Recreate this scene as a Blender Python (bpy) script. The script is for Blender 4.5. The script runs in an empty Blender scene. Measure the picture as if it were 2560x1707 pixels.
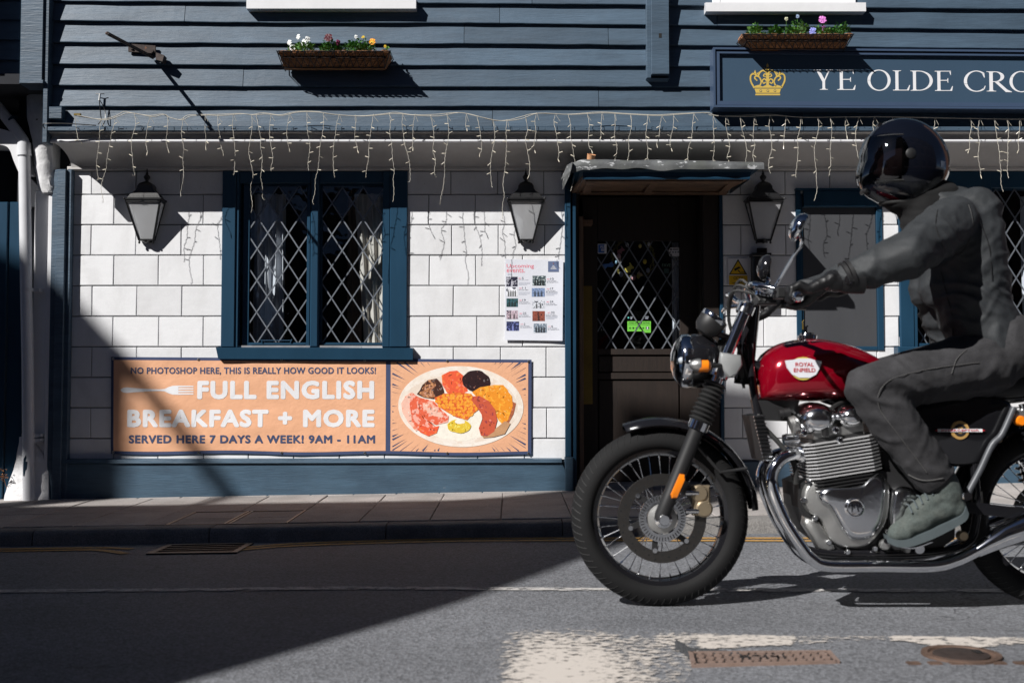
import bpy, math, random
from mathutils import Vector, Matrix, noise
R = random.Random(7)
rad = math.radians
sc = bpy.context.scene
C = sc.collection

# ---------------------------------------------------------------- camera
CAMY, CAMZ = -7.5, 0.758
FPX = 2844.4
PITCH = math.atan(129 / FPX)
cam_d = bpy.data.cameras.new('camera')
cam_d.lens = 40.0; cam_d.sensor_width = 36.0; cam_d.clip_start = 0.05; cam_d.clip_end = 900
cam_d.dof.use_dof = True; cam_d.dof.focus_distance = 7.3; cam_d.dof.aperture_fstop = 4.0
cam = bpy.data.objects.new('camera', cam_d); C.objects.link(cam)
cam.location = (0, CAMY, CAMZ); cam.rotation_euler = (rad(90) + PITCH, 0, 0)
sc.camera = cam

# ---------------------------------------------------------------- sun, sky, exposure
SA, SB = 1.08, 1.15            # the light travels (SA, 1, -SB)
sun_dir = Vector((SA, 1, -SB)).normalized()
sun_el = math.asin(-sun_dir.z)
sd = bpy.data.lights.new('sun', 'SUN'); sd.energy = 5.0; sd.angle = rad(0.42); sd.color = (1.0, 0.975, 0.945)
sun = bpy.data.objects.new('sun', sd); C.objects.link(sun)
sun.rotation_euler = sun_dir.to_track_quat('-Z', 'Y').to_euler(); sun.location = (-8, -8, 9)
w = bpy.data.worlds.new('World'); sc.world = w; w.use_nodes = True
nt = w.node_tree; nt.nodes.clear()
sky = nt.nodes.new('ShaderNodeTexSky'); sky.sky_type = 'NISHITA'; sky.sun_disc = False
sky.sun_elevation = sun_el; sky.sun_rotation = math.atan2(-SA, -1) % (2 * math.pi)
sky.air_density = 0.25; sky.dust_density = 0.1; sky.ozone_density = 1.5
bg = nt.nodes.new('ShaderNodeBackground'); bg.inputs[1].default_value = 0.05
wo = nt.nodes.new('ShaderNodeOutputWorld')
nt.links.new(sky.outputs[0], bg.inputs[0]); nt.links.new(bg.outputs[0], wo.inputs[0])
sc.view_settings.view_transform = 'Standard'; sc.view_settings.look = 'None'
sc.view_settings.gamma = 1.0; sc.view_settings.use_curve_mapping = False
sc.view_settings.exposure = 0.28
sc.render.engine = 'CYCLES'
sc.cycles.max_bounces = 8; sc.cycles.transparent_max_bounces = 16
sc.cycles.caustics_reflective = False; sc.cycles.caustics_refractive = False

# ---------------------------------------------------------------- measuring: photo pixel -> point on the plane y = Y
_ct, _st = math.cos(PITCH), math.sin(PITCH)
def W(px, py, Y=0.0):
    u, v = px - 1280.0, 853.5 - py
    dy = FPX * _ct - v * _st; dz = FPX * _st + v * _ct
    t = (Y - CAMY) / dy
    return (u * t, Y, CAMZ + dz * t)
def WX(px, py, Y=0.0): return W(px, py, Y)[0]
def WZ(py, Y=0.0, px=1280): return W(px, py, Y)[2]
def sm(a, b, x):
    t = max(0.0, min(1.0, (x - a) / (b - a))); return t * t * (3 - 2 * t)
def road_z(x, y):
    k = sm(-3.3, -1.6, y)
    g = 0.002 + 0.0147 * k
    return max(-4.5, min(4.5, x)) * g + 0.015 * k
def pave_z(x, y):
    t = max(0.0, min(1.0, (y + 1.6) / 1.6))
    return 0.0925 + 0.027 * t + 0.0167 * max(-4.5, min(4.5, x))
def G(px, py, f=road_z):
    z = 0.0
    for _ in range(12):
        u, v = px - 1280.0, 853.5 - py
        dy = FPX * _ct - v * _st; dz = FPX * _st + v * _ct
        t = (z - CAMZ) / dz
        x, y = u * t, CAMY + dy * t
        z = f(x, y)
    return (x, y, z)

# ---------------------------------------------------------------- objects
ORG = {}
def thing(name, label, cat, loc=(0, 0, 0), group=None):
    o = bpy.data.objects.new(name, None); C.objects.link(o); o.location = loc
    o['label'] = label; o['category'] = cat
    if group: o['group'] = group
    o.empty_display_size = 0.1
    ORG[o.name] = Vector(loc)
    return o
def tag(o, label=None, cat=None, group=None, kind=None):
    if label: o['label'] = label
    if cat: o['category'] = cat
    if group: o['group'] = group
    if kind: o['kind'] = kind
    return o
def put(name, me, parent=None, loc=None):
    """link mesh; loc = world location of its local origin"""
    o = bpy.data.objects.new(name, me); C.objects.link(o)
    l = Vector(loc) if loc is not None else Vector((0, 0, 0))
    ORG[o.name] = l.copy()
    if parent is not None:
        o.parent = parent; o.location = l - ORG[parent.name]
    else:
        o.location = l
    return o

class MB:
    def __init__(s): s.v = []; s.f = []
    def add(s, vs, fs):
        n = len(s.v); s.v += [tuple(p) for p in vs]; s.f += [tuple(n + i for i in f) for f in fs]; return s
    def box(s, x0, x1, y0, y1, z0, z1, ch=0.0):
        if ch <= 0:
            v = [(x0,y0,z0),(x1,y0,z0),(x1,y1,z0),(x0,y1,z0),(x0,y0,z1),(x1,y0,z1),(x1,y1,z1),(x0,y1,z1)]
            return s.add(v, [(0,3,2,1),(4,5,6,7),(0,1,5,4),(1,2,6,5),(2,3,7,6),(3,0,4,7)])
        c = min(ch, (x1-x0)/2.2, (z1-z0)/2.2)   # chamfer round the front (low y) face
        v = [(x0+c,y0,z0+c),(x1-c,y0,z0+c),(x1-c,y0,z1-c),(x0+c,y0,z1-c),
             (x0,y0+c,z0),(x1,y0+c,z0),(x1,y0+c,z1),(x0,y0+c,z1),
             (x0,y1,z0),(x1,y1,z0),(x1,y1,z1),(x0,y1,z1)]
        f = [(0,1,2,3)]
        for a in (0, 4):
            for i in range(4):
                j = (i+1) % 4; f.append((a+j, a+i, a+4+i, a+4+j))
        f.append((11,10,9,8))
        return s.add(v, f)
    def hexa(s, p):   # 8 points like box order
        return s.add(p, [(0,3,2,1),(4,5,6,7),(0,1,5,4),(1,2,6,5),(2,3,7,6),(3,0,4,7)])
    def bar(s, a, b, w, d, up=(0, 1, 0)):
        a, b, up = Vector(a), Vector(b), Vector(up)
        t = (b-a).normalized(); n = t.cross(up)
        if n.length < 1e-6: n = t.cross(Vector((1,0,0)))
        n.normalize(); m = n.cross(t).normalized()
        n, m = n*w/2, m*d/2
        v = [a-n-m, a+n-m, a+n+m, a-n+m, b-n-m, b+n-m, b+n+m, b-n+m]
        return s.hexa(v)
    def tube(s, path, r, seg=8, cap=True):
        P = [Vector(p) for p in path]; n = len(P)
        rr = r if isinstance(r, (list, tuple)) else [r]*n
        base = len(s.v); prev = None
        for i, p in enumerate(P):
            t = (P[min(i+1, n-1)] - P[max(i-1, 0)])
            t = t.normalized() if t.length > 1e-9 else Vector((0,0,1))
            if prev is None:
                a = Vector((0,0,1)) if abs(t.z) < .9 else Vector((1,0,0))
                u = t.cross(a).normalized()
            else:
                u = (prev - t*prev.dot(t)); u = u.normalized() if u.length > 1e-6 else t.orthogonal().normalized()
            prev = u; vv = t.cross(u)
            for k in range(seg):
                an = 2*math.pi*k/seg
                s.v.append(tuple(p + (u*math.cos(an) + vv*math.sin(an))*rr[i]))
        for i in range(n-1):
            for k in range(seg):
                k2 = (k+1) % seg
                s.f.append((base+i*seg+k, base+i*seg+k2, base+(i+1)*seg+k2, base+(i+1)*seg+k))
        if cap:
            s.f.append(tuple(base+k for k in range(seg))[::-1]); s.f.append(tuple(base+(n-1)*seg+k for k in range(seg)))
        return s
    def lathe(s, prof, c, axis=(0,0,1), seg=24, a0=0.0, a1=2*math.pi):
        """prof: (radius, height along axis)"""
        c = Vector(c); ax = Vector(axis).normalized(); u = ax.orthogonal().normalized(); vv = ax.cross(u)
        base = len(s.v); m = len(prof); full = abs(a1-a0-2*math.pi) < 1e-6
        ns = seg if full else seg+1
        for k in range(ns):
            an = a0 + (a1-a0)*k/seg
            d = u*math.cos(an)+vv*math.sin(an)
            for r, h in prof: s.v.append(tuple(c + ax*h + d*r))
        for k in range(seg):
            k2 = (k+1) % ns
            for i in range(m-1):
                s.f.append((base+k*m+i, base+k2*m+i, base+k2*m+i+1, base+k*m+i+1))
        return s
    def sphere(s, c, r, sx=1, sy=1, sz=1, seg=12, rings=8):
        base = len(s.v)
        for i in range(rings+1):
            th = math.pi*i/rings
            for k in range(seg):
                an = 2*math.pi*k/seg
                s.v.append((c[0]+r*sx*math.sin(th)*math.cos(an), c[1]+r*sy*math.sin(th)*math.sin(an), c[2]+r*sz*math.cos(th)))
        for i in range(rings):
            for k in range(seg):
                k2 = (k+1) % seg
                s.f.append((base+i*seg+k, base+(i+1)*seg+k, base+(i+1)*seg+k2, base+i*seg+k2))
        return s
    def prism(s, poly, y0, y1):      # poly in (x,z), front y0, back y1
        n = len(poly)
        v = [(x,y0,z) for x,z in poly] + [(x,y1,z) for x,z in poly]
        f = [tuple(range(n)), tuple(range(n, 2*n))[::-1]]
        for i in range(n):
            j = (i+1) % n; f.append((j, i, n+i, n+j))
        return s.add(v, f)
    def pillow(s, poly, y0, y1, ins=0.02, steps=4):
        """rounded plate: poly (x,z); y0 = front crown, y1 = back"""
        n = len(poly); cx = sum(p[0] for p in poly)/n; cz = sum(p[1] for p in poly)/n
        rm = sum(math.hypot(p[0]-cx, p[1]-cz) for p in poly)/n
        base = len(s.v)
        for x, z in poly: s.v.append((x, y1, z))
        for k in range(steps+1):
            a = math.pi/2*k/steps
            sc_ = 1 - ins*(1-math.cos(a))/rm
            y = y1 + (y0-y1)*(0.15 + 0.85*math.sin(a))
            for x, z in poly: s.v.append((cx+(x-cx)*sc_, y, cz+(z-cz)*sc_))
        R_ = steps+2
        for r in range(R_-1):
            for i in range(n):
                j = (i+1) % n
                s.f.append((base+r*n+i, base+r*n+j, base+(r+1)*n+j, base+(r+1)*n+i))
        s.v.append((cx, y0+(y0-y1)*0.04, cz)); ci = len(s.v)-1
        for i in range(n): s.f.append((base+(R_-1)*n+i, base+(R_-1)*n+(i+1) % n, ci))
        s.f.append(tuple(base+i for i in range(n))[::-1])
        return s
    def mesh(s, m, smooth=False, org=(0,0,0), name='m'):
        me = bpy.data.meshes.new(name)
        ox, oy, oz = org
        me.from_pydata([(x-ox, y-oy, z-oz) for x, y, z in s.v], [], s.f)
        import bmesh
        bm = bmesh.new(); bm.from_mesh(me); bmesh.ops.recalc_face_normals(bm, faces=bm.faces); bm.to_mesh(me); bm.free()
        if smooth:
            for p in me.polygons: p.use_smooth = True
            if smooth != 'all':
                try: me.set_sharp_from_angle(angle=rad(40 if smooth is True else smooth))
                except Exception: pass
        if m is not None: me.materials.append(m)
        me.update(); return me
    def build(s, name, m, parent=None, smooth=False, loc=None):
        l = Vector(loc) if loc is not None else (ORG[parent.name] if parent is not None else Vector((0,0,0)))
        return put(name, s.mesh(m, smooth, tuple(l), name), parent, l)

def spline(pts, n=6):
    """Catmull-Rom through points of any dimension"""
    P = [tuple(p) for p in pts]; P = [P[0]] + P + [P[-1]]; out = []
    for i in range(1, len(P)-2):
        for k in range(n):
            t = k/n; a, b, c, d = P[i-1], P[i], P[i+1], P[i+2]
            out.append(tuple(0.5*((2*b[j]) + (-a[j]+c[j])*t + (2*a[j]-5*b[j]+4*c[j]-d[j])*t*t + (-a[j]+3*b[j]-3*c[j]+d[j])*t**3) for j in range(len(b))))
    out.append(P[-2]); return out
def lerp_list(tab, x):
    if x <= tab[0][0]: return tab[0][1]
    for (a, b), (c, d) in zip(tab, tab[1:]):
        if x <= c: return b + (d-b)*(x-a)/(c-a)
    return tab[-1][1]

# ---------------------------------------------------------------- materials
def s2l(c):
    return tuple((x/255/12.92 if x/255 <= .04045 else ((x/255+.055)/1.055)**2.4) for x in c)
MATS = {}
def mat(name, col, rough=.6, metal=0., var=.12, vs=4., st=(1,1,1), bump=0., bs=60., bst=None, ovar=0., chips=None, spec=.5, coat=0., fine=None, dirt=None, sheen=0.):
    """col linear rgb. var: +- value by noise of scale vs stretched by st. chips=(colour, scale, threshold, stretch). dirt=(colour, scale, amount)"""
    m = bpy.data.materials.new(name); m.use_nodes = True; MATS[name] = m
    n = m.node_tree.nodes; l = m.node_tree.links
    b = n['Principled BSDF']
    b.inputs['Roughness'].default_value = rough; b.inputs['Metallic'].default_value = metal
    b.inputs['Specular IOR Level'].default_value = spec
    if coat: b.inputs['Coat Weight'].default_value = coat; b.inputs['Coat Roughness'].default_value = .04
    if sheen: b.inputs['Sheen Weight'].default_value = sheen
    tc = n.new('ShaderNodeTexCoord')
    oi = n.new('ShaderNodeObjectInfo')
    offs = n.new('ShaderNodeVectorMath'); offs.operation = 'MULTIPLY_ADD'
    cmb = n.new('ShaderNodeCombineXYZ')
    for i in range(3): l.new(oi.outputs['Random'], cmb.inputs[i])
    offs.inputs[1].default_value = (17.3, 5.1, 9.7)
    l.new(cmb.outputs[0], offs.inputs[0]); l.new(tc.outputs['Object'], offs.inputs[2])
    def nz(scale, stretch, detail=4., ro=.6):
        mp = n.new('ShaderNodeMapping'); mp.inputs['Scale'].default_value = stretch
        l.new(offs.outputs[0], mp.inputs[0])
        t = n.new('ShaderNodeTexNoise'); t.inputs['Scale'].default_value = scale; t.inputs['Detail'].default_value = detail
        t.inputs['Roughness'].default_value = ro
        l.new(mp.outputs[0], t.inputs['Vector']); return t.outputs['Fac']
    def mr(src, a, b_, c, d):
        q = n.new('ShaderNodeMapRange'); q.inputs[1].default_value = a; q.inputs[2].default_value = b_
        q.inputs[3].default_value = c; q.inputs[4].default_value = d; l.new(src, q.inputs[0]); return q.outputs[0]
    def mulv(a, b_):
        q = n.new('ShaderNodeMath'); q.operation = 'MULTIPLY'; l.new(a, q.inputs[0]); l.new(b_, q.inputs[1]); return q.outputs[0]
    val = mr(nz(vs, st), .25, .75, 1-var, 1+var)
    if fine: val = mulv(val, mr(nz(fine[0], fine[2] if len(fine) > 2 else (1,1,1), 2.), .3, .7, 1-fine[1], 1+fine[1]))
    if ovar: val = mulv(val, mr(oi.outputs['Random'], 0, 1, 1-ovar, 1+ovar))
    vm = n.new('ShaderNodeVectorMath'); vm.operation = 'SCALE'; vm.inputs[0].default_value = col
    l.new(val, vm.inputs['Scale']); colout = vm.outputs[0]
    def mixc(fac, c2, src):
        q = n.new('ShaderNodeMix'); q.data_type = 'RGBA'; l.new(fac, q.inputs[0]); l.new(src, q.inputs[6]); q.inputs[7].default_value = (*c2, 1); return q.outputs[2]
    if dirt: colout = mixc(mr(nz(dirt[1], dirt[3] if len(dirt) > 3 else (1,1,1), 6., .65), .45, .75, 0, dirt[2]), dirt[0], colout)
    if chips: colout = mixc(mr(nz(chips[1], chips[3] if len(chips) > 3 else (1,1,1), 5.), chips[2], chips[2]+.02, 0, 1), chips[0], colout)
    l.new(colout, b.inputs['Base Color'])
    if bump:
        bp = n.new('ShaderNodeBump'); bp.inputs['Strength'].default_value = 1.0; bp.inputs['Distance'].default_value = bump
        l.new(nz(bs, bst or st, 5.), bp.inputs['Height']); l.new(bp.outputs[0], b.inputs['Normal'])
    return m
WHITE = (.80, .80, .82)
M_block = mat('white_painted_block', (.78,.785,.80), .55, var=.03, vs=3, bump=.0016, bs=14, bst=(1,1,1.5), ovar=.04, fine=(160,.03), chips=((.35,.33,.30), 38, .735, (1,1,1.6)), dirt=((.40,.39,.38), 3.5, .30, (1.6,1,.7)))
M_joint = mat('joint_mortar', (.26,.26,.27), .9, var=.2, vs=20)
M_board = mat('slate_blue_board', (.060,.097,.140), .50, var=.22, vs=5, st=(.4,1,3), bump=.0024, bs=20, bst=(.5,1,5), ovar=.15, fine=(70,.10,(.15,1,3)), chips=((.35,.37,.38), 45, .76, (.35,1,1.3)), dirt=((.035,.055,.08), 4, .6, (.5,1,2.5)))
M_plinth = mat('worn_blue_plinth', (.048,.092,.138), .5, var=.2, vs=5, st=(.5,1,4), bump=.0018, bs=30, bst=(.4,1,4), fine=(80,.12,(.15,1,3)), chips=((.38,.38,.36), 26, .70, (.25,1,1.5)), dirt=((.02,.04,.07), 3, .5))
M_blue = mat('window_blue', (.014,.049,.090), .36, spec=.3, var=.1, vs=8, st=(1,1,.3), bump=.0006, bs=30, chips=((.5,.52,.52), 40, .765), ovar=.03)
M_blued = mat('dark_navy_trim', (.008,.028,.052), .4, var=.1, vs=8, bump=.0005, bs=30)
M_sign = mat('sign_blue', (.042,.078,.125), .42, var=.05, vs=3, bump=.0003, bs=40)
M_signf = mat('sign_frame_blue', (.050,.080,.140), .4, var=.06, vs=6, chips=((.6,.6,.6), 60, .78))
M_white = mat('white_gloss_paint', WHITE, .35, var=.03, vs=5, bump=.0006, bs=25, chips=((.2,.18,.16), 30, .74), dirt=((.4,.4,.4), 6, .12))
M_cove = mat('cove_plaster', (.62,.60,.58), .8, var=.06, vs=2, bump=.001, bs=14, dirt=((.2,.19,.18), 4, .3))
M_render = mat('rough_white_render', (.74,.74,.75), .8, var=.05, vs=6, bump=.006, bs=28, chips=((.12,.10,.08), 16, .70), dirt=((.3,.29,.28), 7, .3))
M_pipe = mat('white_pipe', (.70,.71,.74), .4, var=.04, vs=4, chips=((.12,.12,.13), 14, .76), dirt=((.3,.3,.3), 8, .2))
M_lead = mat('grey_lead_sheet', (.12,.125,.13), .6, metal=.2, var=.5, vs=14, bump=.003, bs=18, dirt=((.05,.055,.03), 7, .7), chips=((.45,.46,.47), 26, .60, (.6,1,1.5)))
M_leadbar = mat('lead_came', (.19,.21,.24), .45, metal=.5, var=.2, vs=60, bump=.0006, bs=200)
M_door = mat('dark_stained_oak', (.017,.010,.007), .6, var=.3, vs=8, st=(6,1,.6), bump=.0008, bs=30, bst=(8,1,.5), fine=(90,.2,(6,1,.4)))
M_wood = mat('weathered_brown_wood', (.16,.10,.065), .75, var=.3, vs=10, st=(6,1,.5), bump=.001, bs=30, bst=(6,1,.5))
M_soff = mat('soffit_timber', (.12,.065,.035), .8, var=.5, vs=12, st=(.6,2,1), bump=.002, bs=18, dirt=((.02,.015,.012), 5, .8))
M_black = mat('black_iron_paint', (.012,.012,.013), .35, var=.1, vs=10, bump=.0004, bs=80)
M_rust = mat('rusty_iron', (.045,.032,.028), .7, metal=.3, var=.4, vs=30, bump=.001, bs=60, chips=((.16,.07,.035), 22, .62))
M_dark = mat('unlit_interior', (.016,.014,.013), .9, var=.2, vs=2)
M_grey = mat('grey_boarded_window', (.058,.060,.066), .55, var=.12, vs=4, st=(1,1,.3), bump=.0004, bs=40)
M_curt = mat('cream_curtain', (.62,.58,.52), .9, var=.06, vs=6, st=(3,1,.3))
M_curt2 = mat('net_curtain', (.62,.64,.68), .9, var=.15, vs=6, st=(5,1,.3))
M_brass = mat('brass_plate', (.24,.17,.045), .4, metal=.6, var=.2, vs=9)
M_coir = mat('coir_liner', (.42,.19,.085), .95, var=.45, vs=30, bump=.010, bs=70, fine=(160,.35))
M_wire = mat('cream_wire', (.52,.49,.42), .6, var=.1, vs=60)
M_bulb = mat('clear_led_cap', (.78,.72,.58), .3, var=.05, vs=50)
M_orange = mat('orange_vinyl', (.82,.44,.26), .45, var=.03, vs=3, bump=.006, bs=4, bst=(1.6,1,2.0))
M_navy = mat('navy_print', (.055,.075,.155), .45, var=.04, vs=5)
M_vwhite = mat('white_print', (.80,.80,.82), .45, var=.02, vs=5)
M_paper = mat('laminated_poster', (.72,.735,.80), .30, var=.03, vs=3, bump=.003, bs=5)
M_gold = mat('gold_paint', (.62,.44,.10), .4, var=.05, vs=8)
M_silver = mat('eyelet_metal', (.7,.7,.68), .3, metal=1, var=.05)
M_slab = mat('paving_slab', (.335,.31,.295), .85, var=.16, vs=3, bump=.0022, bs=90, ovar=.10, fine=(120,.22), dirt=((.10,.095,.09), 2.5, .5))
M_kerb = mat('kerb_concrete', (.21,.20,.19), .9, var=.2, vs=6, bump=.005, bs=60, ovar=.08, fine=(150,.3), dirt=((.07,.07,.07), 5, .6))
M_iron = mat('cast_iron_cover', (.30,.215,.18), .6, metal=.3, var=.3, vs=20, bump=.001, bs=60, dirt=((.30,.20,.15), 14, .6))
M_irond = mat('dark_cast_iron', (.03,.028,.028), .5, metal=.4, var=.3, vs=20, bump=.001, bs=60)
def glass(name, tint=(.9,.93,.95), refl=.10, rough=.02, haze=0., hazec=(.7,.72,.75)):
    m = bpy.data.materials.new(name); m.use_nodes = True
    n = m.node_tree.nodes; l = m.node_tree.links; n.clear()
    o = n.new('ShaderNodeOutputMaterial'); t = n.new('ShaderNodeBsdfTransparent'); t.inputs[0].default_value = (*tint, 1)
    g = n.new('ShaderNodeBsdfGlossy'); g.inputs['Roughness'].default_value = rough
    tcn = n.new('ShaderNodeTexCoord'); nn = n.new('ShaderNodeTexNoise'); nn.inputs['Scale'].default_value = 9
    bpn = n.new('ShaderNodeBump'); bpn.inputs['Distance'].default_value = .002
    l.new(tcn.outputs['Object'], nn.inputs['Vector']); l.new(nn.outputs[0], bpn.inputs['Height']); l.new(bpn.outputs[0], g.inputs['Normal'])
    fr = n.new('ShaderNodeFresnel'); fr.inputs[0].default_value = 1.5
    ml = n.new('ShaderNodeMath'); ml.operation = 'MULTIPLY'; ml.inputs[1].default_value = refl/.04; ml.use_clamp = True
    l.new(fr.outputs[0], ml.inputs[0])
    x = n.new('ShaderNodeMixShader'); l.new(ml.outputs[0], x.inputs[0]); l.new(t.outputs[0], x.inputs[1]); l.new(g.outputs[0], x.inputs[2])
    out = x.outputs[0]
    if haze:
        d = n.new('ShaderNodeBsdfDiffuse'); d.inputs[0].default_value = (*hazec, 1)
        tl = n.new('ShaderNodeBsdfTranslucent'); tl.inputs[0].default_value = (*hazec, 1)
        y0 = n.new('ShaderNodeMixShader'); y0.inputs[0].default_value = .35; l.new(d.outputs[0], y0.inputs[1]); l.new(tl.outputs[0], y0.inputs[2])
        y = n.new('ShaderNodeMixShader'); y.inputs[0].default_value = haze; l.new(out, y.inputs[1]); l.new(y0.outputs[0], y.inputs[2]); out = y.outputs[0]
    l.new(out, o.inputs[0]); return m
M_glass = glass('old_window_glass', refl=.05)
M_lglass = glass('sun_hazed_lantern_glass', refl=.06, haze=.58, hazec=(.95,.96,.98))  # frosted glass; extra white haze paints in sunlight on the back panes
M_bglass = glass('bulb_glass', refl=.08, haze=.25, hazec=(.8,.8,.8))
def flat(name, srgb, rough=.6): return mat(name, s2l(srgb), rough, var=.05, vs=12)

# asphalt with aggregate
def asphalt():
    m = bpy.data.materials.new('asphalt'); m.use_nodes = True
    n = m.node_tree.nodes; l = m.node_tree.links; b = n['Principled BSDF']
    b.inputs['Roughness'].default_value = .75; b.inputs['Specular IOR Level'].default_value = .35
    tc = n.new('ShaderNodeTexCoord')
    def nz(s, d=3., ro=.6, st=(1,1,1)):
        mp = n.new('ShaderNodeMapping'); mp.inputs['Scale'].default_value = st; l.new(tc.outputs['Object'], mp.inputs[0])
        t = n.new('ShaderNodeTexNoise'); t.inputs['Scale'].default_value = s; t.inputs['Detail'].default_value = d; t.inputs['Roughness'].default_value = ro
        l.new(mp.outputs[0], t.inputs['Vector']); return t.outputs['Fac']
    def mr(src, a, b_, c, d):
        q = n.new('ShaderNodeMapRange'); q.inputs[1].default_value = a; q.inputs[2].default_value = b_; q.inputs[3].default_value = c; q.inputs[4].default_value = d
        l.new(src, q.inputs[0]); return q.outputs[0]
    def mul(a, b_):
        q = n.new('ShaderNodeMath'); q.operation = 'MULTIPLY'; l.new(a, q.inputs[0]); l.new(b_, q.inputs[1]); return q.outputs[0]
    v = n.new('ShaderNodeTexVoronoi'); v.inputs['Scale'].default_value = 120; l.new(tc.outputs['Object'], v.inputs['Vector'])
    wn = n.new('ShaderNodeTexWhiteNoise'); l.new(v.outputs['Color'], wn.inputs['Vector'])
    stone = mr(wn.outputs['Value'], 0, 1, .62, 1.42)
    big = mr(nz(.9, 5, .6), .3, .7, .84, 1.14); streak = mr(nz(2.5, 4, .6, (.15, 2.2, 1)), .3, .7, .93, 1.07)
    fine = mr(nz(260, 2), .3, .7, .82, 1.2)
    k = mul(mul(stone, big), mul(streak, fine))
    vm = n.new('ShaderNodeVectorMath'); vm.operation = 'SCALE'; vm.inputs[0].default_value = (.158, .163, .176); l.new(k, vm.inputs['Scale'])
    mx = n.new('ShaderNodeMix'); mx.data_type = 'RGBA'
    l.new(mr(nz(1.3, 8, .7), .62, .70, 0, .35), mx.inputs[0]); l.new(vm.outputs[0], mx.inputs[6]); mx.inputs[7].default_value = (.08,.08,.088,1)
    pale = n.new('ShaderNodeMix'); pale.data_type = 'RGBA'
    l.new(mr(nz(34, 3, .6), .735, .76, 0, .7), pale.inputs[0]); l.new(mx.outputs[2], pale.inputs[6]); pale.inputs[7].default_value = (.36,.34,.31,1)
    # hairline cracks and darker patched areas
    vc = n.new('ShaderNodeTexVoronoi'); vc.feature = 'DISTANCE_TO_EDGE'; vc.inputs['Scale'].default_value = .75
    wv = n.new('ShaderNodeVectorMath'); wv.operation = 'ADD'; nn_ = n.new('ShaderNodeTexNoise'); nn_.inputs['Scale'].default_value = 6; nn_.inputs['Detail'].default_value = 4
    sc3 = n.new('ShaderNodeVectorMath'); sc3.operation = 'SCALE'; sc3.inputs['Scale'].default_value = .35
    l.new(tc.outputs['Object'], nn_.inputs['Vector']); l.new(nn_.outputs['Color'], sc3.inputs[0]); l.new(tc.outputs['Object'], wv.inputs[0]); l.new(sc3.outputs[0], wv.inputs[1]); l.new(wv.outputs[0], vc.inputs['Vector'])
    ck = mul(mr(vc.outputs['Distance'], 0, .006, 1, 0), mr(nz(.8, 2), .52, .60, 0, .8))
    crk = n.new('ShaderNodeMix'); crk.data_type = 'RGBA'; l.new(ck, crk.inputs[0]); l.new(pale.outputs[2], crk.inputs[6]); crk.inputs[7].default_value = (.03,.03,.033,1)
    l.new(crk.outputs[2], b.inputs['Base Color'])
    bp = n.new('ShaderNodeBump'); bp.inputs['Distance'].default_value = .003; bp.inputs['Strength'].default_value = .8
    l.new(mul(v.outputs['Distance'], mr(nz(200, 2), 0, 1, .2, 1.6)), bp.inputs['Height']); l.new(bp.outputs[0], b.inputs['Normal'])
    return m
M_asph = asphalt()
def worn_paint(name, col, scale, thr, st=(1,1,1), soft=.03, edge=None):
    m = bpy.data.materials.new(name); m.use_nodes = True
    n = m.node_tree.nodes; l = m.node_tree.links; b = n['Principled BSDF']; b.inputs['Base Color'].default_value = (*col, 1); b.inputs['Roughness'].default_value = .7
    tc = n.new('ShaderNodeTexCoord'); mp = n.new('ShaderNodeMapping'); mp.inputs['Scale'].default_value = st; l.new(tc.outputs['Object'], mp.inputs[0])
    t = n.new('ShaderNodeTexNoise'); t.inputs['Scale'].default_value = scale; t.inputs['Detail'].default_value = 9; t.inputs['Roughness'].default_value = .72; l.new(mp.outputs[0], t.inputs['Vector'])
    src = t.outputs['Fac']
    if edge:   # per-vertex wear weight stored on the mesh
        at = n.new('ShaderNodeAttribute'); at.attribute_name = 'wear'
        ad = n.new('ShaderNodeMath'); ad.operation = 'ADD'; l.new(src, ad.inputs[0]); l.new(at.outputs['Fac'], ad.inputs[1]); src = ad.outputs[0]
    q = n.new('ShaderNodeMapRange'); q.inputs[1].default_value = thr; q.inputs[2].default_value = thr+soft; l.new(src, q.inputs[0])
    l.new(q.outputs[0], b.inputs['Alpha']); return m
M_yline = worn_paint('worn_yellow_line', (.42,.235,.065), 30, .40)
M_wline = worn_paint('worn_white_line', (.52,.50,.48), 14, .46, (1,3,1))
M_wpatch = worn_paint('worn_white_patch', (.60,.55,.50), 30, .465, (1,2.0,1), .035, True)
# ================================================================ ground
def grid_sheet(name, xs, ys, zf, m, off=0.0):
    mb = MB()
    for y in ys:
        for x in xs: mb.v.append((x, y, zf(x, y)+off))
    nx = len(xs)
    for j in range(len(ys)-1):
        for i in range(nx-1): mb.f.append((j*nx+i, j*nx+i+1, (j+1)*nx+i+1, (j+1)*nx+i))
    return mb.build(name, m, None, True)
KY = -1.6
xs = [-300, -60, -15] + [-4.5 + .25*i for i in range(37)] + [15, 60, 300]
ys = [-300, -60, -14, -8] + [-7 + .2*i for i in range(28)] + [KY+.05]
road = tag(grid_sheet('road', xs, ys, road_z, M_asph), 'grey asphalt road with worn markings in front of the pub', kind='structure')
far = MB(); far.box(-300, 300, KY+.05, 300, -.6, -.5); tag(far.build('ground', M_asph), 'ground beneath and behind the buildings', kind='structure')
pb = MB()
def quad_sheet(mb, x0, x1, y0, y1, f, dz, th=.05, ch=0.0):
    P = [(x0,y0),(x1,y0),(x1,y1),(x0,y1)]
    mb.hexa([(x, y, f(x, y)+dz-th) for x, y in P] + [(x, y, f(x, y)+dz) for x, y in P])
pxs = [-12, -4.5] + [-4.5+i for i in range(1, 10)] + [12]
for a, b in zip(pxs, pxs[1:]): quad_sheet(pb, a, b, KY+.15, .3, pave_z, -.006, .3)
pave = tag(pb.build('pavement', mat('slab_joint', (.075,.07,.066), .95, var=.2, vs=30), None), 'narrow slab pavement along the foot of the pub wall', kind='structure')
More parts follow.
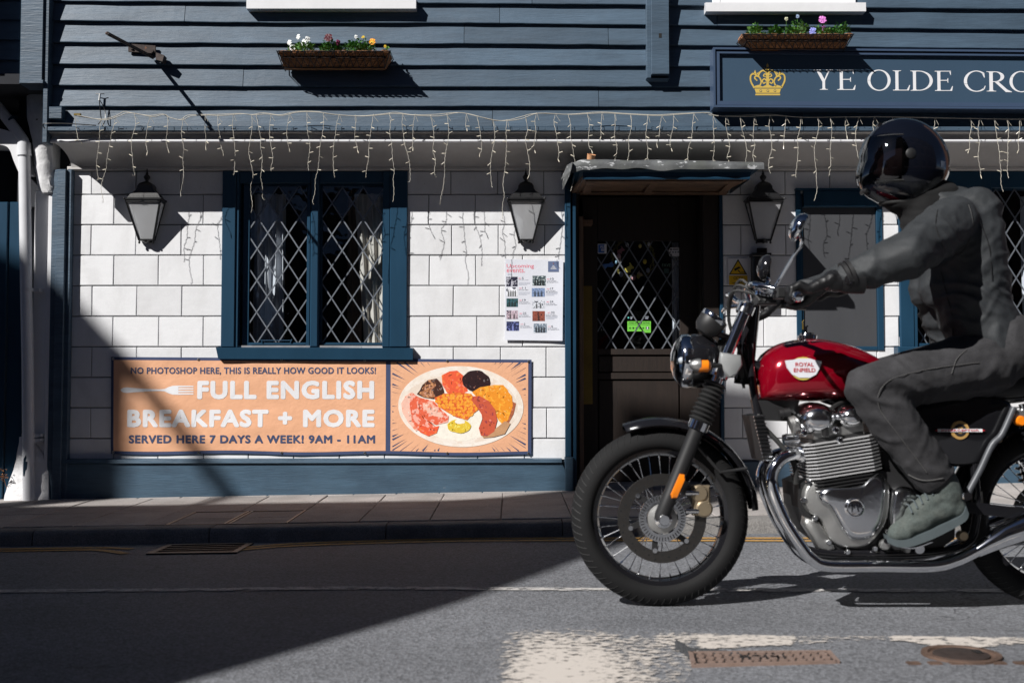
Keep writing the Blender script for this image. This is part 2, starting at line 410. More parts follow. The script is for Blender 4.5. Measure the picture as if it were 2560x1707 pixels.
slx = [G(100/2.583+600 + 143.2*k, 1100+345/2.583, pave_z)[0] for k in (-6,)][0]
rows = [(-.085, -.002), (-.48, -.09), (-.885, -.485), (KY+.155, -.89)]
step = .377
COVERS = (-1.835, -1.185)       # the inspection cover takes the place of slabs here
x0 = -9.5*step + .13
for ri, (ya, yb) in enumerate(rows):
    k = 0; x = x0 if ri else x0 - .1
    st_ = step if ri else .28
    while x < 7:
        xa, xb = x+.003, x+st_-.003
        if ri == 3 and xb > COVERS[0] and xa < COVERS[1]:
            for (ua, ub) in ((xa, min(xb, COVERS[0]-.004)), (max(xa, COVERS[1]+.004), xb)):
                if ub-ua > .03:
                    mb = MB(); quad_sheet(mb, ua, ub, ya, yb, pave_z, 0, .02); mb.build('slab', M_slab, pave)
        else:
            if ri == 3 or ri == 1 or ri == 0 or True:
                mb = MB(); j = [R.uniform(-.002, .002) for _ in range(4)]; d = R.uniform(-.0012, .0018)
                P = [(xa+j[0], ya), (xb+j[1], ya), (xb+j[2], yb), (xa+j[3], yb)]
                T = [pave_z(px_, py_)+d+R.uniform(-.001, .001) for px_, py_ in P]
                c = .004
                Q = [(xa+c, ya+c), (xb-c, ya+c), (xb-c, yb-c), (xa+c, yb-c)]
                mb.add([(p[0], p[1], t-.02) for p, t in zip(P, T)] + [(p[0], p[1], t-.003) for p, t in zip(P, T)] + [(p[0], p[1], t) for p, t in zip(Q, T)],
                       [(0,1,5,4),(1,2,6,5),(2,3,7,6),(3,0,4,7),(4,5,9,8),(5,6,10,9),(6,7,11,10),(7,4,8,11),(8,9,10,11)])
                mb.build('slab', M_slab, pave)
        x += st_
kerb = None
x = -5.2
kb = MB(); kb.box(-12, 12, KY+.02, KY+.15, -.3, -.14); kerb = tag(kb.build('kerb', M_kerb), 'low worn concrete kerb between pavement and road', kind='structure')
while x < 6.5:
    L = .91; mb = MB(); n = 9; j = R.uniform(-.002, .002)
    cols = []
    for i in range(n+1):
        xx = x + .003 + (L-.006)*i/n
        zt = pave_z(xx, KY) + j
        wob = [.004*noise.noise(Vector((xx*9, q*3.3, 1))) for q in range(4)]
        prof = [(KY+.148, zt-.0), (KY+.035, zt-.001+wob[0]*.4), (KY+.012, zt-.008+wob[1]*.5), (KY-.002+wob[2], zt-.026), (KY-.012+wob[3], zt-.16)]
        cols.append([(xx, y_, z_) for y_, z_ in prof])
    for cc in cols: mb.v += cc
    for i in range(n):
        for q in range(4): mb.f.append((i*5+q, (i+1)*5+q, (i+1)*5+q+1, i*5+q+1))
    mb.f.append(tuple(range(5))); mb.f.append(tuple(n*5+q for q in range(5))[::-1])
    mb.build('kerb_stone', M_kerb, kerb, True); x += L

# yellow lines: two narrow worn bands following the gutter, broken by the drain
def ribbon(name, pts, wid, m, off, parent=None, sub=8, wear=None):
    P = spline(pts, sub); mb = MB()
    for i, p in enumerate(P):
        a = P[max(i-1, 0)]; b = P[min(i+1, len(P)-1)]; t = Vector((b[0]-a[0], b[1]-a[1])).normalized(); nn = Vector((-t.y, t.x))
        ww = wid*(1+.12*noise.noise(Vector((p[0]*4, 2, 3))))/2
        for s_ in (-1, 1):
            x_, y_ = p[0]+nn.x*s_*ww, p[1]+nn.y*s_*ww
            mb.v.append((x_, y_, road_z(x_, y_)+off))
    for i in range(len(P)-1): mb.f.append((2*i, 2*i+1, 2*i+3, 2*i+2))
    return mb.build(name, m, parent)
for dy_, nm in ((0, 0), (-.088, 1)):
    a = [G(px_, py_)[:2] for px_, py_ in ((-500,1378),(-60,1374),(150,1371),(260,1370),(330,1373+6*nm))]
    b = [G(px_, py_)[:2] for px_, py_ in ((605,1370),(700,1362),(800,1357),(1000,1351),(1200,1347),(1500,1346),(1900,1346),(2400,1347),(3100,1350))]
    for q in (a, b):
        tag(ribbon('yellow_line', [(x_, y_+dy_, 0) for x_, y_ in q], .052, M_yline, .004), 'double yellow line painted along the gutter', kind='structure')
tag(ribbon('edge_line', [(*G(px_, py_)[:2], 0) for px_, py_ in ((-500,1482),(0,1479),(500,1475),(900,1471),(1400,1474),(1800,1476),(2300,1477),(3200,1480))], .062, M_wline, .004), 'thin worn white line along the road', kind='structure')
# worn white block marking and its tail
mb = MB(); nx, ny = 120, 26; wear = []
pa = [(1212,1553),(1640,1553)]
def wpt(u, v):   # u 0..1 along, v 0 near .. 1 far (picture used only to measure the outline on the road)
    px_ = 1170 + u*1700
    top = lerp_list([(1170,1560),(1250,1552),(1500,1556),(1640,1570),(1800,1585),(2050,1588),(2560,1592),(2900,1596)], px_)
    bot = lerp_list([(1170,1760),(1640,1760),(1720,1700),(1745,1628),(1900,1618),(2050,1612),(2150,1604),(2260,1604),(2350,1620),(2450,1622),(2560,1612),(2900,1612)], px_)
    return G(px_, top + (bot-top)*(1-v))
for j in range(ny+1):
    for i in range(nx+1):
        p = wpt(i/nx, j/ny); mb.v.append((p[0], p[1], p[2]+.004))
        e = min(i/nx*14, (1-j/ny)*5+.6, 1.) ; e2 = min(1., (j/ny)*6+.4 if i > 40 else 1., (1-j/ny)*6)
        px_ = 1170+i/nx*1700; sparse = .05*(1-sm(1180, 1380, px_))
        if 1980 < px_ < 2230: sparse += .12
        if px_ > 2500: sparse += .05
        if px_ < 1640:
            core = math.exp(-(((px_-1400)/170)**2 + ((j/ny-.35)/.42)**2)); sparse -= .16*core - .05
        elif px_ < 1745: sparse += .07 - .12*sm(.62, .9, j/ny)
        else: sparse -= .045
        wear.append(-.22*(1-min(e, e2)) - sparse)
for j in range(ny):
    for i in range(nx): mb.f.append((j*(nx+1)+i, j*(nx+1)+i+1, (j+1)*(nx+1)+i+1, (j+1)*(nx+1)+i))
o = tag(mb.build('white_road_marking', M_wpatch), 'worn white painted block and band on the road', kind='structure')
at = o.data.attributes.new('wear', 'FLOAT', 'POINT')
for i, x_ in enumerate(wear): at.data[i].value = x_

# text helper --------------------------------------------------
def text_mesh(body, box, Y, m, parent, name='lettering', bold=0., align_full=True, spacing=1.0, flatz=None):
    """flat print fitted into box=(x0,z0,x1,z1) in world metres on plane y=Y (facing the street); bold = stroke growth in em"""
    cu = bpy.data.curves.new('t', 'FONT'); cu.body = body; cu.size = 1; cu.space_character = spacing; cu.resolution_u = 3
    ob = bpy.data.objects.new('t', cu); C.objects.link(ob)
    bpy.context.view_layer.update()
    me = bpy.data.meshes.new_from_object(ob.evaluated_get(bpy.context.evaluated_depsgraph_get()))
    C.objects.unlink(ob); bpy.data.objects.remove(ob)
    V = [(v.co.x, v.co.y) for v in me.vertices]; F = [tuple(p.vertices) for p in me.polygons]
    bpy.data.meshes.remove(me)
    offs = [(0, 0)] + ([(bold*math.cos(k*math.pi/4+.3), bold*math.sin(k*math.pi/4+.3)) for k in range(8)] if bold > 0 else [])
    X = [v[0] for v in V]; Z = [v[1] for v in V]
    x0, z0, x1, z1 = box; ax, bx, az, bz = min(X)-bold, max(X)+bold, min(Z)-bold, max(Z)+bold
    q = MB()
    for k, (ox, oz) in enumerate(offs):
        q.add([(x0+(v[0]+ox-ax)/(bx-ax)*(x1-x0), Y-.00006*k, z0+(v[1]+oz-az)/(bz-az)*(z1-z0)) for v in V], F)
    return q.build(name, m, parent)
def pbox(px0, py0, px1, py1, Y):
    a = W(px0, py1, Y); b = W(px1, py0, Y); return (a[0], a[2], b[0], b[2])
# ================================================================ the pub
pub = thing('pub_building', 'old pub with slate blue weatherboards above white painted block walls', 'pub', (0, 0, 0))
def PB(px, py, Y): p = W(px, py, Y); return (p[0], p[2])
def fbox(mb, px0, py0, px1, py1, Y0, Y1, ch=.004):
    """box whose front face (plane Y0) fills that pixel box"""
    pm = (py0+py1)/2
    mb.box(WX(px0, pm, Y0), WX(px1, pm, Y0), Y0, Y1, WZ(py1, Y0), WZ(py0, Y0), ch); return mb

# --- ground floor wall and blocks
Zc = [WZ(v) for v in (428, 486.8, 562.3, 638.3, 714.4, 791, 867, 943, 1019, 1095.5, 1150)]
XL, XR = WX(165, 800), 6.5
wx0, wx1 = WX(556, 650), WX(1019, 650)
dx0, dx1 = WX(1412, 850), WX(1808, 850)
gx0, gx1 = WX(1990, 680), WX(2207, 680)
fx0, fx1 = WX(2246, 650), WX(2900, 650)
zwb, zwt = WZ(868), WZ(428)
openings = [(wx0+.02, wx1-.02, zwb+.012, 9), (dx0+.02, dx1, -1, 9), (gx0+.01, gx1-.01, WZ(878), WZ(478)), (fx0+.02, fx1, zwb, 9)]
wb = MB()
# backing wall made of strips round the openings
def cut_x(z0, z1):
    segs = [(XL, XR)]
    for a, b, c, d in openings:
        if z0 >= c-1e-4 and z1 <= d+1e-4:
            ns = []
            for s0, s1 in segs:
                if b <= s0 or a >= s1: ns.append((s0, s1)); continue
                if a > s0: ns.append((s0, a))
                if b < s1: ns.append((b, s1))
            segs = ns
    return segs
zl = sorted(set([-.1, WZ(428)+.05] + [o_[2] for o_ in openings if o_[2] > 0] + [o_[3] for o_ in openings if o_[3] < 5]))
for a, b in zip(zl, zl[1:]):
    for s0, s1 in cut_x(a, b): wb.box(s0, s1, .011, .16, a, b)
wall = wb.build('wall', M_joint, pub)
def add_block(xa, xb, za, zb):
    if xb-xa < .012: return
    mb = MB(); y = R.uniform(-.0015, .0012)
    t = R.uniform(-.0012, .0012)
    mb.box(xa+.0025, xb-.0025, y, .012, za+.0042, zb-.0034, .003)
    mb.v = [(x_+.0022*noise.noise(Vector((x_*31, z_*31, 1))), y_+t*(z_-za)/.2, z_+.0022*noise.noise(Vector((x_*27, z_*27, 8)))) for x_, y_, z_ in mb.v]
    mb.build('block', M_block, wall)
for r in range(10):
    zb, za = Zc[r], Zc[r+1]
    sp = 112.7/379.3
    ph = WX(228 if r % 2 == 0 else 284, (r*76+460)) - (0 if r else 0)
    ph += .004*R.uniform(-1, 1)
    edges = []
    x = ph - 8*sp
    while x < XR:
        edges.append(x + R.uniform(-.003, .003)); x += sp*(1.0 if x < -.9 else 1.035) if x < .4 else sp
    # line the joints up right of the door
    shift = 0
    zc = (za+zb)/2
    segs = [(XL, XR)]
    for a, b, c, d in openings:
        if zc > c and zc < d:
            ns = []
            for s0, s1 in segs:
                if b <= s0 or a >= s1: ns.append((s0, s1)); continue
                if a > s0: ns.append((s0, a))
                if b < s1: ns.append((b, s1))
            segs = ns
    jr = WX(1853 if r % 2 == 0 else 1909, 700)
    for s0, s1 in segs:
        ee = edges if s0 < 1 else [jr + sp*k for k in range(-3, 16)]
        cuts = [s0] + [e for e in ee if s0+.02 < e < s1-.02] + [s1]
        for a, b in zip(cuts, cuts[1:]): add_block(a, b, za, zb)

# --- string course under the cove, plinth, posts
mb = MB(); mb.box(XL, XR, -.03, .16, WZ(428)+.001, WZ(416, -.03), .006); mb.build('string_course', M_cove, pub, True)
PXR = WX(1432, 1180)
def pl_z(x): return pave_z(x, 0)
mb = MB()
mb.hexa([(XL,-.045,pl_z(XL)-.02),(PXR,-.045,pl_z(PXR)-.02),(PXR,.15,pl_z(PXR)-.02),(XL,.15,pl_z(XL)-.02),(XL,-.045,WZ(1159,-.04)),(PXR-.07,-.045,WZ(1159,-.04)),(PXR-.07,.15,WZ(1159)),(XL,.15,WZ(1159))])
plinth = mb.build('plinth_board', M_plinth, pub)
mb = MB()
mb.hexa([(XL,-.06,WZ(1158,-.06)),(PXR-.075,-.06,WZ(1156,-.06)),(PXR-.075,.012,WZ(1156)),(XL,.012,WZ(1158)),(XL,-.056,WZ(1149,-.06)),(PXR-.075,-.056,WZ(1148,-.06)),(PXR-.075,.012,WZ(1144)),(XL,.012,WZ(1145))])
mb.build('plinth_cap', M_plinth, pub)
mb = MB(); mb.box(WX(1411,1180), PXR, -.07, .15, pl_z(.4)-.02, WZ(1143,-.07), .004); mb.build('plinth_block', M_plinth, pub)
mb = MB(); mb.box(dx1+.0, XR, -.045, .15, 0.0, WZ(1155,-.04)); mb.build('plinth_board', M_plinth, pub)
mb = MB()
mb.box(WX(137,800,-.06), WX(160,800,-.06), -.07, .15, pave_z(-3,0)-.02, WZ(424,-.06), .004)
mb.box(WX(160,800,-.05), WX(173,800,-.05), -.05, .15, pave_z(-3,0)-.02, WZ(424,-.06), .003)
mb.box(WX(131,800,-.06)-.02, WX(137,800,-.06)-.001, -.055, .15, pave_z(-3,0)-.02, WZ(424,-.06), .003)
mb.build('corner_post', M_board, pub)

# --- jetty: cove, bead, moulding, drip board
JL, JR = WX(120, 350, -.36), 7.0
prof = []
for k in range(13):
    t = math.pi/2*k/12
    prof.append((-.325 + .295*math.sin(t), WZ(353, -.36) - (WZ(353, -.36)-WZ(417, -.03))*(1-math.cos(t))))
def extr(mb, prof, xa, xb, n=1):
    b = len(mb.v); m_ = len(prof)
    for i in range(n+1):
        x_ = xa+(xb-xa)*i/n
        for y_, z_ in prof: mb.v.append((x_, y_, z_))
    for i in range(n):
        for q in range(m_-1): mb.f.append((b+i*m_+q, b+(i+1)*m_+q, b+(i+1)*m_+q+1, b+i*m_+q+1))
    return mb
mb = MB(); pr = prof + [(0, prof[-1][1]), (0, prof[0][1]+.02), (-.325, prof[0][1]+.02)]
extr(mb, pr + [pr[0]], JL+.02, JR, 30)
mb.f.append(tuple(range(len(pr)))); mb.build('cove', M_cove, pub, True)
zb_ = WZ(353, -.37)
mb = MB(); mb.tube([(JL, -.333, zb_+.009), (JR, -.333, zb_+.009)], .0125, 10); mb.build('bead', M_white, pub, True)
mb = MB(); z1 = WZ(327, -.39); z0 = zb_+.017
extr(mb, [(-.322, z0-.01), (-.327, z0+.012), (-.315, z0+.020), (-.322, z0+.034), (-.365, z1-.004), (-.365, z1+.01), (-.30, z1+.01)], JL, JR, 4); mb.build('moulding', M_cove, pub, True)
mb = MB(); mb.box(JL-.01, JR, -.386, -.30, WZ(327.5, -.386), WZ(317, -.386), .003)
drip = mb.build('drip_board', M_board, pub)
nl = MB(); nl.sphere((0,0,0), .0035, 1, .6, 1, 6, 4); nme = nl.mesh(M_board, True)
x = JL+.05; k = 0
while x < 3.4:
    put('nail', nme, drip, (x, -.3865, WZ(322, -.386)+R.uniform(-.003, .003))); x += .087+R.uniform(-.012, .012)
# floor slab of the upper storey (keeps the light out of the jetty)
mb = MB(); mb.box(JL, JR, -.30, .16, WZ(310, -.3), WZ(310, -.3)+.04); mb.build('jetty_floor', M_dark, pub)

# --- weatherboards
UX0 = WX(121, 150, -.33)
Yb, Yt = -.338, -.309
L = {
 -1: [(100,-60),(2560,-34),(2900,-30)],
 0: [(100,2.5),(620,6),(1200,9),(1600,12),(1780,15),(2200,20),(2560,23),(2900,26)],
 1: [(100,51),(620,57),(1200,57.5),(1600,62),(1780,64),(2200,71),(2560,74),(2900,77)],
 2: [(100,105),(620,109),(1200,109.5),(1600,113),(2000,116),(2200,119),(2560,122),(2900,124)],
 3: [(100,160),(620,163),(1200,163.5),(1600,165),(2560,170),(2900,172)],
 4: [(100,213),(620,216),(1600,217),(2560,219),(2900,220)],
 5: [(100,266),(1200,265.5),(1600,267),(2560,269),(2900,270)],
 6: [(100,318),(2900,318)]}
splits = {0:[1330], 1:[461, 1249, 1793], 2:[1160, 1521], 3:[900, 2300], 4:[607, 2050], 5:[1497], 6:[1231, 2010], -1:[]}
cb = MB(); cb.box(UX0-.02, JR, -.300, -.26, WZ(318, -.3), WZ(-160, -.3)); clad = cb.build('cladding', M_dark, pub)
for k in range(-1+1, 7):
    low, up = L[k], L[k-1]
    cuts = [100] + splits[k] + [2900]
    for a, b in zip(cuts, cuts[1:]):
        mb = MB(); n = max(3, int((b-a)/26)); t = R.uniform(-.002, .002)
        for i in range(n+1):
            px_ = a + (b-a)*i/n
            xo = (.0016 if i == 0 else (-.0016 if i == n else 0))
            wob = 1.1*noise.noise(Vector((px_*.012, k*7.3, 0))) + .5*noise.noise(Vector((px_*.05, k*3.1, 4)))
            X_, _, zl_ = W(px_, lerp_list(low, px_)+wob, Yb); _, _, zu = W(px_, lerp_list(up, px_), Yb)
            if k == 6: zl_ = WZ(318, -.33)
            if i == 0 and a == 100: X_ = UX0
            yw = .0035*noise.noise(Vector((px_*.008, k*2.7, 9))) + t
            X_ += xo
            mb.v += [(X_, -.305, zl_), (X_, Yb+yw, zl_), (X_, Yb-.001+yw, zl_+.004), (X_, Yt+yw*.3, zu+.02), (X_, -.299, zu+.02)]
        for i in range(n):
            for q in range(4): mb.f.append((i*5+q, (i+1)*5+q, (i+1)*5+q+1, i*5+q+1))
        mb.f.append((0,1,2,3,4)); mb.f.append(tuple(n*5+q for q in range(5))[::-1])
        mb.build('board', M_board, clad)

# corner boards of the jetty
mb = MB(); fbox(mb, 109, -60, 121.5, 357, -.390, -.30); mb.build('corner_board', M_board, pub)
# carved bracket post between the upper windows
mb = MB(); fbox(mb, 1628, -60, 1673, 186, -.402, -.30, .003)
fbox(mb, 1616, -60, 1628, 196, -.375, -.30, .004)
mb.hexa([(WX(1622,205,-.33),-.345,WZ(206,-.33)),(WX(1673,205,-.40),-.345,WZ(206,-.33)),(WX(1673,205,-.40),-.30,WZ(206,-.33)),(WX(1622,205,-.33),-.30,WZ(206,-.33)),
         (WX(1616,196,-.375),-.375,WZ(196,-.375)),(WX(1674,196,-.375),-.375,WZ(196,-.375)),(WX(1674,196,-.375),-.30,WZ(196,-.375)),(WX(1616,196,-.375),-.30,WZ(196,-.375))])
bp_ = mb.build('bracket_post', M_board, pub)
mb = MB(); fbox(mb, 1647, 84, 1654, 95, -.4035, -.40, 0); mb.build('mortice_hole', M_dark, bp_)

# upper windows
def upper_window(pxa, pxb, top, pyb, sides):
    mb = MB(); Y0 = -.395
    xa, xb = WX(pxa, pyb-10, Y0), WX(pxb, pyb-10, Y0)
    za, zt = WZ(pyb, Y0), WZ(pyb-22, Y0)
    # sill with sloped top
    mb.hexa([(xa,Y0,za),(xb,Y0,za),(xb,-.28,za),(xa,-.28,za),(xa,Y0,zt),(xb,Y0,zt),(xb,-.28,zt+.03),(xa,-.28,zt+.03)])
    s_ = mb.build('upper_window', M_white, pub)
    mb = MB(); xi0, xi1 = xa+.05, xb-.05; yF = -.35; z2 = zt+.012; z3 = z2+1.1
    mb.box(xi0, xi0+.05, yF, -.28, z2, z3, .003); mb.box(xi1-.05, xi1, yF, -.28, z2, z3, .003); mb.box(xi0+.05, xi1-.05, yF+.004, -.28, z2, z2+.05, .003)
    xm = (xi0+xi1)/2; mb.box(xm-.02, xm+.02, yF+.006, -.28, z2+.05, z3, .003)
    for q in (.25, .75): mb.box(xi0+(xi1-xi0)*q-.01, xi0+(xi1-xi0)*q+.01, yF+.01, -.28, z2+.05, z3, .002)
    mb.box(xi0+.05, xi1-.05, yF+.012, -.28, z2+.5, z2+.53); mb.build('frame', M_white, s_)
    xs_ = [xi0+.05, xi0+(xi1-xi0)*.25, xm, xi0+(xi1-xi0)*.75, xi1-.05]
    for a, b in zip(xs_, xs_[1:]):
        g_ = MB(); g_.box(a+.004, b-.004, yF+.03, yF+.034, z2+.055, z3); g_.build('pane', M_glass, s_)
upper_window(616, 1040, 0, 22, 0)
upper_window(1765, 2165, 0, 29, 0)
# upper storey shell above the picture, so that nothing is open from another side
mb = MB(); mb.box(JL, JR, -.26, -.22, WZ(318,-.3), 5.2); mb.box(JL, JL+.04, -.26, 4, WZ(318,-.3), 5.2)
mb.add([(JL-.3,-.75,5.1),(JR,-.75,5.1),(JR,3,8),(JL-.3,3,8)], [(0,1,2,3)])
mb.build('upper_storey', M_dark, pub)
for i in range(8):
    z = WZ(-60,-.33)+.12+.2*i; q = MB(); q.hexa([(UX0,-.334,z),(JR,-.334,z),(JR,-.3,z),(UX0,-.3,z),(UX0,-.312,z+.21),(JR,-.312,z+.21),(JR,-.3,z+.21),(UX0,-.3,z+.21)]); q.build('board', M_board, clad)
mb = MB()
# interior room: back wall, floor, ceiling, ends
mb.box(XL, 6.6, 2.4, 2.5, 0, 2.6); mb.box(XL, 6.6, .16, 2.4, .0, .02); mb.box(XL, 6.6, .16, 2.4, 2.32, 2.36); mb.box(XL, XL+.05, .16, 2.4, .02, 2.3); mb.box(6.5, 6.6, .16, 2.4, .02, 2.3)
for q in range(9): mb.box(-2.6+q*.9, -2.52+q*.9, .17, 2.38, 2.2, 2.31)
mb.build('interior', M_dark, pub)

# --- leaded casement helpers
def clip_poly(poly, x0, z0, x1, z1):
    def cl(P, f, inter):
        o_ = []
        for i in range(len(P)):
            a, b = P[i-1], P[i]
            if f(b):
                if not f(a): o_.append(inter(a, b))
                o_.append(b)
            elif f(a): o_.append(inter(a, b))
        return o_
    def ix(v): return lambda a, b: (v, a[1]+(b[1]-a[1])*(v-a[0])/(b[0]-a[0]))
    def iz(v): return lambda a, b: (a[0]+(b[0]-a[0])*(v-a[1])/(b[1]-a[1]), v)
    for f, i_ in ((lambda p: p[0] >= x0, ix(x0)), (lambda p: p[0] <= x1, ix(x1)), (lambda p: p[1] >= z0, iz(z0)), (lambda p: p[1] <= z1, iz(z1))):
        if not poly: return poly
        poly = cl(poly, f, i_)
    return poly
def lattice(parent, x0, z0, x1, z1, Y, dx, dz, px, pz, wbar=.0085, gl=None):
    """diamond lights: nodes at px+i*dx, pz+j*dz (and the half offsets)"""
    gl = gl or M_glass
    for sgn in (1, -1):
        for k in range(-30, 30):
            # line through (px + k*dx, pz) with slope sgn*dz/dx
            xa, xb = px+k*dx-30*dx, px+k*dx+30*dx
            a = (xa, pz - sgn*30*dz); b = (xb, pz + sgn*30*dz)
            t0, t1 = 0, 1
            d = (b[0]-a[0], b[1]-a[1]); ok = True
            for p_, q_ in ((-d[0], a[0]-x0), (d[0], x1-a[0]), (-d[1], a[1]-z0), (d[1], z1-a[1])):
                r_ = q_/p_
                if p_ < 0: t0 = max(t0, r_)
                else: t1 = min(t1, r_)
            if t0 >= t1-1e-5: continue
            A = (a[0]+d[0]*t0, a[1]+d[1]*t0); B = (a[0]+d[0]*t1, a[1]+d[1]*t1)
            if math.hypot(A[0]-B[0], A[1]-B[1]) < .02: continue
            yy = Y-.004-(.0012 if sgn > 0 else 0)
            mid = ((A[0]+B[0])/2+R.uniform(-.001,.001), (A[1]+B[1])/2+R.uniform(-.001,.001))
            q = MB(); q.bar((A[0], yy, A[1]), (mid[0], yy, mid[1]), wbar, .004, (0,1,0)); q.bar((mid[0], yy, mid[1]), (B[0], yy, B[1]), wbar, .004, (0,1,0))
            q.build('lead_strip', M_leadbar, parent)
    for i in range(-40, 40):
        for j in range(-40, 40):
            if (i+j) % 2: continue
            cx, cz = px + i*dx/2, pz + dz/2 + j*dz/2
            # diamond centred between nodes
            P = [(cx-dx/2, cz), (cx, cz-dz/2), (cx+dx/2, cz), (cx, cz+dz/2)]
            if P[2][0] < x0 or P[0][0] > x1 or P[3][1] < z0 or P[1][1] > z1: continue
            P = clip_poly(P, x0, z0, x1, z1)
            if len(P) < 3: continue
            mx = sum(p[0] for p in P)/len(P); mz = sum(p[1] for p in P)/len(P)
            if max(abs(p[0]-mx) for p in P) < .01: continue
            tx, tz = R.uniform(-.05, .05), R.uniform(-.05, .05)
            q = MB(); q.add([(p[0], Y+(p[0]-mx)*tx+(p[1]-mz)*tz, p[1]) for p in P], [tuple(range(len(P)))])
            q.build('pane', gl, parent)
def curtain(parent, x0, x1, z0, z1, Y, m, amp=.025, waves=6, name='curtain', gather=0.):
    mb = MB(); nx = 60; nz_ = 14
    for j in range(nz_+1):
        v = j/nz_
        for i in range(nx+1):
            u = i/nx
            xx = x0+(x1-x0)*u + gather*(1-v)*(1-u)*(x1-x0)
            mb.v.append((xx, Y+amp*math.sin(u*waves*6.283+1.2*math.sin(v*2+u*5))+amp*.4*math.sin(u*waves*14+v*3), z0+(z1-z0)*v))
    for j in range(nz_):
        for i in range(nx): mb.f.append((j*(nx+1)+i, j*(nx+1)+i+1, (j+1)*(nx+1)+i+1, (j+1)*(nx+1)+i))
    return mb.build(name, m, parent, 'all')

# --- left window
zt = WZ(428)
fr = MB()
fr.box(wx0, WX(590,650), -.022, .12, zwb, zt-.002, .005)                   # outer posts
fr.box(WX(590,650)+.001, WX(597,650), -.010, .12, zwb, zt-.002, .002)
fr.box(WX(975,650)+.001, wx1, -.022, .12, zwb, zt-.002, .005)
fr.box(WX(957,650), WX(975,650), -.015, .12, zwb, zt-.002, .004)
fr.box(WX(776,650,.0), WX(797,650,.0), -.005, .12, zwb, zt-.002, .008)          # mullion
fr.box(WX(768,650,.03), WX(776,650,.03)-.001, .02, .12, zwb, zt-.002, .002)
fr.box(WX(597,650)+.001, WX(776,650)-.001, -.002, .12, WZ(458), zt-.002, .003)        # head
fr.box(WX(797,650)+.001, WX(957,650)-.001, -.002, .12, WZ(458), zt-.002, .003)
win = fr.build('leaded_window', M_blue, pub)
GY = .055
for (a, b, nodes) in ((624, 768, (670+0, 583)), (806, 957, (882, 587))):
    xa, xb = WX(a,650,GY), WX(b,650,GY); zb2, zt2 = WZ(861, GY), WZ(458, GY)
    q = MB(); yc0, yc1 = GY-.014, GY+.02
    q.box(xa-.04, xa, yc0, yc1, zb2-.01, zt2); q.box(xb, xb+.02, yc0, yc1, zb2-.01, zt2); q.box(xa, xb, yc0, yc1, zb2-.012, zb2+.012, .002); q.box(xa, xb, yc0, yc1, zt2-.02, zt2)
    q.box(xa+.02, xb-.01, yc0-.012, yc0-.001, zb2-.004, zb2+.002)
    q.build('casement', M_blue, win)
    n0 = W(nodes[0], nodes[1], GY)
    lattice(win, xa, zb2+.012, xb, zt2-.02, GY, 52.3/379.3*1.007, 79.6/379.3*1.007, n0[0], n0[2])
q = MB(); p0 = W(652, 851, GY-.02); p1 = W(730, 851, GY-.02)
q.tube([p0, (p1[0], p1[1], p1[2])], .004, 6); q.tube([(p0[0],p0[1],p0[2]+.008), (p0[0]+.01,p0[1],p0[2]-.016)], .004, 6); q.tube([(p1[0],p1[1],p1[2]+.008), (p1[0]-.01,p1[1],p1[2]-.016)], .004, 6)
q.build('window_stay', M_blue, win, True)
sl = MB(); xa, xb = WX(540,880,-.04), WX(1032,880,-.04)
sl.hexa([(xa+.015,-.040,WZ(897,-.04)),(xb,-.040,WZ(899,-.04)),(xb,.11,WZ(898,-.04)),(xa+.015,.11,WZ(898,-.04)),(xa,-.046,WZ(869,-.04)),(xb,-.046,WZ(870.5,-.04)),(xb,.11,zwb+.01),(xa,.11,zwb+.01)])
sl.build('sill', M_blue, win)
curtain(win, WX(884,650,.13), WX(978,650,.13), WZ(866,.13), 2.1, .13, M_curt, .014, 4, gather=.30)
curtain(win, WX(868,650,.24), WX(905,650,.24), WZ(866,.24), 2.1, .25, M_wood, .006, 2)
curtain(win, WX(632,650,.13), WX(712,650,.13), WZ(866,.12), 2.1, .14, M_curt2, .02, 4)
q = MB(); q.box(wx0+.05, wx1-.05, .12, .22, zwb-.03, zwb+.006); q.build('inner_sill', M_dark, win)

# --- doorway
DR = .20     # door leaf set back
zd = WZ(484)
z_thr = pave_z(.9, 0)
fr = MB()
fr.box(dx0, WX(1428,850,-.04), -.045, .14, WZ(1143,-.06)+.001, zt-.002, .004)
fr.box(WX(1431,850,-.02), WX(1441,850,-.02), -.03, .14, z_thr-.02, zt-.002, .004)
fr.box(dx1-.022, dx1, -.02, .14, z_thr-.02, zt-.002, .004)
fr.box(WX(1441,850)+.001, dx1-.14, .0, .14, zd, zt-.002, .003)
df = fr.build('door_frame', M_blue, pub)
q = MB(); q.box(dx1-.13, dx1-.023, .0, .14, z_thr-.02, zd, .004); q.build('door_post', M_door, df)  # right jamb in near-black door wood; its shade is put into the colour
q = MB(); q.box(WX(1448,850,.02), WX(1459,850,.02), .02, DR-.01, z_thr+.06, WZ(541,.02), .002); q.box(WX(1459,850,.02)+.001, WX(1484,850,.02), .06, DR-.012, WZ(559,.05), WZ(548,.05), .003); q.build('jamb', M_wood, df)
q = MB(); q.box(WX(1441,850)+.001, WX(1448,850,.02)-.001, .03, .6, z_thr-.02, zd); q.box(dx1-.14, dx1-.02, .03, .6, z_thr-.02, zd-.0); q.box(WX(1448,850,.02), dx1-.14, .03, .6, zd-.0, zd+.1)
q.build('recess_lining', M_door, df)
q = MB(); q.box(WX(1441,850), dx1, -.06, .5, z_thr-.04, z_thr+.028, .006); q.build('step', M_slab, df)
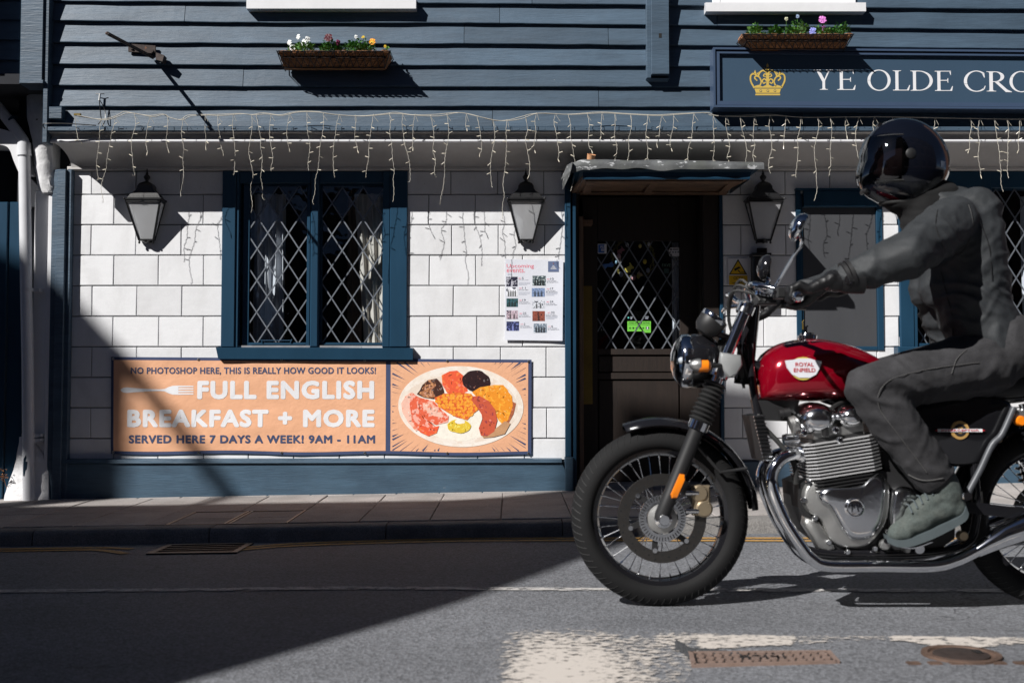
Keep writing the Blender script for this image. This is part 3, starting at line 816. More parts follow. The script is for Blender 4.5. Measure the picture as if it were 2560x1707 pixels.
# leaf
lx0, lx1 = WX(1457,850,DR), WX(1762,850,DR); gx0_, gx1_ = WX(1494,850,DR), WX(1700,850,DR)
gz0, gz1 = WZ(872,DR), WZ(602,DR); lz0 = z_thr+.035; lz1 = zd+.0
lf = MB()
lf.box(lx0, gx0_, DR, DR+.045, lz0, lz1, .003); lf.box(gx1_, lx1, DR, DR+.045, lz0, lz1, .003)
lf.box(gx0_+.001, gx1_-.001, DR+.002, DR+.045, gz1, lz1, .003)
lf.box(gx0_+.001, gx1_-.001, DR+.002, DR+.045, WZ(887,DR), gz0, .003)
lf.box(gx0_+.001, gx1_-.001, DR+.002, DR+.045, WZ(948,DR), WZ(932,DR), .003)
lf.box(gx0_+.001, gx1_-.001, DR+.002, DR+.045, lz0, WZ(1205,DR), .003)
door = lf.build('door', M_door, pub)
for a, b in ((887, 932), (948, 1205)):
    q = MB(); q.box(gx0_+.004, gx1_-.004, DR+.014, DR+.04, WZ(b,DR)+.003, WZ(a,DR)-.003, .008); q.build('panel', M_door, door)
q = MB(); q.box(WX(1458,850,DR-.01), WX(1481,850,DR-.01), DR-.004, DR-.001, WZ(1010,DR), WZ(715,DR)); q.build('finger_plate', M_brass, door)
n0 = W(1620, 698, DR+.02)
lattice(door, gx0_, gz0, gx1_, gz1, DR+.02, 46.8/379.3*1.03, 76.5/379.3*1.03, n0[0], n0[2], .0085)
# curtain edge behind door glass
q = curtain(door, WX(1682,850,DR+.08), WX(1712,850,DR+.08), gz0, gz1, DR+.09, M_curt2, .01, 2)

# --- canopy over the door
CD = -.70
cx0, cx1 = WX(1440, 420, CD), WX(1904, 420, CD)
zb0 = WZ(448, -.60); ztp = WZ(420, CD); zlead = WZ(405, CD)
bx0, bx1 = WX(1457, 448, -.60), WX(1806, 448, -.60)
mb = MB()
def ring(x0, x1, yf, z): return [(x0, .0, z+.022), (x0, yf, z), (x1, yf, z), (x1, .0, z+.022)]
FY = -.640
zb0 = WZ(449, FY); bx0, bx1 = WX(1457, 448, FY), WX(1874, 448, FY)
prof = [(bx0, bx1, FY, zb0), (bx0-.002, bx1+.004, FY-.004, zb0+.010), (bx0+.002, bx1+.002, FY+.002, zb0+.014), (bx0, bx1+.01, FY, zb0+.045), (bx0-.01, bx1+.03, FY-.012, zb0+.066), (cx0, cx1-.005, -.665, ztp-.0)]
b0 = len(mb.v)
for pr in prof: mb.v += ring(*pr)
for i in range(len(prof)-1):
    for k in range(3): mb.f.append((b0+i*4+k, b0+i*4+k+1, b0+(i+1)*4+k+1, b0+(i+1)*4+k))
canopy = mb.build('canopy', M_blue, pub)
# soffit
q = MB(); q.hexa([(bx0+.002,FY+.006,zb0+.004),(bx1-.002,FY+.006,zb0+.004),(bx1-.06,0,zb0+.026),(bx0-.04,0,zb0+.026),(bx0+.002,FY+.006,zb0+.03),(bx1-.002,FY+.006,zb0+.03),(bx1-.06,0,zb0+.05),(bx0-.04,0,zb0+.05)]); q.build('soffit', M_soff, canopy)
for a_, b_ in ((-.60,-.52),(-.12,-.02)):
    q = MB(); q.box(bx0+.02, bx1-.03, a_, b_, zb0-.004-(a_+.6)*-.035, zb0+.02); q.build('soffit_batten', M_soff, canopy)
for u_ in (.03, .42, .90):
    q = MB(); q.box(bx0+(bx1-bx0)*u_, bx0+(bx1-bx0)*u_+.05, -.515, -.125, zb0+.002, zb0+.02); q.build('soffit_batten', M_soff, canopy)
# lead
q = MB(); n = 60; rows_ = [(-.678, ztp-.004, 1), (-.680, ztp+.012, .6), (-.676, zlead+.000, .3), (-.64, zlead+.012, .1), (-.3, zlead+.05, 0), (-.02, zlead+.08, 0)]
for i in range(n+1):
    u = i/n; xx = cx0-.03+(cx1+.02-cx0+.03)*u
    for (y_, z_, w_) in rows_:
        zz = z_ + (.016*noise.noise(Vector((xx*6, w_*3, 0))))*(.3+w_) + .018*(1-u)*(w_ < .9) - (.03*max(0, .06-u)/.06)*(1)
        q.v.append((xx, y_+.012*noise.noise(Vector((xx*8, z_*9, 5)))*w_, zz))
for i in range(n):
    for k in range(5): q.f.append((i*6+k, (i+1)*6+k, (i+1)*6+k+1, i*6+k+1))
q.build('lead_sheet', M_lead, canopy, 'all')
q = MB(); q.add([(cx0-.02,-.70,zlead-.0),(cx0-.022,-.70,ztp-.01),(WX(1407,475,-.2),-.2,WZ(475,-.2)+.0),(cx0-.06,-.05,zlead+.05),(cx0-.02,-.1,zlead+.06)], [(0,1,2,3,4)]); 
q.add([(cx0-.02,-.70,zlead-.0),(cx0-.03,-.702,ztp-.015),(cx0-.09,-.62,ztp-.06),(cx0-.05,-.6,zlead-.0)], [(0,1,2,3)]); q.build('lead_flashing', M_lead, canopy)
# cup / pot on top
pot = MB(); c = W(1475, 397, -.55); zc0 = zlead+.025
pot.lathe([(0,0),(.021,0),(.027,.05),(.028,.052),(.024,.052),(.019,.006),(0,.006)], (c[0], -.55, zc0), (.18,-.35,1), 18)
o = pot.build('paper_cup', flat('orange_cup', (214,160,118)), None, True); tag(o, 'small orange cup left tipped on the lead roof of the door canopy', 'cup')

# --- boarded window right of the door
fr = MB(); zg0, zg1 = WZ(876), WZ(478)
fr.box(gx0, WX(2003,680), -.012, .1, zg0, zg1, .003); fr.box(WX(2003,680)+.001, WX(2008,680), .0, .1, zg0, zg1, .001)
fr.box(WX(2192,680), gx1, -.012, .1, zg0, zg1, .003)
fr.box(WX(2008,680)+.001, WX(2192,680)-.001, -.010, .1, zg0, WZ(866), .003); fr.box(WX(2008,680)+.001, WX(2192,680)-.001, -.03, .1, WZ(519), zg1, .003)
fr.box(gx0-.005, gx1+.005, -.045, .0, zg1+.001, zg1+.012)
bw = fr.build('boarded_window', M_blue, pub)
q = MB(); q.box(WX(2008,680)+.002, WX(2192,680)-.002, .012, .03, WZ(866), WZ(519)); q.build('grey_panel', M_grey, bw)
q = MB(); q.box(WX(2004,812), WX(2007,812), -.018, -.011, WZ(824), WZ(806)); q.tube([W(2005,806,-.015), W(2010,800,-.02)], .003, 6); q.build('latch', M_brass, bw)
# --- far right leaded window
fr = MB()
fr.box(fx0, WX(2281,650), -.022, .12, zwb, zt-.002, .005); fr.box(WX(2281,650)+.001, WX(2290,650), -.015, .12, zwb, zt-.002, .003)
fr.box(WX(2460,650), WX(2482,650), -.005, .12, zwb, zt-.002, .006); fr.box(WX(2700,650), WX(2740,650), -.035, .12, zwb, zt-.002, .004)
fr.box(WX(2290,650)+.001, WX(2700,650)-.001, -.003, .12, WZ(470), zt-.002, .003); fr.box(WX(2290,650)+.001, WX(2700,650)-.001, .0, .12, zwb-.0, WZ(858), .003)
w2 = fr.build('leaded_window', M_blue, pub)
for a, b in ((2290, 2460), (2482, 2700)):
    n0 = W(2514, 584, GY)
    lattice(w2, WX(a,650,GY), WZ(860,GY), WX(b,650,GY), WZ(470,GY), GY, 46.0/379.3*1.007*1.02, 73.5/379.3*1.007*1.02, n0[0], n0[2])
curtain(w2, WX(2560,650,.2), WX(2700,650,.2), zwb, 2.1, .22, M_curt2, .02, 4)
q = MB(); q.box(fx0-.04, WX(2752,880,-.09), -.09, .1, WZ(898,-.09), zwb+.001, .006); q.build('sill', M_blue, w2)
q = MB(); q.box(WX(2740,650)+.001, XR+.1, .0, .1, .1, 2.4); q.build('side_wall', M_block, pub)

# ================================================================ neighbour on the left
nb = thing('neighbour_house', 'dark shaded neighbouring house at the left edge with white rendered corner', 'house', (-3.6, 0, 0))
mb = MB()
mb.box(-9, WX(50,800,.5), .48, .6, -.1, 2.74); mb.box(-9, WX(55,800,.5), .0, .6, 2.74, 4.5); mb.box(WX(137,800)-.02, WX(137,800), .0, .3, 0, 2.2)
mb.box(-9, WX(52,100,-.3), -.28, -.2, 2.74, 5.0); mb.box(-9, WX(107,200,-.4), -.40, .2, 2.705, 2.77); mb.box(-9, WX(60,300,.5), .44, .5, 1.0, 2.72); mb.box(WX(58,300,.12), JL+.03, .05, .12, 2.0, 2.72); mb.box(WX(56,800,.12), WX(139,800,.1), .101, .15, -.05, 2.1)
mb.build('wall', mat('shaded_render', (.022,.024,.03), .9, var=.2, vs=4), nb)  # near-black base colour holds the shade under the neighbour's jetty
mb = MB(); fbox(mb, -40, 505, 12, 1262, .02, .1); fbox(mb, 17, 505, 58, 1262, .03, .1)
mb.build('door_board', M_blue, nb)
for i in range(6):   # boards of its upper storey
    q = MB(); z = WZ(200-50*i, -.33); z2 = WZ(153-50*i, -.33)
    xe = WX(48, 100, -.33)
    q.hexa([(-6,-.335,z),(xe,-.335,z),(xe,-.29,z),(-6,-.29,z),(-6,-.312,z2+.01),(xe,-.312,z2+.01),(xe,-.29,z2+.01),(-6,-.29,z2+.01)]); q.build('board', M_board, nb)
mb = MB(); fbox(mb, 51, -60, 108, 202, -.405, -.25, .004); fbox(mb, 48, 200, 108, 209, -.415, -.25, .003); mb.build('corner_post', M_board, nb)
mb = MB(); mb.box(-8, WX(-130,100,-.63), -.63, -.28, 3.02, 5.0); mb.build('shade_box', M_board, nb)  # unseen box added left of view to shade the neighbour's boards
# rendered corbel: leans in from the post to the wall
mb = MB(); secs = [(215,62,112,-.15,.0),(262,62,116,-.15,0),(300,64,118,-.14,0),(350,76,124,-.12,0),(400,82,126,-.10,0),(440,86,130,-.085,0),(470,92,134,-.075,0),(481,97,136,-.07,0)]
S_ = spline([(a, b, c, d) for a, b, c, d, _ in secs], 5)
for (py_, pa_, pb_, Y_) in S_:
    wob = lambda q: .006*noise.noise(Vector((py_*.05, q*9, 2)))
    xa, xb, z = WX(pa_, py_, Y_), WX(pb_, py_, Y_), WZ(py_, Y_)
    for k in range(6):
        u = k/5; mb.v.append((xa+(xb-xa)*u, Y_ + .03*(abs(2*u-1)**3) + .012*noise.noise(Vector((u*7, py_*.04, 4))), z))
    mb.v.append((xb+.004, .05, z)); mb.v.append((xa-.01, .05, z))
n = len(S_)
for i in range(n-1):
    for k in range(8): mb.f.append((i*8+k, i*8+(k+1) % 8, (i+1)*8+(k+1) % 8, (i+1)*8+k))
mb.f.append(tuple(range(8))); mb.f.append(tuple((n-1)*8+k for k in range(8)))
mb.build('corbel', M_render, nb, True)
mb = MB(); mb.box(WX(80,800,-.03), WX(115,800,-.03), -.02, .1, .0, WZ(476,-.03), .004); mb.box(WX(115,800,-.05)+.001, WX(136,800,-.05), -.05, .1, .0, WZ(481,-.05), .004)
mb.build('pillar', M_white, nb)
# flaring rendered buttress foot
mb = MB(); secs = [(1092,46,66,-.02),(1110,43,88,-.04),(1150,36,112,-.065),(1175,30,117,-.075),(1210,17,118,-.085),(1243,7,118,-.095),(1262,3,118,-.10)]
S_ = spline(secs, 5)
for (py_, pa_, pb_, Y_) in S_:
    xa, xb, z = WX(pa_, py_, Y_), WX(pb_, py_, Y_), WZ(py_, Y_)
    for k in range(9):
        u = k/8; mb.v.append((xa+(xb-xa)*u, Y_ + .02*(abs(2*u-1)**4) + .010*noise.noise(Vector((u*9, py_*.05, 7))), z+.004*noise.noise(Vector((u*14, py_*.2, 3)))))
    mb.v.append((xb, .06, z)); mb.v.append((xa, .06, z))
n = len(S_)
for i in range(n-1):
    for k in range(11): mb.f.append((i*11+k, i*11+(k+1) % 11, (i+1)*11+(k+1) % 11, (i+1)*11+k))
mb.f.append(tuple(range(11))); mb.build('buttress', M_render, nb, True)
# white arched bracket
mb = MB(); out = spline([(-60,318),(0,322),(40,338),(60,368),(62,430)], 5); inn = spline([(-60,358),(0,362),(22,372),(34,402),(46,430)], 5)
P = [PB(a, b, -.12) for a, b in out] + [PB(a, b, -.12) for a, b in inn[::-1]]
m_ = len(out)
for i in range(m_-1): mb.prism([P[i], P[i+1], P[-2-i], P[-1-i]], -.12, .1)
mb.build('arched_bracket', M_white, nb, True)
# tuft of dead leaves at the door foot
# downpipe
dp = thing('downpipe', 'white cast iron downpipe with a peeled patch beside the pub corner post', 'drainpipe', (-3.2, -.17, .07))
Yp = -.10
mid = [(*W(61,394,Yp),), (*W(65,700,Yp),), (*W(69,900,Yp),), (*W(72,1257,Yp),)]
mb = MB(); mb.tube(mid, .0375, 20); mb.build('pipe', M_pipe, dp, True)
mb = MB(); el = spline([(*W(61,400,Yp),), (*W(60,360,Yp),), (*W(50,340,Yp),), (*W(20,300,Yp),), (*W(-40,225,Yp),), (*W(-120,130,Yp),)], 6); mb.tube(el, .036, 20); mb.build('swan_neck', M_pipe, dp, True)
mb = MB(); mb.tube([W(60.5,358,Yp), W(60.8,389,Yp)], [.0425,.0425], 20); mb.tube([W(60.8,384,Yp), W(60.8,390,Yp)], .0445, 20); mb.build('collar', M_pipe, dp, True)
for py_ in (724, 1088, 1100):
    c = W(67 if py_ < 900 else 71, py_, Yp); q = MB(); q.tube([(c[0],c[1],c[2]-.01),(c[0],c[1],c[2]+.01)], .041, 20); q.box(c[0]+.02, c[0]+.075, Yp+.01, Yp+.2, c[2]-.01, c[2]+.01); q.build('bracket', M_pipe, dp, True)
c = W(31, 300, Yp); q = MB(); q.tube([(c[0]-.004,c[1],c[2]+.004),(c[0]+.004,c[1],c[2]-.004)], .0385, 20); q.build('joint_ring', M_blued, dp, True)
q = MB(); c = W(69, 1165, Yp)
pt = [(-.011,.05),(.004,.075),(.008,.058),(.002,.035),(.014,.03),(.010,-.015),(.0,-.03),(-.004,-.058),(-.012,-.062),(-.013,.01)]
for i, (a, b) in enumerate(pt): q.v.append((c[0]+a, Yp-.0385+.0008*abs(a)*100*.3, c[2]+b))
q.f.append(tuple(range(len(pt)))); q.build('peeled_patch', M_blued, dp)
mb = MB(); c0 = W(8, 1188, -.1)
for i in range(26):
    a = R.uniform(0, 6.28); r = R.uniform(.005, .035); x_, z_ = c0[0]+r*math.cos(a), c0[2]+r*math.sin(a)*1.2; s_ = R.uniform(.006,.014); b_ = R.uniform(0,3)
    mb.add([(x_,-.1+R.uniform(-.02,.02),z_),(x_+s_*math.cos(b_),-.1,z_+s_*math.sin(b_)),(x_+s_*math.cos(b_+.7),-.12,z_+s_*math.sin(b_+.7))], [(0,1,2)])
mb.tube([(c0[0]+.01,-.06,c0[2]-.1),(c0[0],-.1,c0[2])], .002, 4)
tag(mb.build('dead_weed', flat('dead_leaf', (150,105,70))), 'withered brown weed growing beside the white buttress foot', 'weed')

# tall house further left and one closing the view on the right, both outside the picture
hl_ = thing('corner_house', 'tall brick house further up the street outside the picture', 'house', (-27, -11, 0))
mb = MB(); mb.box(-34, -20.5, -14, -10.1, 0, 12); mb.build('wall', mat('dark_brick', (.16,.08,.06), .9, var=.25, vs=14), hl_)
hr_ = thing('shop_house', 'brick house beyond the right end of the pub outside the picture', 'house', (11, 2, 0))
mb = MB(); mb.box(7.2, 16, -.2, 6, 0, 9); mb.build('wall', MATS['dark_brick'], hr_)
# ================================================================ houses across the street (behind the camera)
op = thing('terrace_house', 'tall gabled house across the street behind the viewer', 'house', (-10, -11, 0))
M_brick = mat('red_brick', (.24,.11,.08), .9, var=.25, vs=14, bump=.002, bs=30)
M_tile = mat('brown_roof_tile', (.14,.08,.06), .9, var=.3, vs=10, bump=.004, bs=20)
sil = [(-24,0),(-4.9,0),(-5.5,3.4),(-6.80,6.30),(-7.39,7.67),(-7.89,8.68),(-8.34,9.66),(-8.95,11.5),(-9.15,12.3),(-10.3,12.45),(-10.22,11.45),(-10.6,11.02),(-24,11.02)]
mb = MB(); n = len(sil); D_ = Vector((-1.5,-1.2,0))*2.2
mb.v = [(x_,-10,z_) for x_, z_ in sil] + [(x_+D_.x,-10+D_.y,z_) for x_, z_ in sil]
mb.f = [tuple(range(n)), tuple(range(n,2*n))[::-1]] + [((i+1) % n, i, n+i, n+(i+1) % n) for i in range(n)]
mb.build('wall', M_brick, op)
q = MB(); q.prism([(-13.80,10.9),(-13.60,10.9),(-13.60,12.8),(-13.9,13.1),(-14.4,13.3),(-15.6,13.3),(-15.6,12.1),(-14.12,12.05),(-13.80,11.65)], -10.0, -10.3); q.build('chimney', M_brick, op)  # outline shaped to cast the leaning shadow over the pub's left wall
q = MB(); q.tube([(-13.42,-10.0,12.55),(-12.15,-10.0,11.0)], .050, 8); q.build('shadow_pole', M_black, op)  # unseen pole, added to cast the slanting streak on the wall
for i in range(9):
    for z in (1.2, 4.2, 7.2):
        q = MB(); x_ = -21.5+i*1.75; q.box(x_, x_+.9, -9.97, -9.99, z, z+1.5)
        if x_ < -7.6: q.build('window', M_glass, op)
op2 = thing('town_house', 'tall rendered town house across the street behind the viewer', 'house', (6, -11, 0))
mb = MB(); mb.prism([(-4.6,0),(16,0),(16,10),(-1.4,10),(-1.4,3.6),(-4.6,3.6)], -10, -14); mb.build('wall', mat('buff_render', (.22,.19,.16), .9, var=.1, vs=3), op2)
mb = MB(); mb.add([(-1.3,-9.7,9.9),(16,-9.7,9.9),(16,-12,12.4),(-1.3,-12,12.4),(-1.3,-14.2,9.9),(16,-14.2,9.9)], [(0,1,2,3),(3,2,5,4),(0,3,4)]); mb.build('roof', M_tile, op2)
for z_ in (1.0, 4.2, 7.2):
  for i in range(8):
    q = MB(); x_ = -3.8+i*2.4
    if z_ > 2 and x_ < -1.2: continue
    q.box(x_, x_+.9, -9.97, -9.99, z_, z_+1.5); q.build('window', M_blued, op2)
    q2 = MB(); q2.box(x_-.1, x_+1.0, -9.90, -9.999, z_-.14, z_-.01); q2.build('sill', M_white, op2)
tag(grid_sheet('far_pavement', [-40,40], [-10.1,-8.4], lambda x_, y_: .11, M_slab), 'pavement on the opposite side of the road', kind='structure')
# ================================================================ wall lanterns
def lantern(cx_px, label, seedv, tilt=0.0):
    Yc = -.085
    xc = WX(cx_px, 540, Yc)
    zt, zb = WZ(499, -.15), WZ(594, -.15)
    th = thing('wall_lantern', label, 'lantern', (xc, 0, zb), 'black wall lanterns on the pub front')
    wt, wbm, dt, db = .112, .048, .098, .022      # half widths top/bottom, depth top/bottom
    yb = -.008
    def corner(sx, front, z):
        t = (z-zb)/(zt-zb); hw = wbm+(wt-wbm)*t; d = db+(dt-db)*t
        off = .012
        return (xc+sx*hw, yb-off-(d if front else 0), z)
    mb = MB()
    for sx in (-1, 1):
        for fr_ in (0, 1): mb.bar(corner(sx, fr_, zb), corner(sx, fr_, zt), .011, .011)
    for z in (zb, zt-.004):
        r_ = .013 if z > zb else .010
        P = [corner(-1,1,z), corner(1,1,z), corner(1,0,z), corner(-1,0,z)]
        for i in range(4): mb.bar(P[i], P[(i+1) % 4], r_, r_, (0,0,1))
    body = mb.build('frame', M_black, th)
    # glazing
    P = lambda z: [corner(-1,1,z), corner(1,1,z), corner(1,0,z), corner(-1,0,z)]
    b_, t_ = P(zb+.006), P(zt-.01)
    for i in range(4):
        j = (i+1) % 4; q = MB(); q.add([b_[i], b_[j], t_[j], t_[i]], [(0,1,2,3)]); q.build('glass_pane', M_lglass, th)
    # bulb
    q = MB(); q.lathe([(0,0),(.006,.002),(.009,.012),(.016,.035),(.018,.05),(.013,.068),(.004,.077),(0,.078)], (xc+.004, yb-.052, zb+.085), (0,0,1), 14); q.build('bulb', M_bglass, th, True)
    q = MB(); q.lathe([(0,.0),(.012,.0),(.013,.03),(.010,.034),(.010,.07),(0,.07)], (xc+.004, yb-.055, zb+.16), (0,0,1), 14); q.build('bulb_holder', M_white, th, True)
    # cornice: glazed collar then ogee hat
    q = MB(); za = zt+.002
    def sq(hw, d, z): return [(xc-hw, yb-.010-d, z), (xc+hw, yb-.010-d, z), (xc+hw, yb-.0, z), (xc-hw, yb-.0, z)]
    prof = [(wt+.004, dt+.004, za), (wt+.012, dt+.012, za+.004), (wt+.012, dt+.012, za+.012), (wt-.004, dt-.006, za+.018), (wt-.022, dt-.018, za+.045), (.062, .076, za+.066), (.052, .070, za+.082), (.050, .068, za+.100), (.040, .060, za+.118), (.020, .045, za+.130), (.012, .038, za+.134)]
    base = 0
    for hw, d, z in prof: q.v += sq(hw, d, z)
    for i in range(len(prof)-1):
        for k in range(4): q.f.append((i*4+k, i*4+(k+1) % 4, (i+1)*4+(k+1) % 4, (i+1)*4+k))
    q.f.append((3,2,1,0)); q.f.append(tuple((len(prof)-1)*4+k for k in range(4)))
    q.build('hat', M_black, th, 30)
    q = MB(); q.lathe([(0,0),(.014,.0),(.010,.008),(.011,.014),(.020,.026),(.0215,.036),(.014,.048),(.008,.053),(.010,.058),(.006,.066),(.0015,.092),(0,.093)], (xc, yb-.036, za+.130), (0,0,1), 14); q.build('finial', M_black, th, True)
    for sx in (-1, 1):
        c_ = corner(sx, 1, zt+.006); q = MB(); q.sphere((c_[0]+sx*.006, c_[1]-.006, c_[2]+.004), .008, 1,1,1, 8, 6); q.build('knob', M_black, th, True)
        c_ = corner(sx, 1, zb); q = MB(); q.lathe([(.005,0),(.0045,-.006),(.008,-.010),(.0075,-.016),(.003,-.022),(0,-.022)], (c_[0]-sx*.002, c_[1]+.003, c_[2]-.004), (0,0,1), 8); q.build('foot', M_black, th, True)
    q = MB(); q.box(xc-.035, xc+.035, yb, -.001, zb-.015, za+.1, .004); q.lathe([(.03,0),(.018,-.012),(0,-.02)], (xc, yb-.028, zb-.004), (0,0,1), 10); q.build('back_plate', M_black, th)
    return th
lantern(361, 'black wall lantern left of the leaded window, nearest the downpipe', 1)
lantern(1315, 'black wall lantern above the events poster, between window and door', 2)
lantern(1912, 'black wall lantern right of the door above the motorcycle mirrors', 3)

# ================================================================ name board
YS = -.452
def sgn_y(px, py): return W(px, py, YS)
sg = thing('pub_sign', 'long slate blue name board with gold crown and white serif lettering', 'sign', (WX(1790,200,YS), YS, WZ(274,YS)))
sx0, sx1 = WX(1783, 200, YS), WX(1783, 200, YS) + 2.95
def slope(x_, a, b): # vertical drift of the board along x (it hangs slightly lower to the right)
    return a + (b-a)*(x_-sx0)/(WX(2560,200,YS)-sx0)
zT = lambda x_: slope(x_, WZ(120,YS), WZ(127,YS)); zB = lambda x_: slope(x_, WZ(269,YS), WZ(274,YS))
def rail(name, x0_, x1_, f0, f1, y0, y1):
    q = MB(); q.hexa([(x0_,y0,f0(x0_)),(x1_,y0,f0(x1_)),(x1_,y1,f0(x1_)),(x0_,y1,f0(x0_)),(x0_,y0,f1(x0_)),(x1_,y0,f1(x1_)),(x1_,y1,f1(x1_)),(x0_,y1,f1(x0_))]); return q
add = lambda f, d: (lambda x_: f(x_)+d)
q = rail('', sx0, sx1, zB, zT, -.425, -.335); q.build('board', M_signf, sg)
o_ = .0125; i_ = .047
for (f0, f1) in ((add(zT,-o_), zT), (zB, add(zB,o_))):
    rail('', sx0, sx1, f0, f1, YS-.010, -.4255).build('frame', M_signf, sg)
rail('', sx0, sx0+o_, add(zB,o_+.0005), add(zT,-o_-.0005), YS-.010, -.4255).build('frame', M_signf, sg)
rail('', sx0+o_+.006, sx1, add(zT,-i_+.012), add(zT,-o_-.006), YS, -.4255).build('frame_moulding', M_signf, sg)
rail('', sx0+o_+.006, sx1, add(zB,o_+.004), add(zB,i_-.006), YS, -.4255).build('frame_moulding', M_signf, sg)
rail('', sx0+o_+.006, sx0+i_-.006, add(zB,i_-.0055), add(zT,-i_+.0115), YS, -.4255).build('frame_moulding', M_signf, sg)
YP = -.431
rail('', sx0+i_-.005, sx1, add(zB,i_-.005), add(zT,-i_+.011), YP, -.4256).build('panel', M_sign, sg)
_lay = [0]
def layer(): _lay[0] = (_lay[0]+1) % 12; return .0004 + _lay[0]*.00012
def ring_poly(cx, cz, ro, ri, a0, a1, n=28):
    """ro/ri = (rx, rz); returns quads"""
    qs = []
    for k in range(n):
        a, b = a0+(a1-a0)*k/n, a0+(a1-a0)*(k+1)/n
        qs.append([(cx+ri[0]*math.cos(a), cz+ri[1]*math.sin(a)), (cx+ro[0]*math.cos(a), cz+ro[1]*math.sin(a)), (cx+ro[0]*math.cos(b), cz+ro[1]*math.sin(b)), (cx+ri[0]*math.cos(b), cz+ri[1]*math.sin(b))])
    return qs
def R4(x0, x1, z0, z1): return [(x0,z0),(x1,z0),(x1,z1),(x0,z1)]
def ser(x0, x1, z, up, st0, st1):   # bracketed serif
    s_ = 1 if up else -1
    return [(x0,z),(x1,z),(x1,z+s_*.022),(st1+.03,z+s_*.035),(st1,z+s_*.085),(st0,z+s_*.085),(st0-.03,z+s_*.035),(x0,z+s_*.022)]
def glyph(ch):
    PI = math.pi
    if ch == 'Y':
        return .95, [[(.10,1),(.27,1),(.545,.47),(.545,.40),(.41,.40)], [(.72,1),(.80,1),(.545,.44),(.48,.44)], R4(.415,.545,.0,.46), ser(.28,.68,0,1,.415,.545), ser(0,.37,1,0,.13,.22), ser(.60,.93,1,0,.73,.78)]
    if ch == 'E':
        return .78, [R4(.11,.24,0,1), R4(.0,.70,.965,1), R4(.0,.74,0,.035), R4(.24,.58,.505,.545), [(.70,1),(.70,.80),(.68,.80),(.63,.965)], [(.74,0),(.78,.24),(.75,.24),(.66,.035)], [(.58,.64),(.58,.41),(.56,.41),(.53,.505),(.53,.545),(.56,.64)], ser(.0,.30,0,1,.11,.24), ser(.0,.30,1,0,.11,.24)]
    if ch == 'L':
        return .74, [R4(.11,.24,0,1), R4(.0,.68,0,.035), [(.68,0),(.74,.27),(.71,.27),(.60,.035)], ser(0,.36,1,0,.11,.24), ser(.0,.30,0,1,.11,.24)]
    if ch == 'O':
        return 1.08, ring_poly(.54,.5,(.53,.53),(.395,.485),0,2*PI,40)
    if ch == 'C':
        return .90, ring_poly(.54,.5,(.53,.53),(.40,.485),PI*.27,PI*1.72,34) + [[(.88,.90),(.90,.68),(.87,.68),(.80,.84)], [(.885,.11),(.93,.27),(.90,.27),(.83,.12)]]
    if ch == 'D':
        return .98, [R4(.11,.24,0,1), ser(.0,.30,0,1,.11,.24), ser(.0,.30,1,0,.11,.24)] + ring_poly(.36,.5,(.60,.50),(.465,.46),-PI/2,PI/2,26) + [R4(.24,.37,.0,.04), R4(.24,.37,.96,1)]
    if ch == 'R':
        return .95, [R4(.11,.24,0,1), ser(.0,.36,0,1,.11,.24), ser(.0,.30,1,0,.11,.24), R4(.24,.34,.96,1), R4(.24,.36,.47,.505)] + ring_poly(.33,.735,(.34,.265),(.205,.228),-PI/2,PI/2,20) + [[(.30,.48),(.45,.48),(.78,.09),(.95,-.015),(.95,-.04),(.72,-.03)]]
    if ch == 'W':
        return 1.35, [[(.05,1),(.2,1),(.47,0),(.40,0)],[(.40,0),(.47,0),(.74,1),(.66,1)],[(.62,1),(.77,1),(1.04,0),(.97,0)],[(.97,0),(1.04,0),(1.3,1),(1.23,1)]]
    if ch == 'N':
        return 1.05, [R4(.12,.17,0,1), [(.05,1),(.2,1),(.92,0),(.86,0)], R4(.86,.92,0,1)]
    return .35, []
def serif_word(word, pxs, base_py, cap_py, slope_py):
    for ch, (pa_, pb_) in zip(word, pxs):
        w_, shp = glyph(ch); q = MB()
        xa, xb = WX(pa_, 200, YP), WX(pb_, 200, YP)
        dz = slope_py*((pa_-2035)/500)
        z0_, z1_ = WZ(base_py+dz, YP), WZ(cap_py+dz, YP)
        for s_ in shp:
            l_ = layer(); q.prism([(xa+(xb-xa)*p[0]/w_, z0_+(z1_-z0_)*p[1]) for p in s_], YP-l_, YP+.0002)
        q.build('letter', M_vwhite, sg)
serif_word('YEOLDECRO', [(2035,2083),(2093,2139),(2168,2227),(2232,2275),(2276,2333),(2337,2382),(2409,2462),(2466,2529),(2523,2583)], 225, 175, 5)
serif_word('WN', [(2590,2668),(2675,2736)], 226, 176, 5)
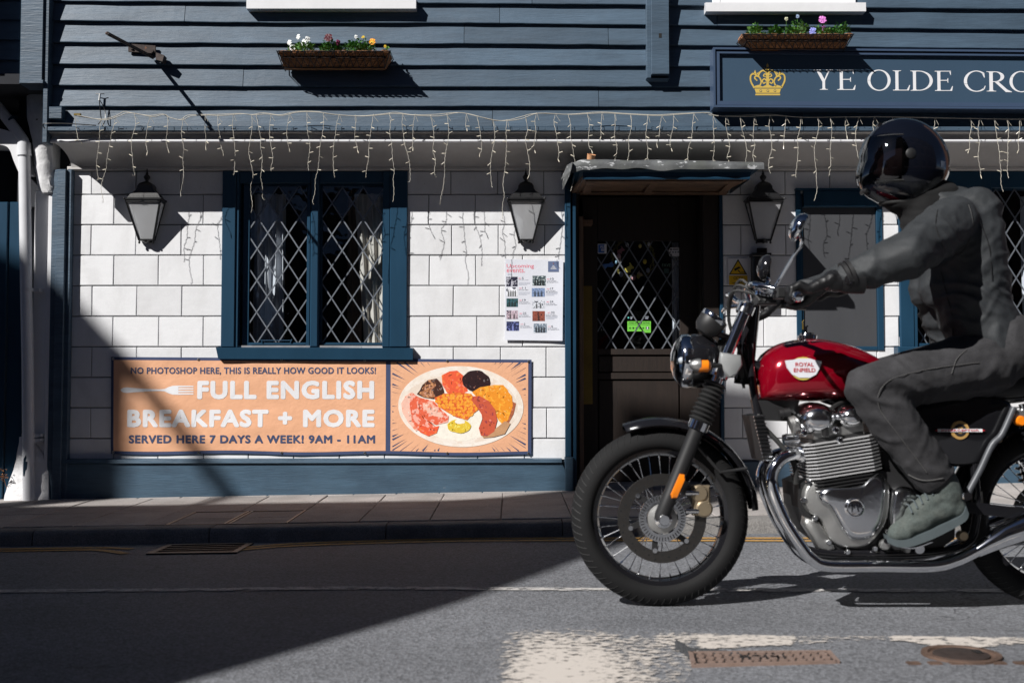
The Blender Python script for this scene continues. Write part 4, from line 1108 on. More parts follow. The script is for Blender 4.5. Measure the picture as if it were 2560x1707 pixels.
# gold crown
def crown(parent, cx, cz, s_, Yp_, m, names='crown_emblem'):
    q = MB()
    def P(shape):
        l_ = layer(); q.prism([(cx+x_*s_, cz+z_*s_) for x_, z_ in shape], Yp_-l_, Yp_+.0002)
    def stroke(pts, w0):
        S = spline(pts, 6)
        for i in range(len(S)-1):
            a, b = Vector(S[i]), Vector(S[i+1]); t = (b-a).normalized(); n_ = Vector((-t.y, t.x))*w0/2; e = t*w0*.12
            P([tuple(a-n_-e), tuple(b-n_+e), tuple(b+n_+e), tuple(a+n_-e)])
    P([(-.74,-.86),(.74,-.86),(.72,-.76),(-.72,-.76)]); P([(-.70,-.72),(.70,-.72),(.78,-.46),(-.78,-.46)])
    P([(-.80,-.42),(.80,-.42),(.86,-.34),(.55,-.24),(.3,-.34),(0,-.2),(-.3,-.34),(-.55,-.24),(-.86,-.34)])
    for sx in (-1, 1):
        stroke([(sx*.80,-.42),(sx*1.0,.0),(sx*.98,.34),(sx*.78,.42),(sx*.62,.28)], .09)
        stroke([(sx*.50,-.35),(sx*.38,-.05),(sx*.50,.22),(sx*.70,.28),(sx*.76,.16),(sx*.62,.02)], .08)
        stroke([(sx*.05,.50),(sx*.26,.62),(sx*.46,.50),(sx*.56,.26)], .09)
        stroke([(sx*.02,-.06),(sx*.18,.12),(sx*.32,.0),(sx*.24,-.14),(sx*.12,-.08)], .075)
        stroke([(sx*.02,.30),(sx*.16,.42),(sx*.24,.30),(sx*.12,.24)], .065)
        P([(sx*.70,.38),(sx*.82,.46),(sx*.74,.66),(sx*.66,.46)]); P([(sx*.60,.36),(sx*.66,.42),(sx*.50,.56)]); P([(sx*.80,.36),(sx*.86,.40),(sx*.92,.54)])
        P([(sx*.03,.60),(sx*.09,.66),(sx*.22,.80),(sx*.08,.72)])
    P([(-.07,-.3),(.07,-.3),(.10,.5),(-.10,.5)]); P([(-.09,.62),(.09,.62),(.06,.8),(0,.7),(-.06,.8)]); P([(-.05,.82),(.05,.82),(.07,.92),(0,1.06),(-.07,.92)])
    o = q.build(names, m, parent); return o
crown(sg, WX(1919,200,YP), WZ(203,YP), 42/395, YP, M_gold)
for dx_ in (-.42, 0, .42):
    cx_, cz_ = WX(1919,200,YP)+dx_*42/395, WZ(203,YP)-.59*42/395
    q = MB(); q.prism([(cx_+.008*math.cos(a*.524), cz_+.008*math.sin(a*.524)) for a in range(12)], YP-.0022, YP-.0019); q.build('crown_jewel', M_sign, sg)
    q = MB(); q.prism([(cx_+.0055*math.cos(a*.524), cz_+.0055*math.sin(a*.524)) for a in range(12)], YP-.0026, YP-.0023); q.build('crown_jewel', M_gold, sg)

# ================================================================ banner
YN = -.012
def bz(px, py): return W(px, py, YN)
bn = thing('breakfast_banner', 'peach and navy vinyl banner advertising a full English breakfast under the window', 'banner', bz(804, 1138))
TLp, TRp, BRp, BLp = (278,892), (1329,899), (1328,1137), (277,1134)
def bpt(u, v):
    a = (TLp[0]+(TRp[0]-TLp[0])*u, TLp[1]+(TRp[1]-TLp[1])*u + 1.5*math.sin(math.pi*u*5)*0); b = (BLp[0]+(BRp[0]-BLp[0])*u, BLp[1]+(BRp[1]-BLp[1])*u + 2.0*math.sin(u*17))
    return (b[0]+(a[0]-b[0])*v, b[1]+(a[1]-b[1])*v)
def bwave(x_, z_):
    k_ = 1-sm(WX(955,1000,YN), WX(985,1000,YN), x_)
    return k_*(.004*noise.noise(Vector((x_*2.2, z_*5, 3))) + .0022*noise.noise(Vector((x_*9, z_*14, 8))))
def bsheet(u0, u1, v0, v1, dy, nx, ny):
    q = MB()
    for j in range(ny+1):
        for i in range(nx+1):
            px_, py_ = bpt(u0+(u1-u0)*i/nx, v0+(v1-v0)*j/ny); p = bz(px_, py_); q.v.append((p[0], YN+dy+bwave(p[0], p[2]), p[2]))
    for j in range(ny):
        for i in range(nx): q.f.append((j*(nx+1)+i, j*(nx+1)+i+1, (j+1)*(nx+1)+i+1, (j+1)*(nx+1)+i))
    return q
bsheet(0, 1, 0, 1, 0, 120, 30).build('backing', M_navy, bn, 'all')
eu = 6.5/1051; ev = 7.5/240
U = lambda px_: (px_-278)/1051
bsheet(eu, U(965), ev, 1-ev, -.0009, 90, 30).build('print_field', M_orange, bn, 'all')
bsheet(U(977), 1-eu*1.3, ev, 1-ev, -.0009, 50, 30).build('print_field', M_orange, bn, 'all')
def wrap(o, dy):
    for v in o.data.vertices:
        wp = v.co + ORG[o.parent.name]
        v.co.y = YN + dy + bwave(wp.x, wp.z) + (wp.y-YN) - ORG[o.parent.name].y
def sub_text(body, px0, py0, px1, py1, m, bold, sp=1.0, dy=-.0019):
    box = (bz(px0, py1)[0], bz(px0, py1)[2], bz(px1, py0)[0], bz(px1, py0)[2])
    o = text_mesh(body, box, YN, m, bn, 'lettering', bold, True, sp); wrap(o, dy); return o
sub_text('NO PHOTOSHOP HERE, THIS IS REALLY HOW GOOD IT LOOKS!', 327, 918, 940, 937, M_navy, .028, 1.06)
sub_text('FULL ENGLISH', 493, 951, 936, 998, M_vwhite, .052, 1.13)
sub_text('BREAKFAST + MORE', 318, 1023, 937, 1068, M_vwhite, .052, 1.13)
sub_text('SERVED HERE 7 DAYS A WEEK! 9AM - 11AM', 322, 1087, 938, 1108, M_navy, .040, 1.10)
def bshape(name, pts, m, dy, parent=None):
    """closed outline in photo pixels, laid on the banner"""
    q = MB(); n = len(pts); cx = sum(p[0] for p in pts)/n; cy = sum(p[1] for p in pts)/n
    for p in [(cx, cy)] + list(pts):
        w_ = bz(*p); q.v.append((w_[0], YN+dy+bwave(w_[0], w_[2]), w_[2]))
    for i in range(n): q.f.append((0, 1+i, 1+(i+1) % n))
    return q.build(name, m, parent or bn)
fk = [(303,975),(306,971),(312,968),(325,969),(395,973),(415,969),(425,965),(438,963),(484,965),(484,967.5),(446,968),(446,970.5),(484,971.5),(484,974),(446,974),(446,976.5),(484,977.5),(484,980),(446,980),(446,982.5),(484,984),(484,986),(436,987),(424,983),(414,978),(395,976),(325,980),(312,982),(306,979)]
# the fork: handle, neck and four tines as one flat print
q = MB()
def quadpx(P_, dy, q_): 
    b_ = len(q_.v)
    for p in P_: w_ = bz(*p); q_.v.append((w_[0], YN+dy+bwave(w_[0], w_[2]), w_[2]))
    q_.f.append(tuple(range(b_, b_+len(P_))))
hp = [(302,975,0.5),(304,975,3.5),(309,975,6),(318,975,7),(340,975,5),(370,975,3),(400,975,2),(412,975,3),(422,975,8),(432,975,11),(446,975,11.5)]
for a, b in zip(hp, hp[1:]): quadpx([(a[0],a[1]+a[2]),(b[0],b[1]+b[2]),(b[0],b[1]-b[2]),(a[0],a[1]-a[2])], -.0019, q)
for yy in (965.6, 971.8, 978.2, 984.4): quadpx([(446,yy+2.0),(484,yy+1.4),(484,yy-1.4),(446,yy-2.0)], -.0019, q)
q.build('fork_print', M_vwhite, bn)
# burst rays
q = MB(); cx, cy = 1152, 1016; R2 = random.Random(3)
for k in range(96):
    a = 2*math.pi*(k+R2.uniform(-.35,.35))/96
    dx_, dy_ = math.cos(a), math.sin(a)
    tx = min((1314-cx)/dx_ if dx_ > 0 else (981-cx)/dx_ if dx_ < 0 else 9e9, ((1127 if dy_ > 0 else 906)-cy)/dy_ if dy_ else 9e9)
    inner = 1/math.sqrt((dx_/152)**2+(dy_/104)**2)*R2.uniform(1.04, 1.22)
    if inner > tx-3: continue
    wv = R2.choice([.4,.6,.8,1.6,2.4])
    q = MB(); quadpx([(cx+dx_*inner, cy+dy_*inner), (cx+dx_*tx-dy_*wv, cy+dy_*tx+dx_*wv), (cx+dx_*tx+dy_*wv, cy+dy_*tx-dx_*wv)], -.0016, q); q.build('burst_ray', M_navy, bn)
def ell(cx, cy, rx, ry, n=36, rot=0, wob=0, sd=0):
    P_ = []
    for k in range(n):
        a = 2*math.pi*k/n; r_ = 1+wob*noise.noise(Vector((math.cos(a)*1.7+sd, math.sin(a)*1.7, sd)))
        x_, y_ = rx*math.cos(a)*r_, ry*math.sin(a)*r_
        P_.append((cx+x_*math.cos(rot)-y_*math.sin(rot), cy+x_*math.sin(rot)+y_*math.cos(rot)))
    return P_
def fmat(name, a, b_, scale, thr=.5):
    m = mat(name, s2l(a), .45, var=.10, vs=scale*2, chips=(s2l(b_), scale, thr)); return m
Fp = fmat('plate_cream', (240,228,214), (244,236,226), 8); Fp2 = fmat('plate_inner', (236,220,204), (242,232,220), 6)
Fb = fmat('bacon_print', (232,104,72), (246,178,160), 26, .52); Fb2 = fmat('bacon_fat', (246,196,176), (238,140,110), 30, .55)
Fm = fmat('mushroom_print', (70,40,32), (196,136,96), 40, .56); Ft = fmat('tomato_print', (238,96,60), (246,130,70), 30, .55)
Fk = fmat('black_pudding_print', (44,22,26), (190,130,110), 62, .66); Fh = fmat('hash_brown_print', (240,150,42), (250,178,60), 40, .55)
Fh2 = fmat('hash_brown_side', (170,96,66), (190,110,70), 40, .55); Fs = fmat('sausage_print', (206,92,64), (150,60,70), 36, .58)
Fbe = fmat('bean_print', (246,160,50), (250,176,70), 60, .55); Fbe2 = fmat('bean_sauce', (226,98,44), (236,130,50), 30, .5)
Fe = fmat('egg_white', (246,240,226), (240,230,214), 20, .6); Fy = fmat('egg_yolk', (230,196,60), (236,208,90), 30, .6)
Fsh = fmat('plate_shade_print', (196,150,110), (180,130,90), 10, .6)
def inside(x_, y_, P_):
    c_ = False
    for i in range(len(P_)):
        a, b = P_[i-1], P_[i]
        if (a[1] > y_) != (b[1] > y_) and x_ < (b[0]-a[0])*(y_-a[1])/(b[1]-a[1])+a[0]: c_ = not c_
    return c_
d = -.0026
def fs(pts, m, name='food_print'):
    global d; d -= .00016; o_ = bshape(name, pts, m, d)
    if m in (Fp, Fp2, Fe, Fsh): return o_
    xs_ = [p_[0] for p_ in pts]; ys_ = [p_[1] for p_ in pts]; Rf = random.Random(int(sum(xs_)))
    bc = m.node_tree.nodes['Vector Math.001'].inputs[0].default_value if 'Vector Math.001' in m.node_tree.nodes else (.5,.3,.2)
    key = m.name
    if key+'_light' not in MATS:
        mat(key+'_light', tuple(min(.9, c_*1.25+.12) for c_ in bc), .45, var=.1, vs=60); mat(key+'_dark', tuple(c_*.42 for c_ in bc), .45, var=.1, vs=60)
    for q_ in range(26):
        x_, y_ = Rf.uniform(min(xs_), max(xs_)), Rf.uniform(min(ys_), max(ys_)); r1, r2 = Rf.uniform(1.2, 5.5), Rf.uniform(.7, 2.2)
        P_ = ell(x_, y_, r1, r2, 9, Rf.uniform(0, 3.1), .4, q_)
        if all(inside(a_, b_, pts) for a_, b_ in P_): bshape('food_detail', P_, MATS[key+('_light' if q_ % 2 else '_dark')], d-.00006-.000003*q_)
    return o_
fs(ell(1152, 1016, 156.5, 101, 60, .03), Fp, 'plate_print'); fs(ell(1151, 1018, 143, 90, 60, .03), Fp2, 'plate_print'); fs(ell(1154, 1030, 118, 68, 40), Fe, 'plate_print')
fs(ell(1135,1062,75,38,40,.1,.25,4), Fe)
fs([(1124,928),(1143,926),(1158,938),(1165,960),(1170,978),(1148,986),(1118,982),(1106,962),(1104,938)], Ft)
fs(ell(1190,953,36,27,30,.15,.12,2), Fk)
fs([(1056,962),(1070,950),(1092,946),(1104,958),(1110,975),(1112,986),(1100,990),(1085,998),(1060,994),(1042,985),(1050,975)], Fm)
fs(ell(1072,968,17,7,16,-.3,.2,1), Fb2 if False else fmat('mushroom_pale', (170,110,76), (210,150,100), 50, .5)); fs(ell(1068,985,20,8,16,.2,.3,5), MATS['mushroom_pale'])
fs([(1180,980),(1200,968),(1235,962),(1258,962),(1270,975),(1264,1000),(1230,1000),(1195,996)], Fh)
fs([(1275,1000),(1290,1008),(1284,1035),(1272,1056),(1258,1060),(1252,1040)], Fh2)
fs([(1215,982),(1240,975),(1268,976),(1280,990),(1282,1015),(1270,1050),(1256,1060),(1246,1050),(1232,1020),(1216,1002)], Fh)
fs([(1003,1008),(1014,990),(1028,980),(1034,1000),(1040,1040),(1048,1072),(1040,1078),(1020,1055),(1006,1030)], Fb2)
fs([(1030,980),(1042,990),(1052,995),(1048,1020),(1058,1045),(1095,1070),(1090,1082),(1070,1090),(1045,1075),(1030,1050),(1024,1010)], Fb)
fs([(1040,992),(1060,996),(1084,1002),(1100,1020),(1122,1040),(1120,1055),(1090,1062),(1062,1048),(1044,1020)], Fb)
fs([(1056,1006),(1080,1006),(1096,1022),(1112,1038),(1104,1044),(1080,1038),(1060,1026)], Fb2)
fs([(1048,1060),(1075,1070),(1098,1064),(1092,1082),(1072,1090),(1050,1080)], Ft)
fs([(1086,994),(1110,984),(1150,980),(1178,984),(1192,1006),(1196,1024),(1180,1036),(1168,1050),(1140,1042),(1118,1030),(1096,1016)], Fbe2)
R3 = random.Random(11); q = MB(); poly = [(1088,996),(1112,985),(1150,981),(1177,985),(1190,1008),(1193,1024),(1178,1038),(1166,1048),(1138,1040),(1116,1030),(1096,1014)]
cnt = 0; d -= .0002
for yy in range(980, 1052, 8):
    for xx in range(1088, 1196, 9):
        x_, y_ = xx+R3.uniform(-2.5,2.5)+(yy % 16)/4, yy+R3.uniform(-2,2)
        if inside(x_, y_, poly):
            cnt += 1; quadpx(ell(x_, y_, R3.uniform(4.2,5.6), R3.uniform(3,3.9), 9, R3.uniform(0,3.1)), d-.00001*(cnt % 30), q)
q.build('bean_print', Fbe, bn); d -= .0004
fs(ell(1148,1065,30,17,26,.05,.12,7), Fy); fs(ell(1150,1053,13,6.5,16,0,.2,3), Fe)
fs([(1262,1052),(1276,1058),(1262,1084),(1234,1092),(1208,1094),(1204,1086),(1240,1070)], Fsh)
fs([(1182,990),(1200,990),(1222,1002),(1238,1024),(1243,1050),(1236,1078),(1218,1090),(1202,1088),(1197,1070),(1206,1050),(1204,1036),(1192,1016),(1180,1002)], Fs)
for px_ in (283, 496, 704, 912, 1118, 1321):
    for top in (0, 1):
        py_ = (897 if top else 1130) + (px_-283)*(.0066 if top else .0029)
        c = bz(px_, py_); q = MB(); q.lathe([(.0035,0),(.0045,.002),(.008,.0015),(.009,-.001)], (c[0], YN-.003+bwave(c[0],c[2]), c[2]), (0,-1,0), 12)
        q.build('eyelet', M_silver, bn, True); q = MB(); q.sphere((c[0], YN-.002+bwave(c[0],c[2]), c[2]), .003, 1,.6,1,8,5); q.build('screw', M_rust, bn, True)

# ================================================================ events poster
YO = -.010
po = thing('events_poster', 'white laminated upcoming events poster beside the door frame', 'poster', W(1335, 850, YO))
q = MB(); nx, ny = 20, 30
c4 = [W(1262,850,YO), W(1406,852,YO), W(1408,650,YO), W(1263,648,YO)]
for j in range(ny+1):
    for i in range(nx+1):
        u, v = i/nx, j/ny
        x_ = (c4[0][0]*(1-u)+c4[1][0]*u)*(1-v)+(c4[3][0]*(1-u)+c4[2][0]*u)*v; z_ = (c4[0][2]*(1-u)+c4[1][2]*u)*(1-v)+(c4[3][2]*(1-u)+c4[2][2]*u)*v
        lift = -.012*(max(0, u-.55)/.45)**2*(1-abs(v-.45)) - .010*(1-v)**6
        q.v.append((x_, YO+.003+lift, z_))
for j in range(ny):
    for i in range(nx): q.f.append((j*(nx+1)+i, j*(nx+1)+i+1, (j+1)*(nx+1)+i+1, (j+1)*(nx+1)+i))
q.build('sheet', M_paper, po, 'all')
def pl(u, v): return YO+.003 - .012*(max(0, u-.55)/.45)**2*(1-abs(v-.45)) - .010*(1-v)**6
def on_poster(o, dy):
    for v_ in o.data.vertices:
        wp = v_.co + ORG[po.name]; u = (wp.x-c4[0][0])/(c4[1][0]-c4[0][0]); vv = (wp.z-c4[0][2])/(c4[3][2]-c4[0][2])
        v_.co.y = pl(max(0,min(1,u)), max(0,min(1,vv))) - dy + (wp.y-YO) - ORG[po.name].y
def pc(x_, y_): return (1250+x_/7.13, 640+y_/7.127)      # enlarged crop -> photo pixel
def ptext(s_, x0_, y0_, x1_, y1_, m, bold=0.):
    a, b = pc(x0_, y0_), pc(x1_, y1_); A, B = W(a[0], b[1], YO), W(b[0], a[1], YO)
    o = text_mesh(s_, (A[0], A[2], B[0], B[2]), YO, m, po, 'lettering', bold); on_poster(o, .0010); return o
def prect(x0_, y0_, x1_, y1_, m, dy=.0008, name='picture', n=6):
    a, b = pc(x0_, y0_), pc(x1_, y1_); A, B = W(a[0], b[1], YO), W(b[0], a[1], YO); q = MB()
    for j in range(n+1):
        for i in range(n+1): q.v.append((A[0]+(B[0]-A[0])*i/n, YO, A[2]+(B[2]-A[2])*j/n))
    for j in range(n):
        for i in range(n): q.f.append((j*(n+1)+i, j*(n+1)+i+1, (j+1)*(n+1)+i+1, (j+1)*(n+1)+i))
    o = q.build(name, m, po); on_poster(o, dy); return o
Pr = flat('poster_red', (232,112,130)); Pg = flat('poster_grey_text', (92,96,108)); Plg = flat('poster_light_text', (178,184,198))
ptext('Upcoming', 118, 140, 604, 230, Pr); ptext('events.', 118, 222, 444, 294, Pr); ptext('2018', 135, 312, 212, 342, Plg)
prect(857, 95, 1048, 284, flat('poster_logo_blue', (92,106,138)))
ptext('YE', 935, 168, 968, 190, M_vwhite, .02); ptext('OLDE', 920, 190, 985, 212, M_vwhite, .02); ptext('CROWN', 902, 214, 1002, 238, M_vwhite, .02)
q = crown(po, W(*pc(952, 132), YO)[0], W(*pc(952, 132), YO)[2], .0035, YO, flat('poster_crown', (220,150,130)), 'crown_emblem'); on_poster(q, .0014)
def pmat(nm, base, spots, sc_=60, thr=.55): return mat(nm, s2l(base), .35, var=.25, vs=sc_, chips=(s2l(spots), sc_*1.3, thr))
pics = [((112,370,313,541),(44,44,62),(190,190,200),'5','LIVE DJ 6-9 PM','MAY'),((112,560,313,722),(236,238,244),(40,44,60),'11','LIVE MUSIC 8:30PM','MAY'),((115,756,320,906),(60,96,104),(30,60,50),'19','LIVE MUSIC|UNCHARTED 9 PM','MAY'),
        ((115,970,320,1122),(200,180,190),(40,40,60),'25','LIVE MUSIC|8:30PM','MAY'),((115,1166,340,1332),(48,52,84),(120,130,190),'2','LIVE MUSIC|9:00PM','JUNE'),
        ((580,352,814,528),(70,84,90),(200,210,210),'10','LIVE MUSIC|9:00PM','MAY'),((566,570,799,724),(140,160,196),(70,84,110),'17','LIVE MUSIC|8:30PM','MAY'),((580,790,795,932),(222,226,234),(50,54,66),'24','LIVE MUSIC|ACOUSTIC 8PM','MAY'),
        ((578,980,799,1158),(150,84,70),(40,34,40),'30','LIVE MUSIC|BAND 9:00PM','MAY'),((600,1204,832,1366),(110,124,140),(220,228,236),'6','LIVE MUSIC|9:00PM','JUNE')]
for k, (bx_, c1, c2, num, line, mon) in enumerate(pics):
    prect(*bx_, pmat('event_picture_%d' % k, c1, c2, 45+7*k))
    # a dark figure or two in each picture
    fg = flat('figure_print_%d' % k, tuple(max(0, int(v_*.45)) for v_ in c1) if sum(c1) > 200 else c2)
    for f_ in range(1 + (k*7) % 4):
        w_ = (bx_[2]-bx_[0]); cx_ = bx_[0]+w_*(f_+1)/(2+(k*7) % 4); hh = bx_[3]-bx_[1]
        prect(cx_-w_*.07, bx_[1]+hh*.45, cx_+w_*.07, bx_[3]-3, fg, .0012, 'figure_print', 1)
        a = pc(cx_, bx_[1]+hh*.36); c = W(a[0], a[1], YO); q = MB(); q.add([(c[0]+.0032*math.cos(t_*.7854), YO, c[2]+.004*math.sin(t_*.7854)) for t_ in range(8)], [tuple(range(8))]); o = q.build('figure_print', fg, po); on_poster(o, .0012)
    nx_ = {'5':(390,375,420,412),'11':(398,550,455,585),'19':(398,765,458,802),'25':(408,1000,468,1038),'2':(424,1192,450,1230),'10':(895,388,956,426),'17':(895,562,948,598),'24':(888,792,948,830),'30':(908,986,970,1022),'6':(912,1234,944,1268)}[num]
    ptext(num, *nx_, Pg); ptext(mon, nx_[0]-58, nx_[1]+14, nx_[0]-10, nx_[3]-2, Pr)
    lx = bx_[2]+18
    for li, s_ in enumerate(line.split('|')): ptext(s_, lx, nx_[3]+12+li*24, lx+(200 if li else 170), nx_[3]+26+li*24, Pg)
    if k in (0, 1, 6, 8):
        for li in range(3): prect(lx, nx_[3]+58+li*20, lx+(210, 200, 150)[li], nx_[3]+63+li*20, Plg, .0009, 'text_line', 1)

# ================================================================ CCTV sign
cs = thing('cctv_sign', 'small white and yellow CCTV warning sign right of the door', 'warning sign', W(1844, 714, -.006))
Yc = -.0085
def c4box(px0, py0, px1, py1, y, m, name):
    a, b = W(px0, py1, 0), W(px1, py0, 0); q = MB(); q.box(a[0], b[0], y, y+.0006, a[2], b[2]); return q.build(name, m, cs)
a, b = W(1820, 714, 0), W(1869, 646, 0); q = MB(); q.box(a[0], b[0], -.008, -.004, a[2], b[2]); q.build('plate', M_vwhite, cs)
Yel = flat('warning_yellow', (222,176,24)); Blk = flat('sign_black', (28,26,26))
tri = lambda k, y, m, n_: (lambda q: (q.prism([(p[0], p[2]) for p in (W(1821.5+k, 687-k*.6, 0), W(1867.5-k, 687-k*.6, 0), W(1844.5, 648+k*1.25, 0))], y, y+.0004), q.build(n_, m, cs)))(MB())
tri(0, -.0090, Blk, 'warning_triangle'); tri(4, -.0096, Yel, 'warning_triangle')
c4box(1822, 689, 1868, 712.5, -.0090, Yel, 'yellow_panel')
q = MB(); q.prism([(p[0], p[2]) for p in (W(1834,673,0),W(1846,667,0),W(1849,671,0),W(1837,678,0))], -.0101, -.0097); q.prism([(p[0], p[2]) for p in (W(1843,676,0),W(1846,675,0),W(1850,681,0),W(1860,680,0),W(1860,676,0),W(1861.5,676,0),W(1861.5,684,0),W(1860,684,0),W(1860,682,0),W(1849,683,0))], -.0101, -.0097)
q.prism([(p[0], p[2]) for p in (W(1846,666,0),W(1851,669.5,0),W(1850,672,0),W(1846,669,0))], -.0101, -.0097); q.build('camera_pictogram', Blk, cs)
def ctext(s_, px0, py0, px1, py1, bold=.01):
    a, b = W(px0, py1, 0), W(px1, py0, 0); return text_mesh(s_, (a[0], a[2], b[0], b[2]), -.0096, Blk, cs, 'lettering', bold)
ctext('CCTV', 1833, 692, 1857, 699); ctext('in', 1842, 700.5, 1848, 704); ctext('operation', 1830, 705.5, 1859, 711)

# black wall box below the third lantern
wbx = thing('wall_ashtray', 'slim black wall box with a rusty stain above it right of the CCTV sign', 'wall box', W(1905, 750, 0))
q = MB(); fbox(q, 1884, 636, 1926, 752, -.09, -.003, .006); q.build('case', M_black, wbx)
q = MB(); fbox(q, 1881, 632, 1929, 640, -.10, -.003, .004); q.build('lid', M_black, wbx)
q = MB(); fbox(q, 1894, 620, 1918, 631.5, -.03, -.003, .004); q.build('rusty_cap', M_rust, wbx)

# ================================================================ door stickers and garland (behind the glass)
YD = DR+.014
st = thing('hygiene_sticker', 'green food hygiene rating 5 sticker on the door glass', 'sticker', W(1597, 832, YD))
Gr = flat('rating_green', (116,204,72)); Gd = flat('rating_dark', (24,40,24))
def stk(th_, px0, py0, px1, py1, m, y=YD, name='print'):
    a, b = W(px0, py1, y), W(px1, py0, y); q = MB(); q.box(a[0], b[0], y, y+.0005, a[2], b[2]); return q.build(name, m, th_)
def stx(th_, s_, px0, py0, px1, py1, m, y, bold=0.):
    a, b = W(px0, py1, y), W(px1, py0, y); return text_mesh(s_, (a[0], a[2], b[0], b[2]), y, m, th_, 'lettering', bold)
stk(st, 1568.5, 803, 1627, 828, Gr, YD, 'sheet'); stk(st, 1611, 828.2, 1627, 831.5, Gr, YD, 'sheet')
stx(st, 'FOOD HYGIENE RATING', 1572, 805, 1624, 809, Gd, YD-.0006, .005); stk(st, 1570, 811.3, 1626, 811.9, Gd, YD-.0007)
for k in range(6):
    c = W(1575+k*8.2 + (2.6 if k == 5 else 0), 820, YD); r_ = .0068 if k < 5 else .0115
    q = MB(); n_ = 16
    if k < 5:
        for i in range(n_):
            a, b = 2*math.pi*i/n_, 2*math.pi*(i+1)/n_
            q.add([(c[0]+r_*math.cos(a),YD-.0006,c[2]+r_*math.sin(a)),(c[0]+r_*math.cos(b),YD-.0006,c[2]+r_*math.sin(b)),(c[0]+r_*.82*math.cos(b),YD-.0006,c[2]+r_*.82*math.sin(b)),(c[0]+r_*.82*math.cos(a),YD-.0006,c[2]+r_*.82*math.sin(a))], [(0,1,2,3)])
    else: q.add([(c[0]+r_*math.cos(2*math.pi*i/n_),YD-.0006,c[2]+r_*math.sin(2*math.pi*i/n_)) for i in range(n_)], [tuple(range(n_))])
    q.build('rating_ring', Gd, st)
    px_ = 1575+k*8.2+(2.6 if k == 5 else 0); h_ = 2.0 if k < 5 else 3.4
    stx(st, str(k), px_-h_*.62, 820-h_, px_+h_*.62, 820+h_, Gd if k < 5 else M_vwhite, YD-.0010, .03)
c = W(1571, 794, YD); q = MB(); q.prism([(c[0]+.006*math.cos(t_*.524), c[2]+.006*math.sin(t_*.524)) for t_ in range(12)], YD, YD+.0004); q.build('round_logo', flat('teal', (90,190,180)), st)
for k in range(3): stk(st, 1576, 791.5+k*2.6, 1582-k, 792.6+k*2.6, Plg); stk(st, 1613, 791+k*2.6, 1622-k, 792+k*2.6, Plg)
s2 = thing('blue_sticker', 'small blue and white sticker in the top left corner of the door glass', 'sticker', W(1505, 634, YD))
stk(s2, 1494.5, 610, 1516.5, 634, M_vwhite, YD, 'sheet'); stk(s2, 1495.5, 611.5, 1511, 632, flat('sticker_blue', (60,110,190)), YD-.0006)
stx(s2, 'ALE', 1500, 614, 1513, 620, M_vwhite, YD-.0012, .03); stx(s2, 'BE', 1503, 622, 1513, 628, M_vwhite, YD-.0012, .03)
s3 = thing('white_sticker', 'pale tag-shaped sticker with icons in the top right corner of the door glass', 'sticker', W(1685, 641, YD))
q = MB(); q.prism([(p[0], p[2]) for p in (W(1670,628,YD),W(1676,619,YD),W(1700,619,YD),W(1700,641,YD),W(1674,641,YD))], YD, YD+.0005); q.build('sheet', M_vwhite, s3)
for k in range(4): stk(s3, 1674+k*6.5, 629, 1678+k*6.5, 632, Pg, YD-.0006, 'icon')
stk(s3, 1675, 621.5, 1680, 626, Pg, YD-.0006, 'icon'); stk(s3, 1682, 622.5, 1695, 625, Pg, YD-.0006, 'icon'); stk(s3, 1676, 635, 1680, 639, Pg, YD-.0006, 'icon')
s4 = thing('fave_sticker', 'faint dark sticker reading FAVE on the right of the door glass', 'sticker', W(1666, 683, YD))
stx(s4, 'FAVE', 1655, 659, 1677, 667, flat('fave_green', (110,136,124)), YD, .01); stk(s4, 1660, 671, 1672, 683, flat('fave_patch', (60,84,80)), YD)
gd = thing('easter_garland', 'round Easter wreath of twigs, pastel eggs and rabbits behind the door glass', 'wreath', W(1592, 700, DR+.05))
YG = DR+.055; q = MB(); R5 = random.Random(5)
cx, cy, rx_, ry_ = 1583, 645, 52, 50
for k in range(34):
    a0_ = R5.uniform(0, 6.28); n_ = 6; pts = []
    for i in range(n_):
        a = a0_+i*.16; rr_ = 1+R5.uniform(-.10, .10); p = W(cx+rx_*rr_*math.cos(a), cy+ry_*rr_*math.sin(a), YG+R5.uniform(-.01,.01)); pts.append(p)
    q.tube(pts, .0016, 4)
for k in range(16):
    a = R5.uniform(.2, 3.1)+1.0; p = W(cx+rx_*math.cos(a), cy+ry_*math.sin(a), YG); q.tube([p, (p[0]+R5.uniform(-.02,.02), p[1], p[2]-R5.uniform(.01,.05))], .0012, 4)
q.build('twig_ring', flat('willow_twig', (150,140,70)), gd)
eggs = [(1547,641,6.5,(240,190,200)),(1549,650,5,(190,180,170)),(1553,686,6.5,(200,205,215)),(1584,694,7,(226,170,176)),(1596,691,6,(228,206,100)),(1540,656,5,(150,190,210)),(1612,654,6,(230,200,70)),(1620,676,6,(170,180,200)),(1600,615,5,(220,200,120)),(1568,612,5,(235,235,235)),(1622,610,5,(235,235,235))]
for i, (a, b, r_, col) in enumerate(eggs):
    c = W(a, b, YG-.012); q = MB(); q.sphere(c, r_/379*1.0, .85, .8, 1.1, 12, 8); q.build('egg', flat('egg_%d' % i, col, .5), gd, True)
rb = [(0,0),(8,1),(18,0),(16,-4),(20,-9),(26,-10),(27,-14),(22,-18),(16,-27),(13,-27),(15,-20),(12,-17),(6,-14),(1,-11),(-1,-6)]
for (bx_, by_, s_, col, fl) in ((1562,680,.85,(232,214,92),1),(1543,634,.7,(200,130,140),1),(1606,690,.5,(226,196,150),-1)):
    q = MB(); q.prism([(W(bx_+fl*a*s_, by_+b*s_, YG-.02)[0], W(bx_, by_+b*s_, YG-.02)[2]) for a, b in rb], YG-.022, YG-.018); q.build('rabbit', flat('rabbit_%d' % bx_, col, .6), gd)
